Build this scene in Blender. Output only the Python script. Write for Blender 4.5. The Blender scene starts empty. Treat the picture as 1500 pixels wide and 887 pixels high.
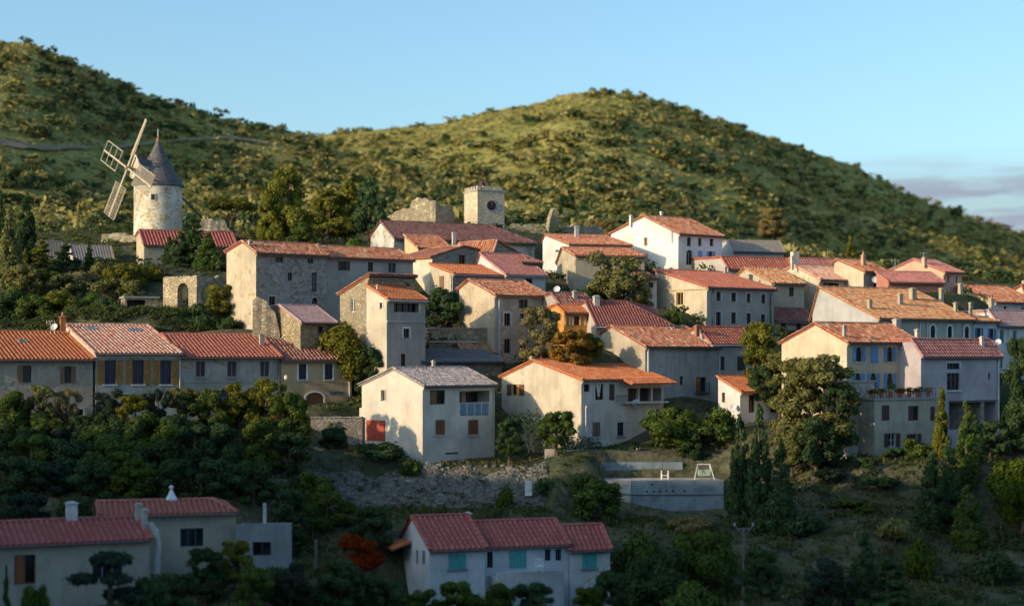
import bpy, math, random
import numpy as np
from math import radians as R
random.seed(7)
np.random.seed(7)
scene = bpy.context.scene
COL = scene.collection

# ---------------------------------------------------------------- camera
F, CX, HY = 2557.0, 750.0, 520.0          # focal length, centre and horizon of the photograph in its pixels
cam_data = bpy.data.cameras.new('camera')
cam = bpy.data.objects.new('camera', cam_data)
COL.objects.link(cam)
cam.location = (0, 0, 0)
cam.rotation_euler = (R(90), 0, 0)
cam_data.sensor_width = 36
cam_data.lens = 36 * F / 1500
cam_data.shift_y = (HY - 443.5) / 1500
cam_data.clip_start = 1
cam_data.clip_end = 20000
cam_data.dof.use_dof = True
cam_data.dof.focus_distance = 172
cam_data.dof.aperture_fstop = 0.155
scene.camera = cam

# ---------------------------------------------------------------- sun and sky
SUN_AZ = math.atan2(-0.883, -0.469)          # compass angle of the sun, from +Y towards +X
SUN_EL = R(16.5)
sd = (math.sin(SUN_AZ) * math.cos(SUN_EL), math.cos(SUN_AZ) * math.cos(SUN_EL), math.sin(SUN_EL))
sun_data = bpy.data.lights.new('sun', 'SUN')
sun_data.energy = 2.35
sun_data.angle = R(0.5)
sun_data.color = (1.0, 0.75, 0.47)
sun = bpy.data.objects.new('sun', sun_data)
COL.objects.link(sun)
from mathutils import Vector
sun.rotation_euler = Vector(sd).to_track_quat('Z', 'Y').to_euler()
world = bpy.data.worlds.new('World')
scene.world = world
world.use_nodes = True
wn, wl = world.node_tree.nodes, world.node_tree.links
wn.clear()
w_out = wn.new('ShaderNodeOutputWorld')
w_bg = wn.new('ShaderNodeBackground')
w_bg.inputs['Strength'].default_value = 0.142
sky = wn.new('ShaderNodeTexSky')
sky.sky_type = 'NISHITA'
sky.sun_disc = False
sky.sun_elevation = SUN_EL
sky.sun_rotation = SUN_AZ
sky.altitude = 200
sky.air_density = 1.0
sky.dust_density = 2.2
sky.ozone_density = 2.0
# a bank of thin low cloud towards the right, going on out of the frame
w_tc = wn.new('ShaderNodeTexCoord')
w_sep = wn.new('ShaderNodeSeparateXYZ')
wl.new(w_tc.outputs['Generated'], w_sep.inputs[0])
w_map = wn.new('ShaderNodeMapping')
w_map.inputs['Scale'].default_value = (5, 5, 34)
w_map.inputs['Location'].default_value = (0.3, 0, 0.2)
wl.new(w_tc.outputs['Generated'], w_map.inputs[0])
w_noise = wn.new('ShaderNodeTexNoise')
w_noise.inputs['Scale'].default_value = 2.2
w_noise.inputs['Detail'].default_value = 6
w_noise.inputs['Roughness'].default_value = 0.55
wl.new(w_map.outputs[0], w_noise.inputs['Vector'])
def w_range(src, a, b, c=0.0, d=1.0):
    n = wn.new('ShaderNodeMapRange')
    n.interpolation_type = 'SMOOTHSTEP'
    for i, v in zip((1, 2, 3, 4), (a, b, c, d)):
        n.inputs[i].default_value = v
    wl.new(src, n.inputs[0])
    return n.outputs[0]
def w_math(op, a, b):
    n = wn.new('ShaderNodeMath')
    n.operation = op
    for i, v in enumerate((a, b)):
        if isinstance(v, float):
            n.inputs[i].default_value = v
        else:
            wl.new(v, n.inputs[i])
    return n.outputs[0]
m1 = w_range(w_sep.outputs['X'], 0.15, 0.215)
m2 = w_range(w_sep.outputs['Z'], 0.088, 0.118, 1.0, 0.0)
m3 = w_range(w_noise.outputs['Fac'], 0.30, 0.56)
cm = w_math('MULTIPLY', w_math('MULTIPLY', m1, m2), w_math('MAXIMUM', m3, 0.5))
w_mix = wn.new('ShaderNodeMix')
w_mix.data_type = 'RGBA'
w_mix.inputs[7].default_value = (1.3, 1.45, 1.85, 1)
wl.new(w_math('MULTIPLY', cm, 0.95), w_mix.inputs[0])
w_tint = wn.new('ShaderNodeMix')          # white balance of the whole sky
w_tint.data_type = 'RGBA'
w_tint.blend_type = 'MULTIPLY'
w_tint.inputs[0].default_value = 1.0
w_tint.inputs[7].default_value = (0.71, 0.86, 0.89, 1)
wl.new(sky.outputs[0], w_tint.inputs[6])
wl.new(w_tint.outputs[2], w_mix.inputs[6])
wl.new(w_mix.outputs[2], w_bg.inputs['Color'])
wl.new(w_bg.outputs[0], w_out.inputs['Surface'])

scene.view_settings.view_transform = 'Standard'
scene.view_settings.look = 'None'
scene.view_settings.exposure = 0.95
scene.view_settings.gamma = 1.0
scene.cycles.max_bounces = 5
scene.cycles.diffuse_bounces = 3
scene.cycles.glossy_bounces = 2
scene.cycles.transmission_bounces = 2
scene.cycles.use_denoising = True

# ---------------------------------------------------------------- helpers
def tag(o, label=None, cat=None, group=None, kind=None):
    for k, v in (('label', label), ('category', cat), ('group', group), ('kind', kind)):
        if v:
            o[k] = v
    return o

def empty(name, loc, rz=0.0):
    o = bpy.data.objects.new(name, None)
    o.empty_display_size = 0.2
    o.location = loc
    o.rotation_euler = (0, 0, rz)
    COL.objects.link(o)
    return o

def add_obj(name, me, parent=None, kind=None):
    o = bpy.data.objects.new(name, me)
    COL.objects.link(o)
    if parent is not None:
        o.parent = parent
    if kind:
        o['kind'] = kind
    return o

def quads_mesh(name, verts, mat, rnd=None, smooth=False):
    """verts: (n,4,3) array of separate quads."""
    v = np.asarray(verts, dtype=np.float32).reshape(-1, 3)
    n = len(v) // 4
    me = bpy.data.meshes.new(name)
    me.vertices.add(len(v))
    me.vertices.foreach_set('co', v.ravel())
    me.loops.add(len(v))
    me.loops.foreach_set('vertex_index', np.arange(len(v), dtype=np.int32))
    me.polygons.add(n)
    me.polygons.foreach_set('loop_start', np.arange(0, 4 * n, 4, dtype=np.int32))
    if rnd is not None:
        a = me.attributes.new('rnd', 'FLOAT', 'FACE')
        a.data.foreach_set('value', np.asarray(rnd, dtype=np.float32))
    me.materials.append(mat)
    me.update(calc_edges=True)
    me.validate()
    return me

class MB:
    def __init__(s):
        s.v, s.f, s.m = [], [], []
    def face(s, pts, m=0):
        i = len(s.v)
        s.v.extend([tuple(p) for p in pts])
        s.f.append(tuple(range(i, i + len(pts))))
        s.m.append(m)
    def box(s, x0, y0, z0, x1, y1, z1, m=0):
        i = len(s.v)
        s.v += [(x0, y0, z0), (x1, y0, z0), (x1, y1, z0), (x0, y1, z0), (x0, y0, z1), (x1, y0, z1), (x1, y1, z1), (x0, y1, z1)]
        for q in ((0, 3, 2, 1), (4, 5, 6, 7), (0, 1, 5, 4), (1, 2, 6, 5), (2, 3, 7, 6), (3, 0, 4, 7)):
            s.f.append(tuple(i + k for k in q))
            s.m.append(m)
    def frustum(s, cx, cy, z0, z1, a0, b0, a1, b1, m=0):
        i = len(s.v)
        for z, a, b in ((z0, a0, b0), (z1, a1, b1)):
            s.v += [(cx - a, cy - b, z), (cx + a, cy - b, z), (cx + a, cy + b, z), (cx - a, cy + b, z)]
        for q in ((0, 3, 2, 1), (4, 5, 6, 7), (0, 1, 5, 4), (1, 2, 6, 5), (2, 3, 7, 6), (3, 0, 4, 7)):
            s.f.append(tuple(i + k for k in q))
            s.m.append(m)
    def bar(s, p, q, w, h=None, m=0):
        p, q = Vector(p), Vector(q)
        d = (q - p).normalized()
        up = Vector((0, 0, 1)) if abs(d.z) < 0.95 else Vector((1, 0, 0))
        a = d.cross(up).normalized() * (w / 2)
        b = a.normalized().cross(d).normalized() * ((h or w) / 2)
        i = len(s.v)
        for c in (p, q):
            s.v += [tuple(c - a - b), tuple(c + a - b), tuple(c + a + b), tuple(c - a + b)]
        for k in ((0, 3, 2, 1), (4, 5, 6, 7), (0, 1, 5, 4), (1, 2, 6, 5), (2, 3, 7, 6), (3, 0, 4, 7)):
            s.f.append(tuple(i + j for j in k))
            s.m.append(m)
    def tube(s, pts, rad, n=8, m=0, caps=True):
        pts = [Vector(p) for p in pts]
        if not hasattr(rad, '__len__'):
            rad = [rad] * len(pts)
        i = len(s.v)
        for k, p in enumerate(pts):
            d = (pts[min(k + 1, len(pts) - 1)] - pts[max(k - 1, 0)]).normalized()
            up = Vector((0, 0, 1)) if abs(d.z) < 0.9 else Vector((1, 0, 0))
            a = d.cross(up).normalized()
            b = a.cross(d).normalized()
            for j in range(n):
                t = 2 * math.pi * j / n
                s.v.append(tuple(p + (a * math.cos(t) + b * math.sin(t)) * rad[k]))
        for k in range(len(pts) - 1):
            for j in range(n):
                j2 = (j + 1) % n
                s.f.append((i + k * n + j, i + k * n + j2, i + (k + 1) * n + j2, i + (k + 1) * n + j))
                s.m.append(m)
        if caps:
            s.f.append(tuple(i + j for j in range(n)))
            s.m.append(m)
            s.f.append(tuple(i + (len(pts) - 1) * n + j for j in reversed(range(n))))
            s.m.append(m)
    def lathe(s, prof, n=24, cx=0, cy=0, m=0):
        i = len(s.v)
        for r, z in prof:
            for j in range(n):
                t = 2 * math.pi * j / n
                s.v.append((cx + r * math.cos(t), cy + r * math.sin(t), z))
        for k in range(len(prof) - 1):
            for j in range(n):
                j2 = (j + 1) % n
                s.f.append((i + k * n + j, i + k * n + j2, i + (k + 1) * n + j2, i + (k + 1) * n + j))
                s.m.append(m)
        s.f.append(tuple(i + j for j in reversed(range(n))))
        s.m.append(m)
        s.f.append(tuple(i + (len(prof) - 1) * n + j for j in range(n)))
        s.m.append(m)
    def build(s, name, mats, parent=None, kind=None, smooth=False):
        me = bpy.data.meshes.new(name)
        me.from_pydata(s.v, [], s.f)
        for mt in (mats if isinstance(mats, (list, tuple)) else [mats]):
            me.materials.append(mt)
        me.polygons.foreach_set('material_index', s.m)
        if smooth:
            me.polygons.foreach_set('use_smooth', [True] * len(s.f))
        me.update()
        return add_obj(name, me, parent, kind)

# ---------------------------------------------------------------- materials
MATS = {}
def new_mat(name):
    m = bpy.data.materials.new(name)
    m.use_nodes = True
    nt = m.node_tree
    b = nt.nodes['Principled BSDF']
    return m, nt, b
def nd(nt, typ, **kw):
    n = nt.nodes.new(typ)
    for k, v in kw.items():
        if k in n.inputs:
            n.inputs[k].default_value = v
        else:
            setattr(n, k, v)
    return n
def mixc(nt, fac, a, b, blend='MIX'):
    n = nt.nodes.new('ShaderNodeMix')
    n.data_type = 'RGBA'
    n.blend_type = blend
    for i, v in ((0, fac), (6, a), (7, b)):
        if hasattr(v, 'is_output') or isinstance(v, bpy.types.NodeSocket):
            nt.links.new(v, n.inputs[i])
        elif i == 0:
            n.inputs[0].default_value = v
        else:
            n.inputs[i].default_value = (*v[:3], 1)
    return n.outputs[2]
def mrange(nt, src, a, b, c=0.0, d=1.0):
    n = nt.nodes.new('ShaderNodeMapRange')
    for i, v in zip((1, 2, 3, 4), (a, b, c, d)):
        n.inputs[i].default_value = v
    nt.links.new(src, n.inputs[0])
    return n.outputs[0]
def noise(nt, vec, scale, detail=4, rough=0.55, sc=None, loc=None):
    if sc is not None or loc is not None:
        mp = nd(nt, 'ShaderNodeMapping')
        if sc is not None:
            mp.inputs['Scale'].default_value = sc
        if loc is not None:
            mp.inputs['Location'].default_value = loc
        nt.links.new(vec, mp.inputs[0])
        vec = mp.outputs[0]
    n = nd(nt, 'ShaderNodeTexNoise', Scale=scale, Detail=detail, Roughness=rough)
    nt.links.new(vec, n.inputs['Vector'])
    return n.outputs['Fac']
def mul(c, k):
    return tuple(min(1, x * k) for x in c[:3])
def bumped(nt, b, h, strength, dist=0.05):
    bp = nd(nt, 'ShaderNodeBump', Strength=strength, Distance=dist)
    nt.links.new(h, bp.inputs['Height'])
    nt.links.new(bp.outputs[0], b.inputs['Normal'])

def plaster(col, dirt=0.5, peel=0.0, stone=(0.33, 0.28, 0.2)):
    sat = (max(col) - min(col)) / max(col)
    k = 0.35 if sat < 0.56 else 0.08
    col = tuple(round(min(0.85, 1.0 * (c * (1 - k) + k * sum(col) / 3)), 4) for c in col)
    key = ('plaster', col, dirt, peel)
    if key in MATS:
        return MATS[key]
    m, nt, b = new_mat('plaster')
    tc = nd(nt, 'ShaderNodeTexCoord').outputs['Object']
    loc = tuple(random.uniform(-50, 50) for _ in range(3))
    big = noise(nt, tc, 0.45, 5, 0.6, loc=loc)
    streak = noise(nt, tc, 1.0, 4, 0.6, sc=(2.2, 2.2, 0.22), loc=loc)
    fine = noise(nt, tc, 9.0, 4, 0.6)
    c = mixc(nt, mrange(nt, big, 0.38, 0.68), col, mul(col, 0.66))
    c = mixc(nt, mrange(nt, streak, 0.46, 0.74, 0, min(1, dirt * 1.4)), c, (col[0] * 0.5, col[1] * 0.48, col[2] * 0.45))
    c = mixc(nt, mrange(nt, fine, 0.35, 0.75, 0, 0.35), c, mul(col, 1.16))
    pat = noise(nt, tc, 0.55, 3, 0.5, loc=tuple(random.uniform(-50, 50) for _ in range(3)))
    c = mixc(nt, mrange(nt, pat, 0.575, 0.59, 0, 0.5 * min(1, dirt * 1.6)), c, mul(col, 1.1))          # repair patches
    c = mixc(nt, mrange(nt, pat, 0.40, 0.385, 0, 0.45 * min(1, dirt * 1.4)), c, (col[0] * 0.72, col[1] * 0.7, col[2] * 0.66))
    h = fine
    if peel > 0:
        vo = nd(nt, 'ShaderNodeTexVoronoi', Scale=3.6)
        mp = nd(nt, 'ShaderNodeMapping')
        mp.inputs['Scale'].default_value = (1, 1, 1.5)
        nt.links.new(tc, mp.inputs[0])
        nt.links.new(mp.outputs[0], vo.inputs['Vector'])
        sep = nd(nt, 'ShaderNodeSeparateColor')
        nt.links.new(vo.outputs['Color'], sep.inputs[0])
        sc = mixc(nt, sep.outputs[0], mul(stone, 0.6), mul(stone, 1.4))
        pn = noise(nt, tc, 0.8, 6, 0.65, loc=tuple(random.uniform(-50, 50) for _ in range(3)))
        pm = mrange(nt, pn, 0.62 - 0.25 * peel, 0.68 - 0.25 * peel)
        c = mixc(nt, pm, c, sc)
        hh = nd(nt, 'ShaderNodeMath', operation='MULTIPLY')
        nt.links.new(vo.outputs['Distance'], hh.inputs[0])
        nt.links.new(pm, hh.inputs[1])
        h2 = nd(nt, 'ShaderNodeMath', operation='SUBTRACT')
        nt.links.new(fine, h2.inputs[0])
        nt.links.new(hh.outputs[0], h2.inputs[1])
        h = h2.outputs[0]
    nt.links.new(c, b.inputs['Base Color'])
    b.inputs['Roughness'].default_value = 0.92
    b.inputs['Specular IOR Level'].default_value = 0.15
    bumped(nt, b, h, 0.5, 0.04)
    MATS[key] = m
    return m

def stone(col, scale=2.6, contrast=1.0):
    key = ('stone', col, scale, contrast)
    if key in MATS:
        return MATS[key]
    m, nt, b = new_mat('stone_masonry')
    tc = nd(nt, 'ShaderNodeTexCoord').outputs['Object']
    mp = nd(nt, 'ShaderNodeMapping')
    mp.inputs['Scale'].default_value = (1, 1, 1.7)
    nt.links.new(tc, mp.inputs[0])
    wob = noise(nt, tc, 2.0, 2)
    va = nd(nt, 'ShaderNodeVectorMath', operation='ADD')
    vs = nd(nt, 'ShaderNodeVectorMath', operation='SCALE')
    nt.links.new(mp.outputs[0], va.inputs[0])
    nt.links.new(wob, va.inputs[1])
    vo = nd(nt, 'ShaderNodeTexVoronoi', Scale=scale)
    nt.links.new(va.outputs[0], vo.inputs['Vector'])
    ve = nd(nt, 'ShaderNodeTexVoronoi', Scale=scale, feature='DISTANCE_TO_EDGE')
    nt.links.new(va.outputs[0], ve.inputs['Vector'])
    sep = nd(nt, 'ShaderNodeSeparateColor')
    nt.links.new(vo.outputs['Color'], sep.inputs[0])
    c = mixc(nt, sep.outputs[0], mul(col, 1 - 0.4 * contrast), mul(col, 1 + 0.35 * contrast))
    c = mixc(nt, mrange(nt, sep.outputs[1], 0.6, 1.0, 0, 0.4), c, (col[0] * 0.9, col[1] * 0.78, col[2] * 0.6))
    big = noise(nt, tc, 0.5, 5, 0.65, loc=tuple(random.uniform(-50, 50) for _ in range(3)))
    c = mixc(nt, mrange(nt, big, 0.4, 0.7, 0, 0.5), c, mul(col, 0.55))
    edge = mrange(nt, ve.outputs['Distance'], 0.0, 0.09)
    c = mixc(nt, edge, mul(col, 0.62), c)
    nt.links.new(c, b.inputs['Base Color'])
    b.inputs['Roughness'].default_value = 0.95
    b.inputs['Specular IOR Level'].default_value = 0.1
    fine = noise(nt, tc, 8.0, 4, 0.6)
    h = nd(nt, 'ShaderNodeMath', operation='MULTIPLY_ADD')
    nt.links.new(fine, h.inputs[0])
    h.inputs[1].default_value = 0.5
    nt.links.new(edge, h.inputs[2])
    bumped(nt, b, h.outputs[0], 0.8, 0.07)
    MATS[key] = m
    return m

def tile_mat(name, cols, lichen=(0.3, 0.26, 0.18), lam=0.3):
    key = ('tile', name)
    if key in MATS:
        return MATS[key]
    m, nt, b = new_mat('roof_tile_' + name)
    at = nd(nt, 'ShaderNodeAttribute', attribute_name='rnd')
    ramp = nd(nt, 'ShaderNodeValToRGB')
    els = ramp.color_ramp.elements
    while len(els) < len(cols):
        els.new(0.5)
    for i, c in enumerate(cols):
        els[i].position = i / (len(cols) - 1)
        els[i].color = (*c, 1)
    nt.links.new(at.outputs['Fac'], ramp.inputs[0])
    tc = nd(nt, 'ShaderNodeTexCoord').outputs['Object']
    n1 = noise(nt, tc, 0.7, 6, 0.65)
    n2 = noise(nt, tc, 6.0, 3, 0.6)
    c = mixc(nt, mrange(nt, n1, 0.45, 0.75, 0, lam), ramp.outputs[0], lichen)
    c = mixc(nt, mrange(nt, n2, 0.4, 0.8, 0, 0.35), c, mul(cols[0], 0.55))
    nt.links.new(c, b.inputs['Base Color'])
    b.inputs['Roughness'].default_value = 0.85
    b.inputs['Specular IOR Level'].default_value = 0.2
    bumped(nt, b, n2, 0.3, 0.02)
    MATS[key] = m
    return m

def simple(name, col, rough=0.6, metal=0.0, var=0.15, spec=0.3, scale=3.0):
    key = ('simple', name, col)
    if key in MATS:
        return MATS[key]
    m, nt, b = new_mat(name)
    tc = nd(nt, 'ShaderNodeTexCoord').outputs['Object']
    n1 = noise(nt, tc, scale, 5, 0.65)
    c = mixc(nt, mrange(nt, n1, 0.35, 0.7), mul(col, 1 + var), mul(col, 1 - 2 * var))
    nt.links.new(c, b.inputs['Base Color'])
    b.inputs['Roughness'].default_value = rough
    b.inputs['Metallic'].default_value = metal
    b.inputs['Specular IOR Level'].default_value = spec
    bumped(nt, b, n1, 0.15, 0.01)
    MATS[key] = m
    return m

def wood(col):
    key = ('wood', col)
    if key in MATS:
        return MATS[key]
    m, nt, b = new_mat('painted_wood')
    tc = nd(nt, 'ShaderNodeTexCoord').outputs['Object']
    n1 = noise(nt, tc, 2.0, 5, 0.65, sc=(9, 9, 0.8))
    n2 = noise(nt, tc, 1.2, 3)
    c = mixc(nt, mrange(nt, n1, 0.35, 0.7), mul(col, 1.15), mul(col, 0.6))
    c = mixc(nt, mrange(nt, n2, 0.5, 0.8, 0, 0.4), c, mul(col, 0.6))
    nt.links.new(c, b.inputs['Base Color'])
    b.inputs['Roughness'].default_value = 0.7
    bumped(nt, b, n1, 0.3, 0.01)
    MATS[key] = m
    return m

def leaf_mat(name, dark, light, trans=0.25):
    key = ('leaf', name)
    if key in MATS:
        return MATS[key]
    m, nt, b = new_mat('foliage_' + name)
    nt.nodes.remove(b)
    out = [n for n in nt.nodes if n.type == 'OUTPUT_MATERIAL'][0]
    at = nd(nt, 'ShaderNodeAttribute', attribute_name='rnd')
    oi = nd(nt, 'ShaderNodeObjectInfo')
    c = mixc(nt, at.outputs['Fac'], dark, light)
    c = mixc(nt, mrange(nt, oi.outputs['Random'], 0, 1, 0, 0.45), c, (dark[0] * 1.7, dark[1] * 1.15, dark[2] * 0.7))
    d = nd(nt, 'ShaderNodeBsdfDiffuse')
    t = nd(nt, 'ShaderNodeBsdfTranslucent')
    g = nd(nt, 'ShaderNodeMixShader')
    nt.links.new(c, d.inputs[0])
    nt.links.new(c, t.inputs[0])
    g.inputs[0].default_value = trans
    nt.links.new(d.outputs[0], g.inputs[1])
    nt.links.new(t.outputs[0], g.inputs[2])
    nt.links.new(g.outputs[0], out.inputs[0])
    MATS[key] = m
    return m

def glass_mat():
    if 'glass' in MATS:
        return MATS['glass']
    m, nt, b = new_mat('window_glass')
    tc = nd(nt, 'ShaderNodeTexCoord').outputs['Object']
    n1 = noise(nt, tc, 0.8, 2)
    c = mixc(nt, mrange(nt, n1, 0.4, 0.65), (0.008, 0.01, 0.012), (0.03, 0.035, 0.04))
    nt.links.new(c, b.inputs['Base Color'])
    b.inputs['Roughness'].default_value = 0.18
    b.inputs['Specular IOR Level'].default_value = 0.35
    MATS['glass'] = m
    return m

CREAM, TAN, OCHRE = (0.60, 0.50, 0.35), (0.50, 0.40, 0.26), (0.55, 0.40, 0.20)
WHITE, GREY, DGREY = (0.74, 0.70, 0.62), (0.40, 0.37, 0.31), (0.33, 0.31, 0.27)
PINK, LILAC, ORANGE = (0.58, 0.36, 0.27), (0.50, 0.42, 0.43), (0.62, 0.30, 0.08)
STONE = (0.40, 0.34, 0.24)
T = {
    'orange': lambda: tile_mat('orange', [(0.44, 0.13, 0.055), (0.56, 0.19, 0.08), (0.61, 0.25, 0.11)], lam=0.2),
    'old': lambda: tile_mat('old', [(0.30, 0.085, 0.05), (0.50, 0.165, 0.085), (0.60, 0.28, 0.16), (0.36, 0.17, 0.11), (0.64, 0.40, 0.27)], lam=0.3),
    'pale': lambda: tile_mat('pale', [(0.520, 0.208, 0.143), (0.676, 0.351, 0.260), (0.750, 0.546, 0.416), (0.546, 0.260, 0.182)], lam=0.3),
    'red': lambda: tile_mat('red', [(0.36, 0.11, 0.075), (0.45, 0.15, 0.10), (0.50, 0.2, 0.14)], lam=0.2),
    'ribbed': lambda: tile_mat('ribbed', [(0.17, 0.165, 0.17), (0.23, 0.22, 0.225)], lam=0.2),
    'brick': lambda: tile_mat('brick', [(0.25, 0.085, 0.07), (0.31, 0.11, 0.09), (0.36, 0.14, 0.115)], lam=0.15),
    'plum': lambda: tile_mat('plum', [(0.14, 0.06, 0.055), (0.22, 0.095, 0.09), (0.30, 0.15, 0.14), (0.18, 0.11, 0.10)], lam=0.3),
    'mauve': lambda: tile_mat('mauve', [(0.40, 0.25, 0.24), (0.48, 0.32, 0.32), (0.52, 0.38, 0.37)], lam=0.2),
    'lilac': lambda: tile_mat('lilac', [(0.390, 0.143, 0.117), (0.481, 0.208, 0.182), (0.559, 0.260, 0.221)], lam=0.2),
    'dark': lambda: tile_mat('dark', [(0.221, 0.091, 0.065), (0.325, 0.130, 0.098), (0.403, 0.195, 0.156), (0.260, 0.156, 0.130)], lam=0.35),
    'mossy': lambda: tile_mat('mossy', [(0.38, 0.15, 0.075), (0.54, 0.24, 0.11), (0.60, 0.36, 0.21), (0.36, 0.19, 0.11)], lichen=(0.50, 0.33, 0.15), lam=0.5),
    'grey': lambda: tile_mat('grey', [(0.312, 0.260, 0.247), (0.429, 0.364, 0.351), (0.546, 0.481, 0.468), (0.364, 0.286, 0.260)], lam=0.3),
    'fibre': lambda: tile_mat('fibre', [(0.30, 0.25, 0.21), (0.36, 0.31, 0.27)], lam=0.3),
    'maroon': lambda: tile_mat('maroon', [(0.36, 0.10, 0.085), (0.42, 0.125, 0.10), (0.47, 0.16, 0.13)], lam=0.1),
}

# ---------------------------------------------------------------- the lie of the land
def at(px, py, Y):
    return Vector(((px - CX) / F * Y, Y, (HY - py) / F * Y))

ZY = [(-200, -34), (0, -30), (60, -25), (100, -18.5), (112, -17.4), (128, -17.6), (134, -14.5), (139, -12.8), (146, -11.5), (149, -9.6), (154, -7.5), (160, -4.5),
      (166, -0.5), (172, 2.5), (180, 4.5), (190, 8), (205, 11.5), (220, 14), (235, 16.5), (262, 17), (4000, 17)]
ZYx = np.array([a for a, _ in ZY], float)
ZYz = np.array([b for _, b in ZY], float)
CTRL = []            # (x, y, z) of known ground
for px, py, Y in [(620, 684, 150), (725, 682, 150.5), (530, 642, 158), (560, 652, 154), (537, 650, 157), (548, 651, 156), (566, 656, 154.8), (545, 656, 154), (500, 612, 158.5), (300, 612, 156), (100, 622, 154), (0, 625, 154),
                  (700, 900, 127), (850, 905, 128), (100, 905, 112), (10, 905, 110), (300, 850, 122), (400, 830, 122), (600, 760, 137), (500, 765, 137), (750, 758, 138),
                  (760, 690, 149), (860, 664, 152), (960, 672, 152), (1040, 690, 151), (1060, 757, 145.5), (900, 757, 145.5), (980, 757, 145.5), (1020, 757, 145.5), (940, 757, 145.5), (1000, 760, 144),
                  (1100, 790, 137), (1250, 745, 143), (1200, 705, 148), (1300, 672, 149), (1400, 660, 150), (1480, 692, 148), (1300, 760, 140), (1420, 800, 136), (1400, 860, 128), (1200, 870, 125),
                  (1000, 800, 134), (940, 770, 140), (350, 490, 166), (20, 700, 142), (80, 700, 142), (150, 700, 142), (220, 700, 142), (290, 700, 142), (350, 700, 142), (50, 712, 140), (180, 712, 140), (300, 712, 140), (420, 530, 166), (470, 560, 165), (250, 455, 178), (150, 470, 176), (40, 480, 175), (140, 400, 200), (60, 395, 200),
                  (170, 352, 222), (230, 352, 223), (130, 362, 215), (205, 360, 216), (340, 340, 226), (420, 350, 216), (500, 355, 214),
                  (620, 325, 230), (710, 335, 222), (780, 325, 236), (850, 352, 236), (820, 350, 236), (850, 324, 250), (800, 322, 250), (900, 335, 244), (980, 395, 206), (1100, 385, 215), (1000, 480, 176), (900, 440, 184),
                  (660, 503, 171), (650, 484, 174.5), (690, 484, 175.5), (640, 476, 180), (560, 550, 160), (740, 545, 166), (820, 520, 166), (1080, 480, 176), (1160, 500, 176), (1400, 530, 163), (1480, 560, 160), (1250, 490, 172),
                  (1200, 410, 205), (1350, 425, 205), (1460, 425, 215), (1400, 440, 200)]:
    p = at(px, py, Y)
    CTRL.append((p.x, p.y, p.z))
CARVE = []
CARR = {'n': 0}
def ctrl():
    if CARR['n'] != len(CTRL):
        CARR['a'] = np.array(CTRL)
        CARR['r'] = CARR['a'][:, 2]
        CARR['n'] = len(CTRL)
    return CARR['a'], CARR['r']

def vnoise(x, y, s, seed=0):
    """smooth value noise, vectorised"""
    x, y = np.asarray(x, float) / s + 1000, np.asarray(y, float) / s + 1000
    xi, yi = np.floor(x).astype(np.int64), np.floor(y).astype(np.int64)
    fx, fy = x - xi, y - yi
    fx, fy = fx * fx * (3 - 2 * fx), fy * fy * (3 - 2 * fy)
    def h(a, b):
        n = (a * 374761393 + b * 668265263 + seed * 974634777) & 0x7fffffff
        n = ((n ^ (n >> 13)) * 1274126177) & 0x7fffffff
        return ((n ^ (n >> 16)) & 0xffff) / 65535.0
    return (h(xi, yi) * (1 - fx) + h(xi + 1, yi) * fx) * (1 - fy) + (h(xi, yi + 1) * (1 - fx) + h(xi + 1, yi + 1) * fx) * fy
def fbm(x, y, s, seed=0, octv=4):
    r, a, t = 0, 1.0, 0
    for k in range(octv):
        r = r + a * vnoise(x, y, s / 2 ** k, seed + k)
        t += a
        a *= 0.5
    return r / t - 0.5

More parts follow.
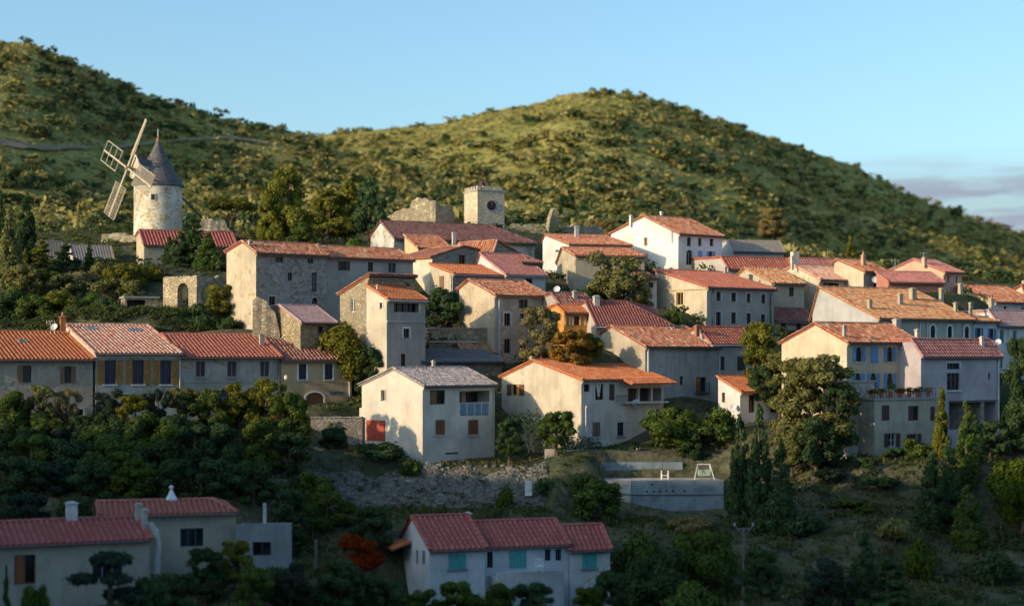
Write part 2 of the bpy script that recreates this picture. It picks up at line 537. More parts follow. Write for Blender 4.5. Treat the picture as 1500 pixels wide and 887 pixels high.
RIDGE2 = np.array([(-1200, 420), (0, 330), (300, 245), (430, 208), (480, 196), (520, 192), (560, 189), (600, 186), (640, 183), (700, 168), (750, 158), (790, 153), (820, 141), (870, 135), (920, 139), (960, 150),
                   (1000, 161), (1050, 175), (1100, 193), (1150, 208), (1200, 225), (1250, 241), (1290, 258), (1330, 279), (1380, 302), (1430, 319), (1500, 339), (1700, 385), (2100, 440), (2800, 500)], float)
RIDGE1 = np.array([(-1500, 330), (-800, 200), (-300, 95), (-120, 66), (0, 62), (40, 64), (80, 79), (130, 99), (180, 122), (240, 144), (300, 164), (350, 176), (400, 186), (440, 193), (455, 197), (500, 222), (560, 268), (620, 325), (700, 400), (900, 520)], float)
def hills(x, y):
    y1 = np.maximum(y, 1.0)
    px = CX + F * x / y1
    zb = np.interp(px, [-500, 0, 300, 700, 1000, 1300, 1600, 2500], [14, 14, 16, 17, 14.2, 9.8, 7.5, 0])
    out = None
    for rid, yr_x, yr_y, pw, sd_ in ((RIDGE2, [-1200, 300, 600, 850, 1100, 1500, 2200], [900, 760, 640, 620, 680, 880, 1200], 1.45, 3), (RIDGE1, [-1500, -300, 0, 300, 455, 700], [520, 470, 450, 460, 480, 470], 1.3, 9)):
        yr = np.interp(px, yr_x, yr_y)
        zr = (HY - np.interp(px, rid[:, 0], rid[:, 1])) / F * yr
        t = (y - 255) / (yr - 255)
        tc = np.clip(t, 0, 1)
        # a spur runs down from the summit (and an unseen one, added for its shade, left of the frame); the flank right of it is hollow and lies in shade
        pw = np.interp(px, [100, 500, 960, 1060, 1240, 2600], [1.2, 1.35, 1.75, 1.5, 0.8, 0.9]) if sd_ == 3 else np.interp(px, [-1500, -250, -90, 160, 700], [1.4, 1.8, 1.7, 0.85, 0.95])
        g = 1 - (1 - tc) ** pw
        e0, e1 = zb / 255.0, zr / yr
        z = (e0 + (e1 - e0) * g) * np.minimum(y, yr)
        z = z + (fbm(x, y, 110, sd_) * 26 + fbm(x, y, 30, sd_ + 5) * 5) * np.clip(tc * 4 * (1 - tc), 0, 1) * np.clip((zr - zb) / 60, 0, 1) * np.clip((1 - tc) * 2.2, 0, 1)
        z = np.where(t > 1, zr - (y - yr) * 0.22, z)
        z = np.where(t <= 0, -999, z)
        out = z if out is None else np.maximum(out, z) + np.log1p(np.exp(-np.abs(out - z) / 3.0)) * 3.0 * (np.abs(out - z) < 40)
    return out
def spur(x, y):
    """unseen hill added left of the camera, shaped to put the foot of the village in the shade"""
    a = x * -0.88 + y * -0.47
    b = x * 0.47 + y * -0.88
    hc = np.interp(b, [-260, -190, -166, -158, -146, -132, -118, -100, 0, 120], [-30, -12, 7, 14, 21, 28, 34, 40, 44, 34])
    return hc * 1.0, np.exp(-((a - 62) / 26.0) ** 2)
def ground(x, y):
    x, y = np.asarray(x, float), np.asarray(y, float)
    z = np.interp(y, ZYx, ZYz)
    sh = x.shape
    xf, yf = x.ravel(), y.ravel()
    res = np.zeros(len(xf))
    near = (yf > 85) & (yf < 262) & (np.abs(xf) < 120)
    if near.any():
        ca, cr = ctrl()
        d2 = (xf[near, None] - ca[None, :, 0]) ** 2 + (yf[near, None] - ca[None, :, 1]) ** 2
        w = np.exp(-d2 / (2 * 2.6 ** 2))
        zb_ = np.interp(yf[near], ZYx, ZYz)
        res[near] = (w * cr).sum(1) / (w.sum(1) + 0.06) - zb_ * w.sum(1) / (w.sum(1) + 0.06)
    z = z + res.reshape(sh)
    z = z + (fbm(x, y, 14, 21) * 1.0) * np.clip((y - 60) / 40, 0, 1)
    px_ = CX + F * x / np.maximum(y, 1.0)              # the land falls away to the right behind the village
    z = np.where((y > 205) & (y < 320), np.minimum(z, np.interp(px_, [700, 1000, 1300, 1600, 2500], [18, 14.2, 9.8, 7.5, 0]) * np.clip(y / 255, 0, 1) + np.clip(225 - y, 0, 20) * 0.1), z)
    hc, w = spur(x, y)
    z = z * (1 - w) + np.maximum(z, hc + fbm(x, y, 12, 4) * 2.0) * w
    far = y > 255
    if far.any():
        hz = hills(x, y)
        z = np.where(far, np.maximum(z * np.clip((300 - y) / 45, 0, 1) + -60 * (1 - np.clip((300 - y) / 45, 0, 1)), hz), z)
    tb = np.clip((y - 145.2) / 4.2, 0, 1)              # behind and before the drystone bank
    bank = (x > -18.3) & (x < 3.3) & (y > 141.0) & (y < 149.35)
    z = np.where(bank, np.minimum(z, -12.5 + 3.0 * tb * (0.5 + 0.5 * tb) - np.where(y > 145.2, 0.55, 0.15) - 0.06 * np.clip(145.2 - y, 0, 9)), z)
    for h_, u0, u1, v0, v1, zm in CARVE:               # level ground kept clear beside a house
        u = (x - h_.X0) * h_.c_ + (y - h_.Y0) * h_.s_
        v = -(x - h_.X0) * h_.s_ + (y - h_.Y0) * h_.c_
        d = np.maximum(np.maximum(u0 - u, u - u1), np.maximum(v0 - v, v - v1))
        z = np.where(d < 12, np.minimum(z, zm + np.clip(d, 0, 99) * 0.9), z)
    pool = (x > 7.6) & (x < 18.3) & (y > 146.0) & (y < 151.3)
    z = np.where(pool, np.minimum(z, -11.2), z)
    z = np.where(y > 1700, np.minimum(z, -30), z)
    return z
def gz(x, y):
    return float(ground(np.array([x]), np.array([y]))[0])
# ---------------------------------------------------------------- ground and hills
def grid_mesh(name, X, Y, Z, mat):
    n, m = X.shape
    me = bpy.data.meshes.new(name)
    v = np.stack([X, Y, Z], -1).reshape(-1, 3).astype(np.float32)
    me.vertices.add(n * m)
    me.vertices.foreach_set('co', v.ravel())
    i = np.arange((n - 1) * (m - 1))
    r, c = i // (m - 1), i % (m - 1)
    a = r * m + c
    q = np.stack([a, a + 1, a + m + 1, a + m], -1).astype(np.int32)
    me.loops.add(q.size)
    me.loops.foreach_set('vertex_index', q.ravel())
    me.polygons.add(len(q))
    me.polygons.foreach_set('loop_start', np.arange(0, q.size, 4, dtype=np.int32))
    me.polygons.foreach_set('use_smooth', np.ones(len(q), dtype=bool))
    me.materials.append(mat)
    me.update(calc_edges=True)
    me.validate()
    return me

def earth_mat(name, grass, dry, earth, s):
    m, nt, b = new_mat(name)
    tc = nd(nt, 'ShaderNodeTexCoord').outputs['Object']
    n1 = noise(nt, tc, 0.06 * s, 7, 0.62)
    n2 = noise(nt, tc, 0.35 * s, 6, 0.7, loc=(9, 4, 2))
    n3 = noise(nt, tc, 2.5 * s, 4, 0.7)
    n4 = noise(nt, tc, 0.9 * s, 5, 0.75, loc=(3, 8, 1))
    c = mixc(nt, mrange(nt, n1, 0.38, 0.62), grass, dry)
    c = mixc(nt, mrange(nt, n2, 0.52, 0.7), c, earth)
    c = mixc(nt, mrange(nt, n4, 0.48, 0.62, 0, 0.75), c, mul(grass, 0.5))
    c = mixc(nt, mrange(nt, n3, 0.35, 0.7, 0, 0.6), c, mul(grass, 0.5))
    nt.links.new(c, b.inputs['Base Color'])
    b.inputs['Roughness'].default_value = 1.0
    b.inputs['Specular IOR Level'].default_value = 0.0
    h = nd(nt, 'ShaderNodeMath', operation='MULTIPLY_ADD')
    nt.links.new(n3, h.inputs[0])
    h.inputs[1].default_value = 0.4
    nt.links.new(n2, h.inputs[2])
    bumped(nt, b, h.outputs[0], 0.7, 0.4 / s)
    return m
EARTH = earth_mat('garden_earth', (0.06, 0.08, 0.04), (0.15, 0.14, 0.085), (0.2, 0.18, 0.14), 1.0)
HILLM = earth_mat('hill_garrigue', (0.23, 0.24, 0.065), (0.50, 0.43, 0.15), (0.54, 0.45, 0.2), 0.55)

# ---------------------------------------------------------------- tiled roofs
def tile_slope(o, e, s, elen, slen, rnd, pitch=0.3, row=0.42, rad=0.1, jit=0.0, emin=None, emax=None, single=None):
    """half-round cover tiles in overlapping rows; o eave corner, e along the eave, s up the slope (unit vectors).
    emin/emax: functions of distance up the slope that clip the columns. Returns (n,4,3) quads and one number per quad."""
    o, e, s = (np.array(v, float) for v in (o, e, s))
    nrm = np.cross(e, s)
    nrm /= np.linalg.norm(nrm)
    if nrm[2] < 0:
        nrm = -nrm
    nc = max(1, int(round(elen / pitch))) if single is None else 1
    p = elen / nc if single is None else 0
    nr = max(1, int(round(slen / row)))
    rh = slen / nr
    ci, ri = np.meshgrid(np.arange(nc), np.arange(nr), indexing='ij')
    ci, ri = ci.ravel(), ri.ravel()
    ec = (ci + 0.5) * p
    if emin is not None:
        up = (ri + 0.5) * rh
        keep = (ec >= emin(up)) & (ec <= emax(up))
        ci, ri, ec = ci[keep], ri[keep], ec[keep]
    n = len(ci)
    if n == 0:
        return np.zeros((0, 4, 3)), np.zeros(0)
    je = np.random.uniform(-jit, jit, n)
    jn = np.random.uniform(0, jit * 0.7, n)
    je2 = je + np.random.uniform(-jit, jit, n) * 0.7
    s0 = ri * rh - 0.03 + np.random.uniform(-jit, jit, n) * 0.5
    s1 = (ri + 1) * rh + 0.03
    ang = np.linspace(0, math.pi, 5)
    ca, sa_ = -np.cos(ang), np.sin(ang)
    def ring(ss, r, lift, jj):
        return (o[None, None] + e[None, None] * (ec + jj)[:, None, None] + e[None, None] * (ca * r)[None, :, None]
                + s[None, None] * ss[:, None, None] + nrm[None, None] * (sa_[None, :, None] * r * 0.85 + (lift + jn)[:, None, None]))
    A = ring(s0, rad * 1.08, np.full(n, 0.022), je)
    B = ring(s1, rad * 0.9, np.zeros(n), je2)
    q = np.stack([A[:, :-1], A[:, 1:], B[:, 1:], B[:, :-1]], 2)          # n,4seg,4,3
    r = np.repeat(np.clip(np.random.normal(0.5, 0.28, n) + rnd, 0, 1), 4)
    q = q.reshape(-1, 4, 3)
    r = r.ravel()
    # the open lower mouth of each eave tile is closed by a small face
    lip = np.stack([A[:, 0], A[:, 1], A[:, 3], A[:, 4]], 1)
    return np.concatenate([q, lip]), np.concatenate([r, np.clip(np.random.normal(0.2, 0.1, n), 0, 1)])

def style_of(tile):
    return {'orange': (0.36, 0.45, 0.115, 0.006), 'red': (0.36, 0.45, 0.115, 0.004), 'lilac': (0.34, 0.45, 0.11, 0.006), 'pale': (0.36, 0.45, 0.115, 0.012), 'fibre': (0.34, 1.2, 0.05, 0.0), 'ribbed': (0.34, 1.2, 0.075, 0.0),
            'maroon': (0.4, 0.6, 0.12, 0.0), 'brick': (0.3, 0.42, 0.09, 0.004), 'mauve': (0.32, 0.45, 0.1, 0.01)}.get(tile, (0.34, 0.5, 0.118, 0.036))

ALLH = []
class House:
    """A building whose near corner, left (gable side) face and right (front) face are measured from the photograph."""
    def __init__(s, name, label, Y, th, c, r, g, ap=None, wall=None, tile='old', ax='f', cat='house', base=None, gut=None,
                 over=0.32, verge=0.1, hip=0.0, left_wall=None, flat=False, group=None, Wmin=None, fascia=None, hipl=0.0, sunk=0):
        ALLH.append(s)
        s.name, s.th, s.ax, s.tile, s.hip, s.hipl = name, R(th) + math.atan((CX - c[0]) / F), ax, tile, hip, hipl   # th: turn seen from the camera
        s.c_, s.s_ = math.cos(s.th), math.sin(s.th)
        if isinstance(Y, House):               # carries on where its neighbour ends
            Y = Y.Y0 + Y.L * Y.s_ + 0.06
        s.Y = Y
        p = at(c[0], c[1], Y)
        s.X0, s.Y0 = p.x, p.y
        kr = (r - CX) / F
        s.L = (kr * s.Y0 - s.X0) / (s.c_ - kr * s.s_)
        kl = (g[0] - CX) / F
        s.W = (s.X0 - kl * s.Y0) / (s.s_ + kl * s.c_)
        if Wmin and (s.W < Wmin or s.W > 14):
            s.W = Wmin
        s.W = min(max(s.W, 1.5), 14.0)
        if base is not None:
            zz = at(c[0], base, Y).z
            for t in (0.0, 0.2, 0.4, 0.6, 0.8, 1.0):
                for v in (-0.3, -1.5, -3.0):
                    x_, y_ = s.xy(s.L * t, v)
                    CTRL.append((x_, y_, zz))
        corners = [(0, 0), (s.L, 0), (0, s.W), (s.L, s.W)]
        gs = [gz(*s.xy(u, v)) for u, v in corners]
        s.z0 = (gs[0] + gs[1]) / 2 if base is None else at(c[0], base, Y).z
        s.zb = min(min(gs), s.z0) - 0.6 - s.z0
        s.zf = p.z - s.z0
        yb = s.Y0 + s.W * s.c_
        s.zl = (HY - g[1]) / F * yb - s.z0             # eave at the far end of the left face
        s.root = empty(name, (s.X0, s.Y0, s.z0), s.th)
        tag(s.root, label, cat, group)
        s.wall = wall or plaster(CREAM)
        s.left_wall = left_wall  # often a lighter, warmer copy of the wall: sunlight put into the colour
        s.open = {'f': [], 'g': []}
        s.sunk = sunk
        s.flat, s.over, s.verge, s.gut, s.fascia = flat, over, verge, gut, fascia
        # profile of the face that carries the gable
        if ax == 'f':
            if ap is None:
                s.prof = [(0, s.zf), (s.W, s.zl)]
            else:
                ka = (ap[0] - CX) / F
                va = (s.X0 - ka * s.Y0) / (s.s_ + ka * s.c_)
                va = min(max(va, 0.15 * s.W), 0.9 * s.W)
                za = (HY - ap[1]) / F * (s.Y0 + va * s.c_) - s.z0
                s.prof = [(0, s.zf), (va, za), (s.W, s.zl)]
        else:
            yr = s.Y0 + s.L * s.s_
            if isinstance(ap[0], (list, tuple)):
                aps = ap
            else:
                aps = [ap]
            s.prof = [(0, s.zf)]
            for q in aps:
                ka = (q[0] - CX) / F
                ua = (ka * s.Y0 - s.X0) / (s.c_ - ka * s.s_)
                s.prof.append((ua, (HY - q[1]) / F * (s.Y0 + ua * s.s_) - s.z0))
            if s.prof[-1][0] < s.L - 0.05:
                s.prof.append((s.L, s.prof[-1][1] - 0.36 * (s.L - s.prof[-1][0])))
    def xy(s, u, v):
        return s.X0 + u * s.c_ - v * s.s_, s.Y0 + u * s.s_ + v * s.c_
    def uf(s, px):
        k = (px - CX) / F
        return (k * s.Y0 - s.X0) / (s.c_ - k * s.s_)
    def vg(s, px):
        k = (px - CX) / F
        return (s.X0 - k * s.Y0) / (s.s_ + k * s.c_)
    def zpy(s, py, u=0, v=0):
        return (HY - py) / F * (s.Y0 + u * s.s_ + v * s.c_) - s.z0
    def rect(s, face, x0, y0, x1, y1):
        """pixel rectangle on a face -> (a0, a1, z0, z1) in metres along the face"""
        if face == 'f':
            a, b = s.uf(x0), s.uf(x1)
            m = (a + b) / 2
            return a, b, s.zpy(y1, m, 0), s.zpy(y0, m, 0)
        a, b = s.vg(x1), s.vg(x0)
        m = (a + b) / 2
        return a, b, s.zpy(y1, 0, m), s.zpy(y0, 0, m)
    def P(s, face, a, d, z):
        """point at a along a face, d in front of it"""
        return (a, -d, z) if face == 'f' else (-d, a, z)
    def fbox(s, mb, face, a0, a1, d0, d1, z0, z1, m=0):
        if face == 'f':
            mb.box(a0, -d1, z0, a1, -d0, z1, m)
        else:
            mb.box(-d1, a0, z0, -d0, a1, z1, m)
    def win(s, face, x0, y0, x1, y1, sh=None, shc=(0.16, 0.07, 0.03), fr=(0.10, 0.07, 0.05), arch=False, sill=None, sur=None, deep=0.2, bars=1, kind='window', brace=False, cross=False, leaf=None, half=None):
        a0, a1, z0, z1 = s.rect(face, x0, y0, x1, y1)
        w = a1 - a0
        am = (a0 + a1) / 2
        if sh == 'closed':
            for q0, q1 in ((a0, am - 0.01), (am + 0.01, a1)):
                s.shutter(face, q0, q1, z0, z1, shc, 0.02, brace)
            if sur:
                s.surround(face, a0, a1, z0, z1, sur, None)
            if sill:
                s.sill_on(face, a0, a1, z0, sill, s.root)
            return
        n = 8 if arch else 1
        rise = (w * 0.5 if arch is True else w * arch) if arch else 0
        def top(a):
            if not arch:
                return z1
            t = (a - am) / (w / 2)
            return z1 - rise + rise * math.sqrt(max(0, 1 - t * t))
        for k in range(n):
            b0, b1 = a0 + w * k / n, a0 + w * (k + 1) / n
            s.open[face].append((b0, b1, z0, top(b0), top(b1), deep))
        fb = MB()
        t = min(0.07, w * 0.12)
        d0, d1 = -deep + 0.02, -deep + 0.08
        if kind != 'opening':
            s.fbox(fb, face, a0, a0 + t, d0, d1, z0, z1 - rise)
            s.fbox(fb, face, a1 - t, a1, d0, d1, z0, z1 - rise)
            s.fbox(fb, face, a0 + t, a1 - t, d0, d1, z0, z0 + t)
            if not arch:
                s.fbox(fb, face, a0 + t, a1 - t, d0, d1, z1 - t, z1)
            else:
                s.fbox(fb, face, a0 + t, a1 - t, d0, d1, z1 - rise - t, z1 - rise)
            for k in range(bars):
                bm = a0 + w * (k + 1) / (bars + 1)
                s.fbox(fb, face, bm - t * 0.6, bm + t * 0.6, d0, d1 + 0.01, z0 + t, z1 - rise - (0 if arch else t))
            if cross:
                nz = cross if cross > 1 else 2
                for k in range(1, int(nz)):
                    zz = z0 + (z1 - rise - z0) * k / nz
                    s.fbox(fb, face, a0 + t, a1 - t, d0 + 0.005, d1 - 0.005, zz - t * 0.4, zz + t * 0.4)
        else:
            s.fbox(fb, face, a0, a1, d0 - 0.05, d0 - 0.01, z0, z0 + 0.05)
        wf = fb.build('window' if kind == 'opening' else kind, wood(fr), s.root)
        pb = MB()
        if arch:
            pts = [s.P(face, a0, -deep - 0.0, z0), s.P(face, a1, -deep, z0)] + [s.P(face, a1 - w * k / n, -deep, top(a1 - w * k / n)) for k in range(n + 1)]
            pb.face(pts)
        else:
            pb.face([s.P(face, a0, -deep, z0), s.P(face, a1, -deep, z0), s.P(face, a1, -deep, z1), s.P(face, a0, -deep, z1)])
        if kind == 'door' and leaf:
            pb.build('door_panel', wood(leaf), wf)
        else:
            pb.build('pane', glass_mat(), wf)
        if half:       # one leaf inside the opening is boarded
            hb = MB()
            s.fbox(hb, face, a0 + t, am - t * 0.6, -deep + 0.09, -deep + 0.13, z0 + t, z1 - t)
            hb.build('shutter', wood(half), s.root)
        if sill:
            s.sill_on(face, a0, a1, z0, sill, wf)
        if sur:
            s.surround(face, a0, a1, z0, z1, sur, wf, arch, rise, top)
        if sh in ('both', 'l', 'r'):
            lw = w * 0.5 if w < 1.3 else 0.6
            if isinstance(brace, (int, float)) and brace not in (True, False):
                lw = brace
            if sh in ('both', 'l'):
                s.shutter(face, a0 - lw - 0.03, a0 - 0.03, z0, z1, shc, 0.02, brace)
            if sh in ('both', 'r'):
                s.shutter(face, a1 + 0.03, a1 + lw + 0.03, z0, z1, shc, 0.02, brace)
    def sill_on(s, face, a0, a1, z0, col, parent):
        b = MB()
        s.fbox(b, face, a0 - 0.12, a1 + 0.12, 0.003, 0.13, z0 - 0.14, z0 - 0.002)
        b.build('sill', simple('sill_stone', col, 0.8), parent)
    def surround(s, face, a0, a1, z0, z1, col, parent, arch=False, rise=0, top=None):
        b = MB()
        t, d = 0.16, 0.035
        s.fbox(b, face, a0 - t, a0 - 0.003, 0.003, d, z0, z1 - rise)
        s.fbox(b, face, a1 + 0.003, a1 + t, 0.003, d, z0, z1 - rise)
        if arch:
            n = 8
            am, hw = (a0 + a1) / 2, (a1 - a0) / 2
            zs = z1 - rise
            for k in range(n):
                q = []
                for ang in (math.pi * k / n, math.pi * (k + 1) / n):
                    q.append(((am - math.cos(ang) * (hw + 0.003), zs + math.sin(ang) * (rise + 0.003)), (am - math.cos(ang) * (hw + t), zs + math.sin(ang) * (rise + t))))
                b.face([s.P(face, *((x, d, z))) for (x, z) in (q[0][0], q[1][0], q[1][1], q[0][1])])
                b.face([s.P(face, *((x, dd, z))) for (x, z), dd in ((q[0][1], d), (q[1][1], d), (q[1][1], 0), (q[0][1], 0))])
        else:
            s.fbox(b, face, a0 - t, a1 + t, 0.003, d + 0.003, z1 + 0.003, z1 + t)
        b.build('surround', simple('window_surround', col, 0.85), parent or s.root)
    def shutter(s, face, a0, a1, z0, z1, col, d, brace):
        b = MB()
        n = 3
        for k in range(n):
            b0, b1 = a0 + (a1 - a0) * k / n, a0 + (a1 - a0) * (k + 1) / n
            s.fbox(b, face, b0 + 0.006, b1 - 0.006, d + 0.003 * (k % 2), d + 0.04, z0, z1)
        s.fbox(b, face, a0, a1, d + 0.041, d + 0.06, z0 + (z1 - z0) * 0.12, z0 + (z1 - z0) * 0.2)
        s.fbox(b, face, a0, a1, d + 0.041, d + 0.06, z0 + (z1 - z0) * 0.8, z0 + (z1 - z0) * 0.88)
        o = b.build('shutter', wood(col), s.root)
        if brace is not False and brace is not None:
            bb = MB()
            p, q = s.P(face, a0 + 0.04, d + 0.055, z0 + (z1 - z0) * 0.22), s.P(face, a1 - 0.04, d + 0.055, z0 + (z1 - z0) * 0.78)
            bb.bar(p, q, 0.07, 0.03)
            bb.build('brace', wood(mul(col, 1.25)), o)
        return o
    def roof_z(s, u, v):
        t = v if s.ax == 'f' else u
        return float(np.interp(t, [a for a, _ in s.prof], [b for _, b in s.prof]))
    def on_roof(s, px, py):
        """(u, v) on the roof that shows at a pixel, searched from the near eave inwards"""
        best = None
        for v in np.linspace(-0.1, s.W, 80):
            k = (px - CX) / F
            u = (k * (s.Y0 + v * s.c_) - s.X0 + v * s.s_) / (s.c_ - k * s.s_)
            e = abs(HY - (s.roof_z(u, v) + s.z0) * F / (s.Y0 + u * s.s_ + v * s.c_) - py)
            if best is None or e < best[0] - 1e-6:
                best = (e, u, v)
        return best[1], best[2]
    def chimney(s, x0, y0, x1, y1, col=CREAM, cap=True, pot=0, mat=None, name='chimney', capc=None, depth=None):
        u, v = s.on_roof((x0 + x1) / 2, y1)
        yd = s.Y0 + u * s.s_ + v * s.c_
        w = (x1 - x0) / F * yd * 0.76
        zt = (HY - y0) / F * yd - s.z0
        zb = s.roof_z(u, v) - 0.3
        d = depth or w * 0.8
        b = MB()
        b.box(u - w / 2, v - d / 2, zb, u + w / 2, v + d / 2, zt - 0.12)
        o = b.build(name, mat or plaster(col, 0.6), s.root)
        if cap:
            cb = MB()
            cb.box(u - w / 2 - 0.06, v - d / 2 - 0.06, zt - 0.119, u + w / 2 + 0.06, v + d / 2 + 0.06, zt - 0.04)
            cb.frustum(u, v, zt - 0.04, zt + 0.06, w / 2, d / 2, w / 4, d / 4)
            cb.build('chimney_cap', simple('cap_stone', capc or mul(col, 0.85), 0.9), o)
        for k in range(pot):
            pb = MB()
            x = u + (k - (pot - 1) / 2) * 0.3
            pb.lathe([(0.12, zt + 0.061), (0.1, zt + 0.4), (0.13, zt + 0.42)], 10, x, v)
            pb.build('chimney_pot', simple('terracotta', (0.4, 0.16, 0.08), 0.8), o)
        return o
    def skylight(s, x0, y0, x1, y1, col=(0.2, 0.3, 0.4)):
        u, v = s.on_roof((x0 + x1) / 2, (y0 + y1) / 2)
        yd = s.Y0 + u * s.s_ + v * s.c_
        w = (x1 - x0) / F * yd
        dz = (s.roof_z(u, v + 0.1) - s.roof_z(u, v - 0.1)) / 0.2
        h = 0.55
        def q(a, b, up):
            return (u + a, v + b, s.roof_z(u, v) + b * dz + up)
        fb = MB()
        for (a0, a1, b0, b1) in ((-w / 2, w / 2, -h, -h + 0.1), (-w / 2, w / 2, h - 0.1, h), (-w / 2, -w / 2 + 0.08, -h + 0.1, h - 0.1), (w / 2 - 0.08, w / 2, -h + 0.1, h - 0.1)):
            lo = [q(a0, b0, 0.05), q(a1, b0, 0.05), q(a1, b1, 0.05), q(a0, b1, 0.05)]
            hi = [q(a0, b0, 0.2), q(a1, b0, 0.2), q(a1, b1, 0.2), q(a0, b1, 0.2)]
            fb.face(hi)
            for i in range(4):
                j = (i + 1) % 4
                fb.face([lo[i], lo[j], hi[j], hi[i]])
        o = fb.build('skylight', simple('skylight_frame', (0.25, 0.25, 0.25), 0.5), s.root)
        pb = MB()
        pb.face([q(-w / 2 + 0.08, -h + 0.1, 0.17), q(w / 2 - 0.08, -h + 0.1, 0.17), q(w / 2 - 0.08, h - 0.1, 0.17), q(-w / 2 + 0.08, h - 0.1, 0.17)])
        m = simple('skylight_glass', (0.08, 0.12, 0.16), 0.08, spec=0.8)
        pb.build('pane', m, o)
    def pipe(s, face, px, y0, y1, col=(0.55, 0.5, 0.45), rad=0.06):
        a = s.uf(px) if face == 'f' else s.vg(px)
        u, v = (a, 0) if face == 'f' else (0, a)
        z0, z1 = s.zpy(y1, u, v), s.zpy(y0, u, v)
        b = MB()
        b.tube([s.P(face, a, 0.09, z0), s.P(face, a, 0.09, z1 - 0.3), s.P(face, a, 0.2, z1)], rad, 8)
        b.build('downpipe', simple('pipe', col, 0.5), s.root)
    def dish(s, face, px, py, rad=0.35):
        a = s.uf(px) if face == 'f' else s.vg(px)
        u, v = (a, 0) if face == 'f' else (0, a)
        z = s.zpy(py, u, v)
        dish_part(s.root, s.P(face, a, 0.45, z), s.P(face, a, 0.0, z - 0.2), rad, s.th)
    def dish_roof(s, px, py, rad=0.35):
        u, v = s.on_roof(px, py + 6)
        z = s.roof_z(u, v)
        dish_part(s.root, (u, v, z + 0.7), (u, v, z - 0.1), rad, s.th)
    def antenna(s, px, y0, y1, n=5, w=0.9):
        u, v = s.on_roof(px, y1)
        yd = s.Y0 + u * s.s_ + v * s.c_
        zt = (HY - y0) / F * yd - s.z0
        b = MB()
        b.tube([(u, v, s.roof_z(u, v) - 0.2), (u, v, zt)], 0.03, 6)
        b.tube([(u - w / 2, v, zt - 0.1), (u + w / 2, v, zt - 0.1)], 0.02, 5)
        b.tube([(u - w / 3, v, zt - 0.7), (u + w / 2, v, zt - 0.7)], 0.02, 5)
        for k in range(n):
            x = u - w / 2 + w * k / (n - 1)
            b.tube([(x, v - 0.3, zt - 0.1), (x, v + 0.3, zt - 0.1)], 0.012, 4)
            b.tube([(x, v, zt - 0.3), (x, v, zt + 0.08)], 0.012, 4)
        b.build('antenna', simple('aluminium', (0.5, 0.5, 0.5), 0.4, 0.6), s.root)
    def finish(s):
        L, W, zb = s.L, s.W, s.zb
        # ---- walls
        def facade(mb, P, length, prof, opens, m):
            us = sorted(set([0.0, length] + [a for a, _ in prof if 0 < a < length] + [a for o in opens for a in (o[0], o[1]) if 0 < a < length]))
            xs, zs = [a for a, _ in prof], [b for _, b in prof]
            # split tall plain spans so that nothing is a needle
            for a, b in zip(us[:-1], us[1:]):
                if b - a < 1e-4:
                    continue
                mid = (a + b) / 2
                sl = sorted([o for o in opens if o[0] - 1e-4 <= a and b <= o[1] + 1e-4], key=lambda o: o[2])
                cz = (zb, zb)
                ta, tb = float(np.interp(a, xs, zs)), float(np.interp(b, xs, zs))
                for o in sl:
                    if o[2] > cz[0] + 1e-4:
                        mb.face([P(a, 0, cz[0]), P(b, 0, cz[1]), P(b, 0, o[2]), P(a, 0, o[2])], m)
                    f = lambda q: o[3] + (o[4] - o[3]) * (q - o[0]) / (o[1] - o[0])
                    cz = (min(f(a), ta), min(f(b), tb))
                    d = -o[5]
                    mb.face([P(a, 0, cz[0]), P(b, 0, cz[1]), P(b, d, cz[1]), P(a, d, cz[0])], m)
                    mb.face([P(a, 0, o[2]), P(b, 0, o[2]), P(b, d, o[2]), P(a, d, o[2])], m)
                if ta > cz[0] + 1e-4 or tb > cz[1] + 1e-4:
                    mb.face([P(a, 0, cz[0]), P(b, 0, cz[1]), P(b, 0, tb), P(a, 0, ta)], m)
            seen = {}
            for o in opens:
                seen.setdefault((round(o[2], 3), o[5]), []).append(o)
            for o in opens:
                # side reveals only at the outer edges of an opening
                for a, zt in ((o[0], o[3]), (o[1], o[4])):
                    if not any(abs(q[0] - a) < 1e-4 or abs(q[1] - a) < 1e-4 for q in opens if q is not o and abs(q[2] - o[2]) < 1e-4):
                        mb.face([P(a, 0, o[2]), P(a, 0, zt), P(a, -o[5], zt), P(a, -o[5], o[2])], m)
        wb = MB()
        if s.ax == 'f':
            front = [(0, s.zf), (L, s.zf)]
            side = s.prof
            back = [(0, s.prof[-1][1]), (L, s.prof[-1][1])]
            rside = s.prof if not s.hip else [(0, s.zf), (W, s.prof[-1][1])]
        else:
            front = s.prof
            side = [(0, s.prof[0][1]), (W, s.prof[0][1])]
            back = s.prof
            rside = [(0, s.prof[-1][1]), (W, s.prof[-1][1])]
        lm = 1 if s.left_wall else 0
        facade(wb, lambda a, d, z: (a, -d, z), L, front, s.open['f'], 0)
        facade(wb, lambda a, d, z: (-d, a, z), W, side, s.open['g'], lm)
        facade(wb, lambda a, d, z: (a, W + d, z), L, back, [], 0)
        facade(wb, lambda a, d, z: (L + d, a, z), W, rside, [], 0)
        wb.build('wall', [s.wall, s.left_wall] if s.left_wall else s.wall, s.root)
        if s.flat:
            fb = MB()
            if s.sunk:
                fb.box(0.01, 0.01, s.zf - s.sunk - 0.2, L - 0.01, W - 0.01, s.zf - s.sunk)
            else:
                fb.box(-0.12, -0.12, s.zf, L + 0.12, W + 0.12, s.zf + 0.18)
            fb.build('roof', simple('roof_concrete', (0.35, 0.33, 0.3), 0.9), s.root)
            return s
        # ---- roof
        E = L if s.ax == 'f' else W
        def P(e, t, z):
            return (e, t, z) if s.ax == 'f' else (t, e, z)
        mat = T[s.tile]()
        pitch, row, rad, jit = style_of(s.tile)
        prof = s.prof
        v0, v1 = -s.verge, E + s.verge
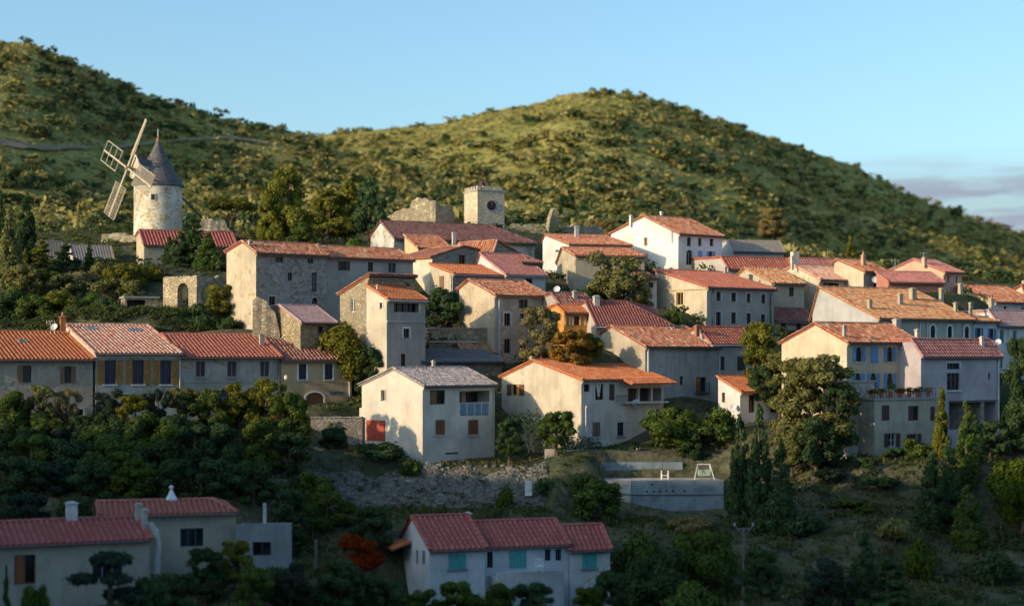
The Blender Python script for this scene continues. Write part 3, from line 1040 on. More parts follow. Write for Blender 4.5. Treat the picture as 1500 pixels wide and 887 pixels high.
        sl = MB()
        quads, rn = [], []
        pts = list(prof)
        # carry the slopes out over the eaves
        def ext(p, q, d):
            k = (p[1] - q[1]) / (abs(p[0] - q[0]) + 1e-6)
            return (p[0] + (d if p[0] > q[0] else -d), p[1] + k * d)
        ends = (ext(pts[0], pts[1], s.over), ext(pts[-1], pts[-2], s.over if pts[-1][1] <= pts[-2][1] else 0.1))
        pts = [ends[0]] + pts[1:-1] + [ends[1]]
        H = 0.04
        hip, hipl = s.hip, s.hipl
        for (a, za), (b, zb2) in zip(pts[:-1], pts[1:]):
            lo, hi = ((a, za), (b, zb2)) if za <= zb2 else ((b, zb2), (a, za))
            slen = math.hypot(hi[0] - lo[0], hi[1] - lo[1])
            n_ = np.array(P(0, -(hi[1] - lo[1]) * (1 if hi[0] > lo[0] else -1), abs(hi[0] - lo[0]))) / slen
            h1 = v1 - hip if hip else v1
            h0 = v0 + hipl if hipl else v0
            c = [P(v0, lo[0], lo[1] + H), P(v1, lo[0], lo[1] + H), P(h1, hi[0], hi[1] + H), P(h0, hi[0], hi[1] + H)]
            lw = [(x, y, z - 0.14) for x, y, z in c]
            sl.face(c)
            sl.face(lw[::-1])
            for i in range(4):
                j = (i + 1) % 4
                sl.face([lw[i], lw[j], c[j], c[i]])
            sv = np.array(P(0, hi[0] - lo[0], hi[1] - lo[1])) / slen
            emin = emax = None
            if hip or hipl:
                emin = lambda up, L0=slen: hipl * up / L0
                emax = lambda up, L0=slen: (v1 - v0) - hip * up / L0
            if s.tile != 'fibre' or True:
                q, r = tile_slope(P(v0, lo[0], lo[1] + H), P(1, 0, 0), sv, v1 - v0, slen, 0.0, pitch, row, rad, jit, emin, emax)
                quads.append(q)
                rn.append(r)
            # verge tiles along each gable edge
            for ev in ([v0 + 0.02, v1 - 0.02] if not hip else [v0 + 0.02]):
                q, r = tile_slope(P(ev, lo[0], lo[1] + H + 0.03), P(1, 0, 0), sv, 0, slen, 0.15, pitch, row, rad * 1.15, jit, single=True)
                quads.append(q)
                rn.append(r)
        if hip:
            (a, za), (r_, zr), (b, zb2) = pts[0], pts[1], pts[-1]
            pe, pr, pb = np.array(P(v1, a, za + H)), np.array(P(v1 - hip, r_, zr + H)), np.array(P(v1, b, zb2 + H))
            sl.face([tuple(pe), tuple(pb), tuple(pr)])
            ed = pb - pe
            el = np.linalg.norm(ed)
            ed /= el
            foot = np.dot(pr - pe, ed)
            sv = pr - (pe + ed * foot)
            sn = np.linalg.norm(sv)
            q, r = tile_slope(pe, ed, sv / sn, el, sn, 0.0, pitch, row, rad, jit, lambda up: foot * up / sn, lambda up: el - (el - foot) * up / sn)
            quads.append(q)
            rn.append(r)
            for p0 in (pe, pb):
                d = pr - p0
                n = np.linalg.norm(d)
                sd2 = np.cross(d / n, (0, 0, 1))
                q, r = tile_slope(p0 + np.array((0, 0, 0.05)), sd2 / np.linalg.norm(sd2), d / n, 0, n, 0.1, pitch, row, rad * 1.3, jit, single=True)
                quads.append(q)
                rn.append(r)
        for i in range(1, len(pts) - 1):
            q, r = tile_slope(P(v0 + hipl, pts[i][0], pts[i][1] + H + 0.03), P(0, 1, 0), P(1, 0, 0), 0, v1 - v0 - hip - hipl, 0.1, pitch, 0.4, rad * 1.3, jit, single=True)
            quads.append(q)
            rn.append(r)
        if len(pts) == 2:
            top = max(pts, key=lambda p: p[1])
            q, r = tile_slope(P(v0, top[0], top[1] + H + 0.03), P(0, 1, 0), P(1, 0, 0), 0, v1 - v0, 0.1, pitch, 0.4, rad * 1.2, jit, single=True)
            quads.append(q)
            rn.append(r)
        ro = sl.build('roof', mat, s.root)
        me = quads_mesh('roof_tiles', np.concatenate(quads), mat, np.concatenate(rn))
        add_obj('roof_tiles', me, ro, 'stuff')
        # ---- front gutter, its dark default painting the eave's shadow line; moulding under it
        if s.ax == 'f':
            e0 = ends[0]
            gb = MB()
            gb.tube([(v0, e0[0] - 0.05, e0[1] - 0.08), (v1, e0[0] - 0.05, e0[1] - 0.08)], 0.075, 8)
            gb.build('gutter', simple('gutter_eave_shade', s.gut or (0.10, 0.08, 0.07), 0.5), s.root)
            mb = MB()
            mb.box(0.02, -0.16, s.zf - 0.28, L - 0.02, -0.004, s.zf - 0.15)
            mb.box(0.02, -0.09, s.zf - 0.42, L - 0.02, -0.004, s.zf - 0.281)
            mb.build('eaves_moulding', s.fascia or s.wall, s.root)
        return s

def dish_part(parent, p, q, rad, rz):
    b = MB()
    p = Vector(p)
    n, rings = 14, 4
    d = Vector((-0.25, -0.85, 0.45))
    d.rotate(__import__('mathutils').Euler((0, 0, -rz)))
    d.normalize()
    a = d.cross(Vector((0, 0, 1))).normalized()
    c = a.cross(d).normalized()
    i = len(b.v)
    b.v.append(tuple(p))
    for k in range(1, rings + 1):
        r = rad * k / rings
        for j in range(n):
            t = 2 * math.pi * j / n
            b.v.append(tuple(p + (a * math.cos(t) + c * math.sin(t)) * r + d * (0.35 * r * r / rad)))
    for j in range(n):
        b.f.append((i, i + 1 + j, i + 1 + (j + 1) % n))
        b.m.append(0)
        for k in range(rings - 1):
            x = i + 1 + k * n
            b.f.append((x + j, x + n + j, x + n + (j + 1) % n, x + (j + 1) % n))
            b.m.append(0)
    b.tube([p - d * 0.02, q], 0.03, 6)
    b.tube([p - c * rad * 0.9 + d * 0.25, p + d * rad * 1.1], 0.02, 5)
    b.build('satellite_dish', simple('dish_white', (0.7, 0.7, 0.68), 0.5), parent, smooth=False)
# ================================================================ houses
BROWN, DBROWN, BLUE, OCH, TURQ = (0.13, 0.05, 0.025), (0.06, 0.035, 0.03), (0.07, 0.20, 0.42), (0.36, 0.17, 0.03), (0.08, 0.36, 0.36)
SILLW = (0.62, 0.6, 0.56)

# ---- front row on the left
h = House('village_house', 'tan rendered house with bright orange ribbed roof at the left end of the row', 148, 7, (-62, 526), 136, (-120, 500), (-104, 486),
          plaster((0.52, 0.38, 0.23), 0.4, 0.2, (0.34, 0.31, 0.27)), 'orange', base=622, group='terraced houses of the front row')  # grey peel patches put tree shadows into the render's colour
h.win('f', 33, 535, 46, 560, sh='l', shc=(0.3, 0.15, 0.05), sill=None)
h.win('f', 94, 536, 105, 561, sh='both', shc=(0.26, 0.13, 0.05), sill=None)
h.win('f', 107, 599, 122, 614, sur=(0.5, 0.42, 0.32))
h.win('f', -30, 535, -18, 560, sh='both', shc=(0.3, 0.15, 0.05))
h.skylight(27, 497, 39, 506)
h.antenna(74, 470, 491, 4, 0.7)
h.dish_roof(80, 484, 0.35)
h.finish()

h = House('village_house', 'house with pale streaked tile roof, two skylights and three windows with ochre braced shutters', h, 12, (140, 517), 265, (88, 489), (97, 476),
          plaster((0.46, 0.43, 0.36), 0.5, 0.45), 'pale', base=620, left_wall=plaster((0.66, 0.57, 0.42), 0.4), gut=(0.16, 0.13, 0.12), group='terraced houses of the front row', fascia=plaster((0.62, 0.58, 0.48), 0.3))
for x0, x1 in ((153, 170), (194, 211), (234.5, 251)):
    h.win('f', x0, 527, x1, 562.5, sh='both', shc=OCH, sill=SILLW, brace=0.58, fr=(0.05, 0.08, 0.2), deep=0.25)
h.win('f', 177, 577, 228, 600, kind='garage_door', fr=(0.05, 0.04, 0.04), bars=3)
h.win('g', 96.5, 488, 100.5, 496, sur=SILLW)
h.chimney(87, 463, 97, 480, (0.5, 0.2, 0.08), pot=1)
h.skylight(127, 478, 141, 488)
h.skylight(189, 480, 207, 490)
h.pipe('f', 263.2, 521, 585, (0.55, 0.5, 0.5))
h.finish()

h = House('village_house', 'grey rendered house with mottled red roof, three bare windows and arched blue garage door', h, 14, (265, 522), 411, (225, 496), (239, 489.5),
          plaster((0.40, 0.37, 0.30), 0.6, 0.3), 'red', base=616, group='terraced houses of the front row')
for x0, x1 in ((287, 300.5), (333, 346.5), (381, 394.5)):
    h.win('f', x0, 525.5, x1, 551.5, fr=(0.2, 0.18, 0.17), sill=(0.3, 0.28, 0.25), bars=1)
h.win('f', 320, 567, 347, 612, arch=True, kind='garage_door', fr=(0.1, 0.22, 0.4), bars=3)
h.chimney(379, 489, 388, 506, (0.45, 0.36, 0.26), pot=0)
mb = MB()
mb.box(0.02, -0.05, h.zpy(560), h.L - 0.02, -0.004, h.zpy(557.5))
mb.build('string_course', h.wall, h.root)
h.pipe('f', 408, 526, 590, (0.1, 0.09, 0.1))
h.finish()

h = House('village_house', 'ochre house ending the row, white framed windows, arched brown door and dark lettered sign', h, 16, (412, 526), 515, (372, 500), (387, 493.5),
          plaster((0.50, 0.36, 0.20), 0.25), 'dark', base=612, group='terraced houses of the front row')
for x0, x1 in ((437.5, 448.5), (475.5, 487)):
    h.win('f', x0, 530.5, x1, 555.5, sur=(0.66, 0.66, 0.66), sill=(0.4, 0.38, 0.36), fr=(0.03, 0.04, 0.1))
h.win('f', 448, 574.5, 474, 612, arch=0.3, kind='door', sur=(0.64, 0.6, 0.56), fr=(0.2, 0.07, 0.03), leaf=(0.24, 0.08, 0.035), deep=0.25)
h.chimney(498.5, 507, 505.5, 520, (0.62, 0.6, 0.5))
h.pipe('f', 511.5, 530, 612, (0.6, 0.58, 0.62), 0.07)
# the sign: dark letter strokes fixed to the wall
sg = MB()
a0, a1, z0, z1 = h.rect('f', 482, 572.5, 503, 577.5)
sg.box(a0, -0.03, z0, a1, -0.004, z1)
so = sg.build('sign', simple('sign_board', (0.24, 0.25, 0.27), 0.7), h.root)
lt = MB()
random.seed(11)
x = a0 + 0.06
while x < a1 - 0.12:
    w = random.uniform(0.07, 0.11)
    k = random.randint(0, 2)
    lt.box(x, -0.045, z0 + 0.05, x + 0.03, -0.031, z1 - 0.05)
    if k != 1:
        lt.box(x + 0.031, -0.045, z1 - 0.09, x + w, -0.031, z1 - 0.05)
    if k != 0:
        lt.box(x + 0.031, -0.045, z0 + 0.05, x + w, -0.031, z0 + 0.09)
    if k == 2:
        lt.box(x + w + 0.001, -0.045, z0 + 0.05, x + w + 0.03, -0.031, z1 - 0.05)
    x += w + 0.07
lt.build('lettering', simple('sign_ink', (0.06, 0.07, 0.10), 0.7), so, 'stuff')
lm = MB()
a, z = h.uf(417), h.zpy(555)
lm.bar((a, -0.02, z + 0.35), (a, -0.45, z + 0.42), 0.04)
lo = lm.build('lantern_bracket', simple('iron', (0.03, 0.03, 0.03), 0.5), h.root)
lb = MB()
lb.lathe([(0.05, z + 0.4), (0.17, z + 0.28), (0.19, z + 0.1), (0.1, z - 0.05), (0.03, z - 0.08)], 12, a, -0.45)
lb.build('lantern_globe', simple('opal_glass', (0.85, 0.8, 0.65), 0.3), lo)
h.finish()

# ---- white house in the middle
h = House('white_house', 'white two storey house with grey tile roof, red garage door and railed balcony recess', 150.5, 41, (619, 564), 724.5, (530, 562.5), (577, 540),
          plaster((0.70, 0.62, 0.48), 0.15), 'grey', base=682, gut=(0.06, 0.05, 0.05))
h.win('g', 558.5, 571, 565, 587, sur=(0.6, 0.55, 0.45), fr=(0.4, 0.36, 0.3))
CARVE.append((h, -4.5, 0.5, 1.0, 9.0, (HY - 650) / F * 156))
h.win('g', 537, 615, 564.5, 645, sh='closed', shc=(0.42, 0.06, 0.03))
h.win('f', 629.5, 571, 652, 592, fr=DBROWN, half=(0.2, 0.09, 0.04))
h.win('f', 638, 614.5, 651, 636, sh='closed', shc=(0.2, 0.07, 0.025), sill=(0.5, 0.45, 0.4))
h.win('f', 686, 614.5, 700, 636, sh='closed', shc=(0.2, 0.07, 0.025), sill=(0.5, 0.45, 0.4))
a0, a1, z0, z1 = h.rect('f', 673, 572, 717, 608)
h.open['f'].append((a0, a1, z0, z1, z1, 1.6))
b = MB()
b.face([(a0, 1.6, z0), (a1, 1.6, z0), (a1, 1.6, z1), (a0, 1.6, z1)])
b.build('balcony_wall', plaster((0.45, 0.38, 0.3), 0.2), h.root)
for q0, q1 in ((0.1, 0.45), (0.62, 0.97)):
    b = MB()
    b.box(a0 + (a1 - a0) * q0, 1.5, z0, a0 + (a1 - a0) * q1, 1.59, z0 + 2.0)
    b.build('balcony_door', simple('dark_joinery', (0.035, 0.025, 0.02), 0.4), h.root)
zr = h.zpy(590, (a0 + a1) / 2)
b = MB()
for k in range(5):
    x = a0 + 0.05 + (a1 - a0 - 0.1) * k / 4
    b.box(x - 0.04, 0.02, z0, x + 0.04, 0.1, zr)
b.box(a0, 0.02, zr + 0.001, a1, 0.1, zr + 0.06)
ro_ = b.build('railing', simple('rail_white', (0.6, 0.62, 0.64), 0.5), h.root)
for k in range(4):
    p = MB()
    x0, x1 = a0 + 0.11 + (a1 - a0 - 0.1) * k / 4, a0 + (a1 - a0 - 0.1) * (k + 1) / 4 - 0.01
    nn = 5
    for i in range(nn):
        for j in range(3):
            if (i * 7 + j * 3 + k) % 5:
                cx_, cz_ = x0 + (x1 - x0) * (i + 0.5) / nn, z0 + 0.1 + (zr - z0 - 0.15) * (j + 0.5) / 3
                p.lathe([(0.085, -0.01), (0.085, 0.01)], 7, 0, 0)
                for q in range(len(p.v) - 14, len(p.v)):
                    x_, y_, z_ = p.v[q]
                    p.v[q] = (cx_ + x_, 0.045 + z_, cz_ + y_ * 1.5)
    p.box(x0, 0.06, z0 + 0.06, x1, 0.08, zr - 0.03)
    p.build('railing_panel', simple('rail_blue', (0.13, 0.26, 0.36), 0.4), ro_)
b = MB()
b.box(h.uf(652), -0.05, h.zpy(666.5), h.uf(670), -0.004, h.zpy(664.5))
b.build('vent_slot', simple('iron', (0.03, 0.03, 0.03), 0.5), h.root)
b = MB()
v0, v1 = h.vg(530.5) - 0.02, h.vg(522)
b.box(0.35, h.W + 0.002, h.zb, 3.0, v1, h.zpy(597, 0, v1))
b.build('lean_to', h.wall, h.root)
# stair up the side of the house
st = MB()
vA, vB = h.vg(615), h.vg(572)
for k in range(8):
    v0 = vA + (vB - vA) * k / 8
    st.box(-1.5, v0, h.zb, -0.004, v0 + (vB - vA) / 8 - 0.002, -0.1 + 0.24 * (k + 1))
st.build('stair', stone((0.4, 0.38, 0.33), 2.0), h.root)
h.chimney(632, 528, 638, 548, (0.6, 0.52, 0.4))
h.pipe('f', 722.5, 568, 681, (0.55, 0.5, 0.45), 0.05)
b = MB()
for k, (x0, w, hh) in enumerate(((656, 10, 0.5), (668, 7, 0.7), (664, 12, 0.25))):
    u = h.uf(x0)
    b.box(u, -1.1 + 0.25 * k, -0.4, u + w / 17, -0.7 + 0.25 * k, hh - 0.3)
b.build('concrete_step', simple('concrete_pale', (0.4, 0.39, 0.37), 0.9), h.root)
h.finish()

# ---- long grey shed behind it
h = House('stone_barn', 'long low stone barn with corrugated grey roof behind the white house', 163.5, 26, (617, 528.5), 735.5, (594, 513.5), None, stone((0.30, 0.28, 0.23), 2.4), 'ribbed', base=600, cat='barn', gut=(0.05, 0.05, 0.06))
h.finish()

# ---- house with the big dark loggia, stone annex to its left
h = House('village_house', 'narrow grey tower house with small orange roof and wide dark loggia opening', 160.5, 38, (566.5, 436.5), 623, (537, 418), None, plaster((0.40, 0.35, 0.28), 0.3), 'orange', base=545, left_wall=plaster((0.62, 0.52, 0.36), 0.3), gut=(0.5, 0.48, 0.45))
a0, a1, z0, z1 = h.rect('f', 577, 440, 613, 457)
h.open['f'].append((a0, a1, z0, z1, z1, 0.5))
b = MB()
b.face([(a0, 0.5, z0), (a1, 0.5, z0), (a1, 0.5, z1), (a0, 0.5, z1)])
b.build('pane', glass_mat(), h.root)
for k in range(1, 4):
    b = MB()
    x = a0 + (a1 - a0) * k / 4
    b.box(x - 0.03, 0.4, z0, x + 0.03, 0.49, z1)
    b.build('mullion', wood((0.08, 0.06, 0.05)), h.root)
b = MB()
b.box(a1 + 0.02, -0.03, z0, a1 + 0.25, -0.004, z1)
b.build('shutter', wood((0.6, 0.5, 0.35)), h.root)
b = MB()
b.box(0.0, -0.12, h.zpy(471.5), h.L, -0.004, h.zpy(469))
b.build('string_course', plaster((0.5, 0.44, 0.36), 0.3), h.root)
h.win('f', 591, 481, 599.5, 494.5, sur=(0.66, 0.62, 0.55))
h.win('f', 587.5, 518, 594, 537, kind='door', fr=DBROWN)
h.win('g', 556.5, 443, 560, 452, sur=(0.6, 0.56, 0.5))
h.chimney(551, 417, 555.5, 426, (0.6, 0.5, 0.38))
h.finish()
h = House('stone_annex', 'stone annex with slanting lit gable and white slit window beside the tower house', 163, 38, (539, 404), 607, (498, 430), None, stone(STONE, 2.6, 0.7), 'old', base=545, flat=False)
h.win('g', 513.5, 437, 519.5, 457, sur=None, fr=(0.7, 0.7, 0.7))
h.win('f', 594.5, 415, 599.5, 422)
h.finish()

# ---- big terraced block on the upper left
h = House('terraced_house', 'long old farmhouse block, bare stone half with few small windows under orange tiles', 168, 30, (375, 369), 479, (332, 368.5), (355.5, 354), plaster((0.37, 0.34, 0.28), 0.7, 0.75, (0.3, 0.27, 0.22)), 'old', base=480,
          left_wall=plaster((0.58, 0.46, 0.29), 0.5, 0.3, (0.42, 0.33, 0.2)))
h.win('f', 404, 373, 414.5, 384.5, fr=(0.1, 0.1, 0.12))
h.win('f', 450.5, 375.5, 459, 385.5)
h.win('f', 422, 399, 428, 411)
h.win('f', 457, 398.5, 464.5, 428, fr=(0.2, 0.2, 0.22), cross=4, sill=(0.4, 0.36, 0.3))
h.win('f', 457, 435.5, 465, 445, arch=True, sur=(0.4, 0.36, 0.3))
h.win('f', 394, 434, 403, 447, sur=(0.42, 0.4, 0.37))
h.chimney(363, 352, 370, 361, (0.55, 0.44, 0.3))
h.finish()
h = House('terraced_house', 'smooth grey rendered continuation of the long farmhouse block with shuttered top windows', 174.5, 30, (479, 375.5), 605, (462, 374.6), (470, 360.5), plaster((0.42, 0.385, 0.32), 0.3), 'old', base=478, Wmin=6.2)
h.prof = [(0, h.zf), (3.0, h.zf + 1.15), (6.2, h.zf)]
h.win('f', 500, 380.5, 508, 396, sh='both', shc=DBROWN)
h.win('f', 539, 382, 546.5, 397.5, sh=None, fr=DBROWN)
h.win('f', 569, 384, 580, 399.5, fr=(0.2, 0.2, 0.24))
h.win('f', 506.5, 417.5, 516.5, 425)
h.chimney(463.5, 357, 468.5, 364, (0.55, 0.45, 0.3))
h.finish()

# ---- small stone house with lilac roof below it
h = House('stone_house', 'small rubble stone cottage with patched lilac roof and slanting lit gable', 163, 34, (440, 470.5), 491, (402, 449), (411, 447.5), stone((0.42, 0.34, 0.22), 3.0), 'mauve', base=575)
h.win('f', 465.5, 475.5, 473, 487, sur=(0.42, 0.25, 0.16), fr=(0.05, 0.06, 0.12))
h.finish()

# ---- red roofed cottage by the windmill, pale shed roofs to the left
h = House('cottage', 'low tan cottage with maroon ribbed roof just below the windmill', 206, 12, (211, 357), 347, (200, 345), (204.5, 337.5), plaster((0.52, 0.42, 0.25), 0.4), 'maroon', base=392, over=0.25)
h.win('f', 325, 366, 331, 378)
h.finish()
h = House('shed', 'low shed with ribbed pale grey roof behind the conifers at the left edge', 206, 12, (27, 374), 92, (20, 355), (26, 352.5), plaster((0.5, 0.46, 0.4), 0.4), 'fibre', base=388, cat='shed')
h.finish()
h = House('shed', 'low shed with pale stone coloured roof on the slope left of the windmill', 206, 14, (108, 379), 167, (96, 361), (103, 358.5), plaster((0.5, 0.46, 0.4), 0.4), 'fibre', base=390, cat='shed')
h.finish()

# ---- church
h = House('church', 'church nave with long dark red roof below the clock tower', 203, 25, (577, 347.5), 783, (543, 346), (558, 324.5), plaster((0.52, 0.5, 0.46), 0.6, 0.4), 'plum', base=400, cat='church', hip=4.5, over=0.4)
h.finish()

# ---- houses between the church and the front
h = House('village_house', 'house with orange roof and lit white side wall above a grey stone gable', 187, 40, (633, 375.5), 700, (588, 374), ((650, 368), (678, 361)), stone((0.36, 0.34, 0.29), 2.6, 0.8), 'old', ax='g', base=448, left_wall=plaster((0.66, 0.56, 0.4), 0.4, 0.2))
h.prof = [(0, h.zf), (h.uf(678), h.zpy(361, h.uf(678))), (h.L, h.zpy(366, h.L))]
h.win('f', 672.5, 373, 681.5, 387, fr=(0.2, 0.08, 0.04))
h.finish()
h = House('outbuilding', 'windowless tan wall block with pale chimney pipe in front of the church', 194, 22, (612, 362), 660, (606, 361), None, plaster((0.56, 0.43, 0.24), 0.4), 'old', base=385, ax='f', Wmin=4.0)
h.prof = [(0, h.zpy(362)), (4.0, h.zpy(345, 0, 4.0))]
h.chimney(661.5, 340, 668.5, 362, (0.5, 0.48, 0.42), cap=True)
h.finish()
h = House('stone_house', 'stone gabled house with small tiled ridge between the church and the lilac roof', 191, 44, (714, 373), 768, (687, 382), ((728, 352.5),), stone((0.36, 0.34, 0.28), 2.4), 'old', ax='g', base=410, Wmin=6)
h.prof = [(0, h.zpy(392)), (h.uf(728), h.zpy(353, h.uf(728))), (h.L, h.zpy(376, h.L))]
h.chimney(726, 352, 731.5, 373, (0.52, 0.5, 0.44))
h.finish()
h = House('outbuilding', 'tiny dark roofed outbuilding left of the white gable with the chimney', 186, 30, (764, 384), 792, (757, 373), None, plaster((0.46, 0.42, 0.34), 0.5, 0.4), 'dark', base=410, Wmin=4)
h.finish()
h = House('village_house', 'house with orange roof, lit left gable and boarded brown window in it', 178, 40, (663, 400), 739, (630.5, 387), None, stone((0.36, 0.34, 0.29), 2.6, 0.8), 'orange', base=472, left_wall=plaster((0.64, 0.52, 0.34), 0.4), gut=(0.3, 0.3, 0.32))
h.win('g', 644, 404, 650.5, 421.5, sh='closed', shc=(0.25, 0.15, 0.08))
h.pipe('g', 661.5, 402, 430, (0.6, 0.55, 0.45))
h.finish()
h = House('village_house', 'house with broad lilac red roof and pale bluish wall with orange capped chimney', 182, 35, (740, 400.5), 799, (700, 385), (703, 371.5), plaster((0.6, 0.58, 0.55), 0.3), 'lilac', base=440, gut=(0.3, 0.35, 0.4))
h.win('f', 770, 408, 780, 416.5, fr=(0.05, 0.06, 0.1))
h.chimney(758, 404, 766, 416, (0.56, 0.3, 0.14))
h.finish()
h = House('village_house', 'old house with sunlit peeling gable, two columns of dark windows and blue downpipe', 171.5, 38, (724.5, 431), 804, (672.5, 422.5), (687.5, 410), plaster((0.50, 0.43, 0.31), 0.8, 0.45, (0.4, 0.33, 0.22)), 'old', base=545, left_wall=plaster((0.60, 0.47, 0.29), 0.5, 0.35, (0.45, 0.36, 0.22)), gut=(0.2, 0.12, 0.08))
h.win('f', 760, 435.5, 773, 451.5, fr=DBROWN)
h.win('f', 738.5, 458.5, 747.5, 477, sur=(0.6, 0.56, 0.48))
h.win('f', 762.5, 459, 768, 466)
h.win('f', 738.8, 496, 747.8, 517, fr=(0.1, 0.09, 0.08))
h.win('f', 762, 496, 771.3, 517, fr=(0.1, 0.09, 0.08))
h.pipe('f', 730.5, 433, 535, (0.42, 0.48, 0.55), 0.09)
h.finish()

# ---- upper middle
h = House('village_house', 'house with white lit gable and orange roof carrying one tall pale chimney', 199, 22, (833.5, 357.5), 923, (795, 352), (799, 344), plaster((0.66, 0.64, 0.6), 0.3), 'old', base=400, Wmin=7)
h.chimney(841, 331, 848.5, 349, (0.5, 0.47, 0.4))
h.finish()
h = House('village_house', 'tan house in sunlight with curled mossy orange roof and a single small window', 190, 15, (843, 374), 944, (792, 384), (824, 363.5), plaster((0.50, 0.40, 0.24), 0.3), 'old', base=450, left_wall=plaster((0.52, 0.42, 0.26), 0.5, 0.4), Wmin=8)
h.win('f', 889.5, 383, 896, 395)
h.win('g', 813.5, 365.5, 816, 369)
h.finish()
h = House('white_house', 'tall bright white gabled house with pale blue shutters on the hilltop', 202, 45, (993.5, 341.5), 1058, (895, 342), (943.5, 316.5), plaster((0.80, 0.74, 0.66), 0.1), 'old', base=398)
for x0, x1 in ((1006, 1012), (1022.5, 1027.5), (1039.5, 1045)):
    h.win('f', x0, 346.5, x1, 360.5, sur=(0.8, 0.77, 0.7))
h.win('f', 1005, 366, 1014.5, 388, arch=0.3, sur=(0.7, 0.67, 0.6), fr=(0.3, 0.28, 0.25))
h.win('f', 1021.5, 367, 1028.5, 388, sh='closed', shc=(0.25, 0.42, 0.6), sur=(0.8, 0.77, 0.7))
h.win('f', 1038.5, 368, 1044, 386, sh='both', shc=(0.16, 0.32, 0.58))
h.win('g', 943.5, 347.5, 948.5, 360, fr=(0.5, 0.3, 0.1))
h.win('g', 943, 372, 949, 389.5, fr=(0.3, 0.28, 0.28), sh='closed', shc=(0.35, 0.34, 0.36))
h.chimney(921.5, 315, 927, 329, (0.7, 0.66, 0.58))
h.chimney(966.5, 310, 971.5, 328, (0.74, 0.7, 0.62))
h.finish()
h = House('outbuilding', 'narrow white lean-to with dark little roof between the bare tree and the grey block', 180, 30, (944.5, 407), 962, (940, 395), None, plaster((0.58, 0.57, 0.55), 0.3, 0.3), 'dark', base=450, Wmin=4)
h.win('f', 950, 411, 957, 421, fr=(0.05, 0.05, 0.06))
h.finish()
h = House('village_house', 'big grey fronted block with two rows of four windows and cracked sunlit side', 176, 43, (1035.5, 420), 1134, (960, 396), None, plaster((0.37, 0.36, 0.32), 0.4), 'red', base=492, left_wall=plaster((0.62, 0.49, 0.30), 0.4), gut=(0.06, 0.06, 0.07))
for x0, x1, y in ((1049, 1055.5, 427), (1071, 1078, 428.3), (1093.5, 1099.5, 429.8), (1115, 1121, 431)):
    h.win('f', x0, y, x1, y + 13.3, sur=(0.46, 0.44, 0.42), fr=(0.12, 0.07, 0.05))
for x0, x1, y, y1 in ((1048.7, 1056, 456.5, 480), (1071, 1078, 457.4, 474), (1093.5, 1100, 458.6, 474), (1114.5, 1121, 460, 474)):
    h.win('f', x0, y, x1, y1, sur=(0.42, 0.4, 0.38), fr=(0.07, 0.06, 0.06))
h.win('g', 991, 428, 1001, 446.5, fr=(0.45, 0.25, 0.06), sill=(0.5, 0.44, 0.34), sur=(0.6, 0.5, 0.33))
b = MB()
b.box(-0.1, 0.05, h.zpy(425, 0, 3), -0.004, h.W - 0.05, h.zpy(423.5, 0, 3))
b.build('string_course', plaster((0.56, 0.4, 0.24), 0.3), h.root)
h.pipe('f', 1043.5, 424, 490, (0.1, 0.11, 0.12))
h.pipe('f', 1128, 430, 490, (0.07, 0.08, 0.09))
h.chimney(1060, 391, 1065, 402, (0.5, 0.48, 0.44))
h.finish()
h = House('village_house', 'tan corner house with overgrown mossy roof behind the grey block', 187, 35, (1133, 414), 1178, (1080, 404), (1092, 393), plaster((0.55, 0.45, 0.27), 0.4), 'mossy', base=470)
h.win('f', 1156, 420, 1163, 434)
h.chimney(1094, 402, 1103, 414, (0.55, 0.43, 0.28))
h.finish()
h = House('village_house', 'low house with dark red roof and gappy white tiles beneath the distant grey wall', 196, 30, (1066, 391), 1160, (1052, 380), (1058, 377), plaster((0.5, 0.45, 0.38), 0.3), 'red', base=420, Wmin=9)
h.chimney(1157.5, 367, 1171, 391, (0.6, 0.52, 0.38), cap=False)
h.finish()
h = House('warehouse', 'flat pale blue grey building at the top with a low lit gable behind', 214, 22, (1074, 365), 1148, (1060, 356), (1068, 352), plaster((0.5, 0.48, 0.45), 0.2), 'fibre', base=392, cat='building', Wmin=7)
h.finish()
h = House('village_house', 'small white house with dark roof and two shuttered windows right of the grey block', 183, 45, (1135, 466), 1187, (1125, 454), (1129, 452), plaster((0.6, 0.59, 0.58), 0.2), 'dark', base=500, gut=(0.2, 0.22, 0.24), Wmin=6)
h.win('f', 1143.5, 472, 1150, 489, sh='closed', shc=(0.05, 0.045, 0.05))
h.win('f', 1166.5, 472.5, 1172.5, 489, sh='closed', shc=(0.05, 0.045, 0.05))
h.finish()
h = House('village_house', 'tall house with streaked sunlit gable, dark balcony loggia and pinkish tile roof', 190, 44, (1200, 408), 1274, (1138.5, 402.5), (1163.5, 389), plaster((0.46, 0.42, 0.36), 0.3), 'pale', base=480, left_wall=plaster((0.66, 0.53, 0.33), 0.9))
a0, a1, z0, z1 = h.rect('f', 1206, 413.5, 1229, 438.5)
h.open['f'].append((a0, a1, z0, z1, z1, 0.8))
b = MB()
b.face([(a0, 0.8, z0), (a1, 0.8, z0), (a1, 0.8, z1), (a0, 0.8, z1)])
b.build('pane', glass_mat(), h.root)
b = MB()
for k in range(0, 4):
    x = a0 + 0.05 + (a1 - a0 - 0.1) * k / 3
    b.box(x - 0.05, 0.3, z0, x + 0.05, 0.4, z1)
b.box(a0, 0.28, z0, a1, 0.42, z0 + 0.1)
b.build('window', wood((0.1, 0.06, 0.04)), h.root)
h.win('f', 1213, 451.5, 1222.5, 474, kind='door', fr=(0.06, 0.05, 0.05))
h.chimney(1158, 375, 1163, 391, (0.66, 0.6, 0.5))
h.skylight(1225, 396, 1231, 400)
h.finish()
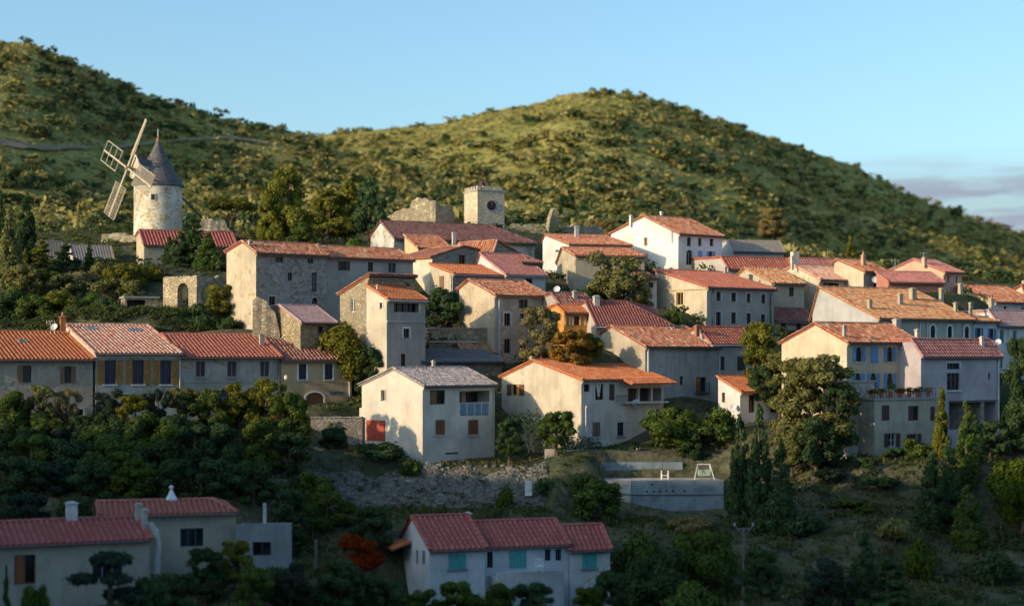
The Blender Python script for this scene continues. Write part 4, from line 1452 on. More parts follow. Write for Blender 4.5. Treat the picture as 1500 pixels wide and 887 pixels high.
h = House('village_house', 'roof of a low house with lilac tiles glimpsed behind the streaked gable', 202, 30, (1172, 391), 1236, (1160, 381), (1166, 379), plaster((0.5, 0.45, 0.38), 0.3), 'lilac', base=410, Wmin=7)
h.finish()
h = House('village_house', 'small house with green grey wall, lit gable and satellite dish below the pink house', 190, 47, (1265, 396.5), 1301, (1222, 384), (1227, 380.5), plaster((0.33, 0.36, 0.32), 0.4), 'old', base=425, left_wall=plaster((0.62, 0.5, 0.3), 0.3))
h.win('f', 1280, 405, 1287, 420, fr=(0.1, 0.16, 0.25))
h.dish('f', 1278.5, 410, 0.45)
h.chimney(1261, 373, 1268.5, 390, (0.56, 0.36, 0.2), pot=1)
h.finish()

# ---- upper right
h = House('pink_house', 'pink house with sunlit gable and roof aerial on the far right hilltop', 193, 49, (1382, 397.5), 1409, (1304, 396), (1339, 380), plaster((0.66, 0.40, 0.28), 0.15), 'lilac', base=430)
h.win('f', 1388, 403.5, 1390.5, 413.5)
h.win('f', 1400, 404.5, 1402.5, 413.5)
h.chimney(1350, 377, 1358.5, 387, (0.62, 0.4, 0.28))
h.antenna(1353, 369, 380, 4, 1.0)
h.finish()
h = House('lean_to', 'long pink lean-to with white edged roof below the pink gable', 187, 30, (1301, 412), 1382, (1296, 399), None, plaster((0.5, 0.2, 0.14), 0.15), 'lilac', base=430, Wmin=2.5, cat='house')
h.antenna(1311, 380, 402, 3, 0.8)
h.finish()
h = House('long_house', 'long row house with mossy yellow orange roof, many chimneys and white arched windows', 169, 46, (1286, 465), 1425, (1230, 441), (1236, 424), plaster((0.42, 0.43, 0.33), 0.2), 'mossy', base=535, left_wall=plaster((0.44, 0.43, 0.42), 0.2), Wmin=9)  # left wall toned down: the neighbour's cast shadow put into its colour
h.prof = [(0, h.zf), (8.0, h.zpy(421, 0, 8.0)), (h.W, h.zf + 0.6)]
for x0, x1, y in ((1363, 1370, 476), (1388, 1394.6, 477), (1413, 1419.5, 477.5)):
    h.win('f', x0, y, x1, y + 20, arch=True, sur=(0.8, 0.8, 0.78), fr=(0.03, 0.03, 0.06))
h.win('f', 1297, 465.8, 1306, 478.5, sh='closed', shc=(0.25, 0.06, 0.04))
for x0, y0, x1, y1 in ((1270, 439, 1278, 453), (1314, 430, 1323, 447), (1331, 422, 1343, 440), (1375, 422, 1383, 442), (1396.5, 443, 1403, 458), (1419, 443, 1424.5, 458)):
    h.chimney(x0, y0, x1, y1, (0.52, 0.42, 0.25))
h.pipe('f', 1357.5, 468, 505, (0.6, 0.6, 0.55), 0.08)
h.pipe('f', 1347, 468, 505, (0.6, 0.55, 0.45), 0.08)
h.pipe('f', 1412 - 2, 470, 505, (0.45, 0.46, 0.38), 0.05)
h.finish()
h = House('village_house', 'pale blue house with blue shutters and big stone chimney next to the mossy row', h, 47, (1426, 470), 1461, (1412, 455), (1418, 445), plaster((0.50, 0.58, 0.62), 0.2), 'mossy', base=600, Wmin=9)
h.prof = [(0, h.zf), (8.0, h.zpy(449, 0, 8.0)), (h.W, h.zf + 0.6)]
h.win('f', 1431, 480, 1437, 497, sh='both', shc=(0.06, 0.18, 0.40), brace=0.25)
h.win('f', 1449.5, 481, 1456, 502, sh='both', shc=(0.08, 0.22, 0.50), brace=0.22)
h.chimney(1448, 437, 1457, 460, (0.5, 0.42, 0.28), pot=1)
h.finish()
h = House('village_house', 'tall white house at the right end above the dark tree', h, 47, (1461.5, 473), 1560, (1455, 460), (1458, 455), plaster((0.58, 0.62, 0.64), 0.25), 'mauve', base=600, Wmin=8)
h.win('f', 1464.5, 483, 1471, 503, sur=(0.62, 0.62, 0.62), sh=None, fr=(0.3, 0.4, 0.45))
h.win('f', 1484, 484, 1489.5, 497, fr=(0.3, 0.36, 0.4))
h.win('f', 1464.5, 521, 1470, 539, fr=(0.4, 0.45, 0.48), sill=SILLW)
h.win('f', 1462.8, 559, 1469, 580, kind='door', fr=(0.5, 0.5, 0.5))
h.win('f', 1479, 543, 1484, 570, kind='door', fr=(0.2, 0.2, 0.2))
h.pipe('f', 1477, 477, 600, (0.55, 0.58, 0.6))
h.finish()
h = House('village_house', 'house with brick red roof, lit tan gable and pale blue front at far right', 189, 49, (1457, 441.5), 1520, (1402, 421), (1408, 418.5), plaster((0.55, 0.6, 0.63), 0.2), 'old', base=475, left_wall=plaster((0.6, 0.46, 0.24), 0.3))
h.win('f', 1470.5, 448.5, 1474.5, 455)
h.win('f', 1496, 450, 1501, 463)
h.win('f', 1467, 463, 1474, 470, kind='window')
h.chimney(1403, 415, 1411, 432, (0.56, 0.46, 0.26))
h.finish()
h = House('village_house', 'partly visible lit gable with chimney at the right border of the hilltop', 200, 40, (1503, 434), 1545, (1480, 428), (1497, 418), plaster((0.66, 0.54, 0.34), 0.3), 'red', base=455)
h.chimney(1497, 411, 1503, 426, (0.62, 0.5, 0.32))
h.finish()

# ---- middle front
h = House('orange_house', 'small bright orange house with cream window trims and hipped tile roof', 167, 25, (826, 456.5), 866, (812, 452), (815, 447), plaster((0.72, 0.31, 0.06), 0.2), 'orange', base=510, Wmin=4, over=0.4)
h.win('f', 840.5, 462.5, 848.5, 476, sur=(0.8, 0.62, 0.36), fr=(0.2, 0.06, 0.03))
h.win('f', 829, 462, 833, 476, sh='closed', shc=(0.4, 0.14, 0.03), sur=(0.8, 0.62, 0.36))
h.win('f', 858, 463, 864, 476, sh='closed', shc=(0.65, 0.33, 0.08), sur=(0.8, 0.62, 0.36))
h.finish()
h = House('village_house', 'low house with dark weathered roof, satellite dish and chimney under the bare trees', 172, 30, (822, 447), 870, (806, 436), (808, 430), plaster((0.45, 0.38, 0.3), 0.4), 'dark', base=470, Wmin=5)
h.chimney(838, 426, 846, 438, (0.52, 0.44, 0.34))
h.dish_roof(816, 428, 0.35)
h.finish()
h = House('village_house', 'house with wide dark red ribbed roof, white gutter and squat pale chimney', 166, 24, (873, 473.5), 984, (846, 449), (858, 441.5), plaster((0.52, 0.45, 0.36), 0.3, 0.3), 'brick', base=520, gut=(0.65, 0.62, 0.6), hip=4.0)
h.chimney(868, 433, 879, 447, (0.52, 0.47, 0.38))
h.finish()
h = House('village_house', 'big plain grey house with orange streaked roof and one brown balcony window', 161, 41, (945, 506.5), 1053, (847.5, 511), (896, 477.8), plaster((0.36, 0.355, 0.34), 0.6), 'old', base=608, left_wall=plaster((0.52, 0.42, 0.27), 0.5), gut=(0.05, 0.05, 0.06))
h.win('f', 996, 550.5, 1000.5, 563.5)
h.win('f', 1019.5, 552, 1034.5, 574, half=(0.3, 0.12, 0.03), fr=DBROWN, sill=(0.3, 0.28, 0.26))
h.win('f', 963, 549, 973, 560, fr=DBROWN)
h.pipe('f', 948.5, 509, 560, (0.6, 0.6, 0.62), 0.08)
a0, a1, z0, z1 = h.rect('f', 1018, 569, 1036, 575)
b = MB()
for k in range(9):
    x = a0 + (a1 - a0) * k / 8
    b.box(x - 0.015, -0.35, z0, x + 0.015, -0.32, z0 + 0.9)
b.box(a0 - 0.02, -0.36, z0 + 0.901, a1 + 0.02, -0.31, z0 + 0.95)
b.box(a0 - 0.02, -0.36, z0 - 0.08, a1 + 0.02, -0.004, z0 - 0.001)
b.build('balcony', simple('iron', (0.03, 0.03, 0.03), 0.5), h.root)
h.finish()
h = House('village_house', 'smooth pale house with neat red roof and white skylight behind the grey house', 166, 41, (1040, 500.5), 1105, (1010, 485), (1022, 479.5), plaster((0.46, 0.43, 0.38), 0.2), 'red', base=590, gut=(0.6, 0.6, 0.6))
h.win('f', 1055, 521.5, 1060.5, 541.5, sh='closed', shc=(0.04, 0.035, 0.035))
h.win('f', 1080, 522, 1091, 542, sh='closed', shc=(0.04, 0.035, 0.035))
h.chimney(1017, 476, 1025, 488, (0.45, 0.17, 0.1))
h.skylight(1043, 483, 1052, 488)
h.pipe('f', 1053.5, 504, 548, (0.55, 0.55, 0.56))
h.finish()
h = House('white_annex', 'small white annex with sloping orange roof above the cypresses', 158, 43, (1084, 572), 1150, (1052, 552.5), None, plaster((0.70, 0.66, 0.60), 0.15), 'orange', base=622, gut=(0.35, 0.12, 0.06))
h.win('g', 1057.5, 574.5, 1062, 589, fr=(0.15, 0.1, 0.08))
h.win('f', 1097, 576.5, 1105.5, 604, kind='door', fr=(0.3, 0.08, 0.04), bars=1)
h.win('f', 1128.5, 577, 1138.5, 604, kind='door', fr=(0.3, 0.08, 0.04), sh=None)
h.dish('g', 1080, 596, 0.3)
h.finish()
h = House('village_house', 'whitewashed house with long red roof, recessed loggia, satellite dish and white pipe', 153, 44, (851.5, 555.5), 972, (735, 551), (782, 528), plaster((0.60, 0.55, 0.46), 0.35), 'orange', base=655, left_wall=plaster((0.66, 0.55, 0.37), 0.5), over=0.3)
h.win('g', 750, 562.5, 761, 579, sh='both', shc=(0.14, 0.06, 0.03), fr=(0.4, 0.2, 0.06), brace=0.62, half=(0.6, 0.32, 0.06))
h.win('f', 855.5, 560.5, 863.5, 573.5, fr=DBROWN)
h.win('f', 872, 562, 884, 585.5, kind='door', fr=(0.05, 0.04, 0.04), bars=1)
b0 = h.rect('f', 874, 562.5, 882, 584)
b = MB()
am = (b0[0] + b0[1]) / 2
b.face([(b0[0], 0.1, b0[3]), (b0[1], 0.1, b0[3]), (am + 0.1, 0.1, b0[2] + 0.2), (am - 0.1, 0.1, b0[2] + 0.2)])
b.build('curtain', simple('curtain_cloth', (0.55, 0.53, 0.5), 0.9), h.root)
h.win('f', 892.5, 562, 899.5, 585.5, sh='closed', shc=(0.08, 0.04, 0.03))
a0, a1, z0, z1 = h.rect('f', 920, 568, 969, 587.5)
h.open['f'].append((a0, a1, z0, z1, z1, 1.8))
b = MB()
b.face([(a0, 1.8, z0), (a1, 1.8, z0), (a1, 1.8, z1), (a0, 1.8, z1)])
b.build('loggia_wall', simple('shaded_plaster', (0.12, 0.1, 0.09), 0.9), h.root)  # loggia's shade put into the back wall's colour
for t in (0.33, 0.72):
    b = MB()
    x = a0 + (a1 - a0) * t
    b.box(x - 0.12, 0.05, z0, x + 0.12, 0.3, z1)
    b.build('loggia_post', h.wall, h.root)
b = MB()
b.box(a0 - 0.8, -0.9, h.zpy(590.5, a0), a1, -0.004, h.zpy(587.8, a0))
b.build('balcony_slab', h.wall, h.root)
b = MB()
x0 = h.uf(897)
for k in range(12):
    x = x0 + (a0 - x0) * k / 11
    b.box(x - 0.012, -0.5, h.zpy(588, x), x + 0.012, -0.47, h.zpy(579, x))
b.box(x0, -0.51, h.zpy(579, a0 / 2 + x0 / 2), a0, -0.46, h.zpy(578.2, a0 / 2 + x0 / 2))
b.build('railing', simple('iron', (0.03, 0.03, 0.03), 0.5), h.root)
# canopy roof that steps forward over the loggia
c0, c1 = h.uf(908), h.L + 0.3
cz = h.zf + 0.12
b = MB()
b.face([(c0, 0.1, cz), (c1, 0.1, cz), (c1, -1.5, cz - 0.55), (c0, -1.5, cz - 0.55)])
b.face([(c0, 0.1, cz - 0.1), (c0, -1.5, cz - 0.65), (c1, -1.5, cz - 0.65), (c1, 0.1, cz - 0.1)])
b.face([(c0, -1.5, cz - 0.65), (c1, -1.5, cz - 0.65), (c1, -1.5, cz - 0.55), (c0, -1.5, cz - 0.55)])
b.face([(c0, 0.1, cz - 0.1), (c0, -1.5, cz - 0.65), (c0, -1.5, cz - 0.55), (c0, 0.1, cz)])
b.face([(c1, 0.1, cz - 0.1), (c1, -1.5, cz - 0.65), (c1, -1.5, cz - 0.55), (c1, 0.1, cz)])
co_ = b.build('canopy_roof', T['orange'](), h.root)
sv = np.array((0, 1.6, 0.55)) / math.hypot(1.6, 0.55)
q, r = tile_slope((c0, -1.5, cz - 0.54), (1, 0, 0), sv, c1 - c0, math.hypot(1.6, 0.55), 0.0, 0.36, 0.45, 0.115, 0.006)
add_obj('roof_tiles', quads_mesh('roof_tiles', q, T['orange'](), r), co_, 'stuff')
for x0, x1, lab in ((868, 878.5, 1), (904.5, 914, 0), (946, 956, 0)):
    if lab:
        h.win('f', x0, 618, x1, 638, sh='closed', shc=(0.16, 0.11, 0.1))
    else:
        h.win('f', x0, 618, x1, 638, fr=(0.03, 0.05, 0.12), cross=3, sill=(0.3, 0.3, 0.32))
h.dish('f', 927, 591, 0.42)
h.pipe('f', 857, 594, 632, (0.75, 0.75, 0.74), 0.07)
h.chimney(776, 522, 782, 532, (0.5, 0.42, 0.34))
h.finish()

# ---- big cream house with blue shutters on the right
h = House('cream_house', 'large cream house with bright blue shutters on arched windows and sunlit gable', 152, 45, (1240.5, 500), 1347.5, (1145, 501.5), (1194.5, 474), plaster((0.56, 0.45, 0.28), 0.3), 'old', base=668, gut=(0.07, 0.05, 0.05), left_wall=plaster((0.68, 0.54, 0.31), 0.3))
SB = (0.09, 0.27, 0.52)
for x0, x1 in ((1254, 1262.5), (1299.5, 1307.5), (1324, 1332.8)):
    h.win('f', x0, 507.7, x1, 529.5, arch=0.5, sh='both', shc=SB, fr=(0.1, 0.06, 0.04), sill=(0.5, 0.42, 0.3), brace=0.36)
h.win('f', 1276, 507.7, 1286, 531, sh='closed', shc=SB)
for x0, x1 in ((1252.5, 1261.5), (1275, 1283.8), (1299.5, 1307.8), (1323, 1332.2)):
    h.win('f', x0, 546, x1, 568 if x0 > 1260 else 561, arch=0.5, sh='both', shc=SB, fr=(0.1, 0.06, 0.04), brace=0.36)
for x0, y0, x1, y1 in ((1233.5, 476, 1240, 495), (1307, 467, 1320, 487), (1339.5, 482, 1348, 503)):
    h.chimney(x0, y0, x1, y1, (0.55, 0.46, 0.34))
h.finish()
h = House('terrace_block', 'low cream terrace block with railed flower terrace and brown shutters before the blue shuttered house', 149.5, 45, (1281, 586), 1372, (1268, 580), None, plaster((0.52, 0.44, 0.28), 0.35), 'old', base=668, flat=True, Wmin=2.6, cat='building')
h.win('f', 1291.5, 593, 1302, 615, sh='closed', shc=(0.09, 0.04, 0.035))
h.win('f', 1330.5, 594, 1346, 615.5, sh=None, half=(0.09, 0.04, 0.035), fr=(0.1, 0.05, 0.04))
h.win('f', 1362.5, 595, 1369, 615, sh='closed', shc=(0.09, 0.04, 0.035))
h.win('f', 1301, 634, 1312, 654, sh='both', shc=(0.07, 0.04, 0.035), fr=(0.5, 0.5, 0.52), brace=0.45, cross=2)
h.win('f', 1334, 635, 1343, 656, sh='both', shc=(0.07, 0.04, 0.035), fr=(0.1, 0.1, 0.1), brace=0.45)
b = MB()
n = 22
for k in range(n + 1):
    x = 0.1 + (h.L - 0.2) * k / n
    b.box(x - 0.012, 0.05, h.zf + 0.181, x + 0.012, 0.075, h.zf + 0.95)
b.box(0.05, 0.045, h.zf + 0.951, h.L - 0.05, 0.08, h.zf + 1.0)
b.build('railing', simple('iron', (0.03, 0.03, 0.03), 0.5), h.root)
TERR = h
h.finish()
h = House('outbuilding', 'pale weathered outbuilding with rising left wall below the blue shuttered house', 150.5, 44, (1243, 560), 1281, (1236, 554), None, plaster((0.50, 0.45, 0.34), 0.7, 0.2), 'old', base=676, flat=True, Wmin=3)
h.finish()
h = House('lilac_house', 'lilac rendered house with white edged grid window and rosy tile roof', 153.5, 48, (1349, 517), 1464, (1342, 504), (1346, 497.5), plaster((0.50, 0.42, 0.44), 0.12), 'lilac', base=660, gut=(0.12, 0.10, 0.11), Wmin=7)
h.win('f', 1387, 531.5, 1405.5, 540.5, fr=(0.05, 0.05, 0.06), sur=(0.66, 0.64, 0.64), bars=3, cross=2)
h.win('f', 1387, 546, 1405.5, 571, fr=(0.05, 0.05, 0.06), bars=2, cross=3, sill=(0.62, 0.6, 0.6))
h.win('f', 1447.5, 546, 1450.5, 555.5)
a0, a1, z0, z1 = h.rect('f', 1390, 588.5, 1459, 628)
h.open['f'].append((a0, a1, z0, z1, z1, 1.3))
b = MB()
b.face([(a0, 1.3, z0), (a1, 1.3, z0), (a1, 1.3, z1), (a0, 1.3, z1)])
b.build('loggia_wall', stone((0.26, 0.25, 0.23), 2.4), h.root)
for t in (0.35, 0.72):
    b = MB()
    x = a0 + (a1 - a0) * t
    b.box(x - 0.25, 0.05, z0, x + 0.25, 0.6, z1)
    b.build('loggia_post', stone((0.34, 0.32, 0.28), 2.4), h.root)
b = MB()
b.box(a0, -0.08, h.zpy(588.3, a0), h.L, -0.004, h.zpy(586.8, a0))
b.build('string_course', simple('slate_edge', (0.06, 0.06, 0.07), 0.8), h.root)
h.chimney(1434.5, 493, 1442, 508, (0.58, 0.52, 0.46))
h.dish_roof(1462, 506, 0.3)
h.pipe('f', 1461.5, 521, 622, (0.62, 0.6, 0.66), 0.08)
h.finish()

# ---- bottom of the picture
h = House('cream_house', 'cream bungalow with ribbed dull red roof and white chimneys at the lower left corner', 110, 7, (-70, 800), 219, (-85, 762), (-78, 757), plaster((0.47, 0.41, 0.28), 0.2), 'maroon', base=905, gut=(0.12, 0.11, 0.11), Wmin=7)
h.W = 7.0
h.prof = [(0, h.zf), (3.5, h.zpy(757.5, h.L, 3.5)), (7, h.zf)]
h.win('f', 21, 812, 52, 855, fr=(0.14, 0.05, 0.02), half=(0.26, 0.09, 0.03))
h.win('f', 135, 811, 180, 846, fr=(0.16, 0.2, 0.28), bars=2)
h.chimney(95, 735, 115, 760, (0.6, 0.58, 0.56), mat=simple('chimney_white', (0.6, 0.6, 0.58), 0.9))
h.chimney(197, 737, 208, 762, (0.5, 0.46, 0.4))
h.chimney(207, 745, 217, 776, (0.5, 0.46, 0.4))
b = MB()
b.tube([(h.L + 0.1, 0.6, h.zf + 0.9), (h.L + 0.5, 0.4, h.zf + 0.4), (h.L + 0.62, 0.3, h.zf - 0.6), (h.L + 0.55, 0.3, h.zf - 2.4)], 0.22, 10)
b.build('flue_pipe', simple('flue_cement', (0.46, 0.45, 0.42), 0.9), h.root)
h.finish()
h = House('cream_house', 'single storey house with plain red roof and white ridge finial behind the bungalow', 120, 2, (146, 754), 346, (140, 735), (143, 732), plaster((0.44, 0.39, 0.27), 0.2), 'red', base=850, gut=(0.14, 0.13, 0.12), Wmin=7, hip=1.5)
h.W = 7.0
h.prof = [(0, h.zf), (3.5, h.zpy(732, h.L * 0.8, 3.5)), (7, h.zf)]
h.win('f', 264, 773, 298, 800, kind='garage_door', fr=(0.03, 0.08, 0.12), bars=2)
u, v = h.on_roof(251, 731)
b = MB()
z = h.roof_z(u, v)
b.lathe([(0.42, z - 0.1), (0.42, z + 0.12), (0.24, z + 0.45), (0.1, z + 0.76), (0.07, z + 0.82), (0.13, z + 0.89), (0.16, z + 0.97), (0.12, z + 1.06), (0.02, z + 1.12)], 14, u, v)
b.build('finial', simple('finial_white', (0.7, 0.72, 0.74), 0.7), h.root)
h.finish()
h = House('block_annex', 'flat roofed grey block annex with dark square window and roof pipe', 121, -6, (345, 768), 418, (338, 765), None, plaster((0.27, 0.31, 0.33), 0.3), 'old', base=830, flat=True, sunk=0.9, Wmin=6, cat='building')
h.win('f', 370, 793, 397, 813, fr=(0.03, 0.04, 0.06))
b = MB()
u = h.uf(386)
b.tube([(u, 1.0, h.zf), (u, 1.0, h.zf + 1.4)], 0.12, 10)
b.build('roof_pipe', simple('pipe_grey', (0.46, 0.46, 0.46), 0.7), h.root)
h.finish()

WB = plaster((0.58, 0.60, 0.62), 0.15)
def bottom_house(Y, c, r, g, ap, label, name, fn, **kw):
    hh = House(name, label, Y, 18, c, r, g, ap, WB, 'maroon', base=905, gut=(0.1, 0.09, 0.10), group='joined sections of the turquoise shuttered house', **kw)
    fn(hh)
    hh.finish()
def f1(h):
    h.win('f', 657.5, 807, 682.5, 832.5, sh='closed', shc=TURQ, sill=(0.2, 0.22, 0.25))
    h.win('g', 609, 805, 612.5, 826, fr=(0.2, 0.25, 0.3))
    h.win('g', 618.5, 806, 622.5, 827, fr=(0.2, 0.25, 0.3))
    h.chimney(680, 750, 691, 773, (0.5, 0.17, 0.07), capc=(0.5, 0.5, 0.46), mat=simple('brick_red', (0.42, 0.13, 0.06), 0.9))
    b = MB()
    v0, v1 = h.vg(603), h.vg(584)
    z = h.zpy(795, 0, (v0 + v1) / 2)
    b.face([(-1.5, v0, z - 0.25), (-0.004, v0, z + 0.25), (-0.004, v1, z + 0.25), (-1.5, v1, z - 0.25)])
    b.face([(-1.5, v0, z - 0.35), (-1.5, v1, z - 0.35), (-0.004, v1, z + 0.15), (-0.004, v0, z + 0.15)])
    b.face([(-1.5, v0, z - 0.35), (-1.5, v0, z - 0.25), (-1.5, v1, z - 0.25), (-1.5, v1, z - 0.35)])
    b.face([(-1.5, v0, z - 0.35), (-0.004, v0, z + 0.15), (-0.004, v0, z + 0.25), (-1.5, v0, z - 0.25)])
    o = b.build('porch_roof', T['orange'](), h.root)
    q, r = tile_slope((-1.5, v0, z - 0.24), (0, 1, 0), np.array((1.5, 0, 0.5)) / math.hypot(1.5, 0.5), v1 - v0, math.hypot(1.5, 0.5), 0, 0.36, 0.45, 0.11, 0.006)
    add_obj('roof_tiles', quads_mesh('roof_tiles', q, T['orange'](), r), o, 'stuff')
    b = MB()
    b.box(-1.4, v1 - 0.25, h.zb, -1.15, v1, z - 0.36)
    b.build('porch_post', WB, h.root)
def f2(h):
    h.win('f', 713.5, 805, 722, 831, arch=True, kind='door', fr=(0.04, 0.03, 0.05))
    h.win('f', 746, 803, 771, 831, sh='closed', shc=TURQ)
    for x0, x1 in ((798, 806.5), (813.5, 822)):
        h.win('f', x0, 803, x1, 820.5, sur=(0.5, 0.55, 0.6), fr=(0.06, 0.08, 0.14))
    b = MB()
    u0, u1 = 0.25, h.uf(811)
    zt, zw = h.zpy(836, u0), h.zpy(832, u0)
    b.box(u0, -2.0, h.zb, u1, -0.004, h.zpy(842, u0))
    b.build('terrace', WB, h.root)
    b = MB()
    b.box(u0, -2.2, h.zb, u1, -2.003, h.zpy(833, u0))
    b.build('terrace_parapet', plaster((0.55, 0.55, 0.54), 0.3), h.root)
def f3(h):
    h.win('f', 853, 807, 874, 831.5, sh='closed', shc=TURQ, sill=(0.2, 0.22, 0.25))
    b = MB()
    zz = h.zpy(845)
    for k in range(7):
        b.box(h.L - 3.0 + k * 0.4, -1.1, h.zb, h.L - 2.6 + k * 0.4 - 0.003, -0.004, zz - 1.6 + k * 0.28)
    b.build('stair', plaster((0.5, 0.5, 0.48), 0.3), h.root)
    b = MB()
    b.bar((h.L - 3.0, -1.15, zz - 0.7), (h.L - 0.2, -1.15, zz + 1.2), 0.05)
    for k in range(4):
        b.bar((h.L - 2.8 + 0.8 * k, -1.15, zz - 1.5 + 0.55 * k), (h.L - 2.8 + 0.8 * k, -1.15, zz - 0.57 + 0.55 * k), 0.04)
    b.build('stair_railing', simple('rail_yellow', (0.4, 0.36, 0.1), 0.6), h.root)
bottom_house(127, (629, 803), 710.5, (583, 797), (604, 757), 'left section of the long white house, gable porch and brick chimney, turquoise shutters', 'white_house', f1)
bottom_house(129.5, (711, 799), 833, (688, 780), (693, 764.5), 'middle section of the long white house with terrace, arched door and wide turquoise shutters', 'white_house', f2, Wmin=7)
bottom_house(131.5, (834.5, 802), 893.5, (815, 785), (822, 770), 'right end section of the long white house with stair railing and one shuttered window', 'white_house', f3, Wmin=6.5)
# ================================================================ windmill
def rubble(name, parent, pts, depth, mat, dirv, seed=0, kind=None):
    """thick wall with an uneven broken top; pts: (a, z_bottom, z_top) along dirv"""
    rnd = random.Random(seed)
    b = MB()
    xs = [p[0] for p in pts]
    n = max(6, int((xs[-1] - xs[0]) / 0.4))
    tops = []
    for k in range(n + 1):
        a = xs[0] + (xs[-1] - xs[0]) * k / n
        zb = float(np.interp(a, xs, [p[1] for p in pts]))
        zt = float(np.interp(a, xs, [p[2] for p in pts])) + rnd.uniform(-0.16, 0.16)
        tops.append((a, zb, zt))
    dx, dy = dirv
    nx, ny = -dy, dx
    def V(a, d, z):
        return (a * dx + nx * d, a * dy + ny * d, z)
    idx = []
    for a, zb, zt in tops:
        i = len(b.v)
        b.v += [V(a, 0, zb), V(a, rnd.uniform(-0.06, 0.06), (zb + zt) / 2), V(a, rnd.uniform(-0.05, 0.08), zt), V(a, depth, zt + rnd.uniform(-0.2, 0.2)), V(a, depth, zb)]
        idx.append(i)
    for i, j in zip(idx[:-1], idx[1:]):
        for k in range(4):
            b.f.append((i + k, j + k, j + k + 1, i + k + 1))
            b.m.append(0)
    for i in (idx[0], idx[-1]):
        b.f.append(tuple(i + k for k in range(5)))
        b.m.append(0)
    return b.build(name, mat, parent, kind)

Yw = 225.0
pb = at(231.5, 350, Yw)
wm = empty('windmill', pb)
tag(wm, 'round whitewashed stone windmill with slate cone roof and lattice sails on the hill', 'windmill')
def wz(py):
    return (HY - py) / F * Yw - pb.z
def wx(px):
    return (px - 231.5) / F * Yw
zt = wz(273)
WMAT = plaster((0.72, 0.66, 0.55), 0.35, 0.7, (0.55, 0.46, 0.33))
rb, rt = 3.1, 3.05
b = MB()
prof = [(rb + 0.02, -4.0)] + [(rb + (rt - rb) * k / 14, zt * k / 14) for k in range(15)]
b.lathe(prof, 48)
o = b.build('tower', WMAT, wm, smooth=True)
# deep window and sill in the tower, facing the valley
ang = math.asin((232.5 - 231.5) / F * Yw / rb) - math.pi / 2
b = MB()
wz0, wz1 = wz(296), wz(287.5)
b.box(-0.26, -rb - 0.03, wz0, 0.26, -rb + 0.25, wz1)
wi = b.build('window', simple('window_dark', (0.02, 0.02, 0.02), 0.5), wm)
b = MB()
for q in ((-0.31, wz0 - 0.1, -0.262, wz1 + 0.1), (0.262, wz0 - 0.1, 0.31, wz1 + 0.1), (-0.26, wz1 + 0.002, 0.26, wz1 + 0.12), (-0.26, wz0 - 0.12, 0.26, wz0 - 0.002)):
    b.box(q[0], -rb - 0.06, q[1], q[2], -rb + 0.2, q[3])
b.build('frame', simple('sill_stone', (0.6, 0.52, 0.4), 0.8), wi)
# cap: slate cone with overhang, built of stepped slate courses
SLATE = simple('slate', (0.12, 0.115, 0.115), 0.8, var=0.3)
b = MB()
cap_h = wz(207) - zt
R0 = rt + 0.3
prof = [(rt * 0.9, zt - 0.05), (R0, zt - 0.02)]
nc = 15
for k in range(nc):
    f0, f1 = k / nc, (k + 1) / nc
    r0 = R0 * (1 - f0) ** 1.12 + 0.2 * f0
    r1 = R0 * (1 - f1) ** 1.12 + 0.2 * f1
    prof += [(r0 + 0.05, zt + cap_h * f0 + 0.02), (r1 + 0.02, zt + cap_h * f1)]
b.lathe(prof, 40)
cap = b.build('cap', SLATE, wm)
b = MB()
z9 = zt + cap_h
b.lathe([(0.24, z9 - 0.1), (0.26, z9 + 0.1), (0.12, z9 + 0.5), (0.08, z9 + 0.7)], 12)
b.build('cap_tip', simple('lead_red', (0.35, 0.13, 0.09), 0.6), cap)
b = MB()
b.lathe([(0.06, z9 + 0.7), (0.05, z9 + 1.2), (0.11, z9 + 1.25), (0.05, z9 + 1.35), (0.02, z9 + 1.6)], 8)
b.build('finial', simple('zinc', (0.35, 0.35, 0.36), 0.5, 0.5), cap)
# sails; n is the direction the wheel faces
n = Vector((-0.69, -0.69, 0.15)).normalized()
hv = n.cross(Vector((0, 0, 1))).normalized() * -1
if hv.x < 0:
    hv = -hv
up = hv.cross(n).normalized()
if up.z < 0:
    up = -up
hub = Vector((0, 0, wz(250) - 0.7)) + n * 4.6
# dormer around the shaft
b = MB()
d0, d1 = n * 1.2 + Vector((0, 0, wz(252) - 0.2)), n * 3.25 + Vector((0, 0, wz(252) - 0.2))
side = hv * 0.95
zv = Vector((0, 0, 1))
for p0, p1 in ((d0, d1),):
    A = [p1 - side - zv * 1.3, p1 + side - zv * 1.3, p1 + side + zv * 0.3, p1 + zv * 1.5, p1 - side + zv * 0.3]
    B = [q - (p1 - p0) for q in A]
    b.face(A)
    for i in range(5):
        j = (i + 1) % 5
        b.face([A[i], A[j], B[j], B[i]], 1 if i in (2, 3) else 0)
do = b.build('dormer', [simple('dormer_wood', (0.5, 0.42, 0.32), 0.8), SLATE], cap)
b = MB()
for s_ in (-1, 1):
    b.bar(d1 + n * 0.12 + side * s_ * 1.15 + zv * 0.1, d1 + n * 0.12 + zv * 1.62, 0.16)
b.build('bargeboard', simple('board_white', (0.6, 0.52, 0.4), 0.7), do)
b = MB()
b.lathe([(0.55, 0), (0.62, 0.1), (0.62, 0.9), (0.45, 1.0)], 16)
for i in range(len(b.v)):
    x, y, z = b.v[i]
    b.v[i] = tuple(d1 - zv * 0.9 + n * (z - 0.3) + hv * x + up * y)
b.build('shaft_housing', WMAT, do)
b = MB()
b.tube([hub - n * 4.2, hub + n * 0.3], [0.22, 0.2], 10)
b.build('windshaft', wood((0.30, 0.22, 0.14)), wm)
WOOD = wood((0.46, 0.38, 0.28))
PH = R(25)
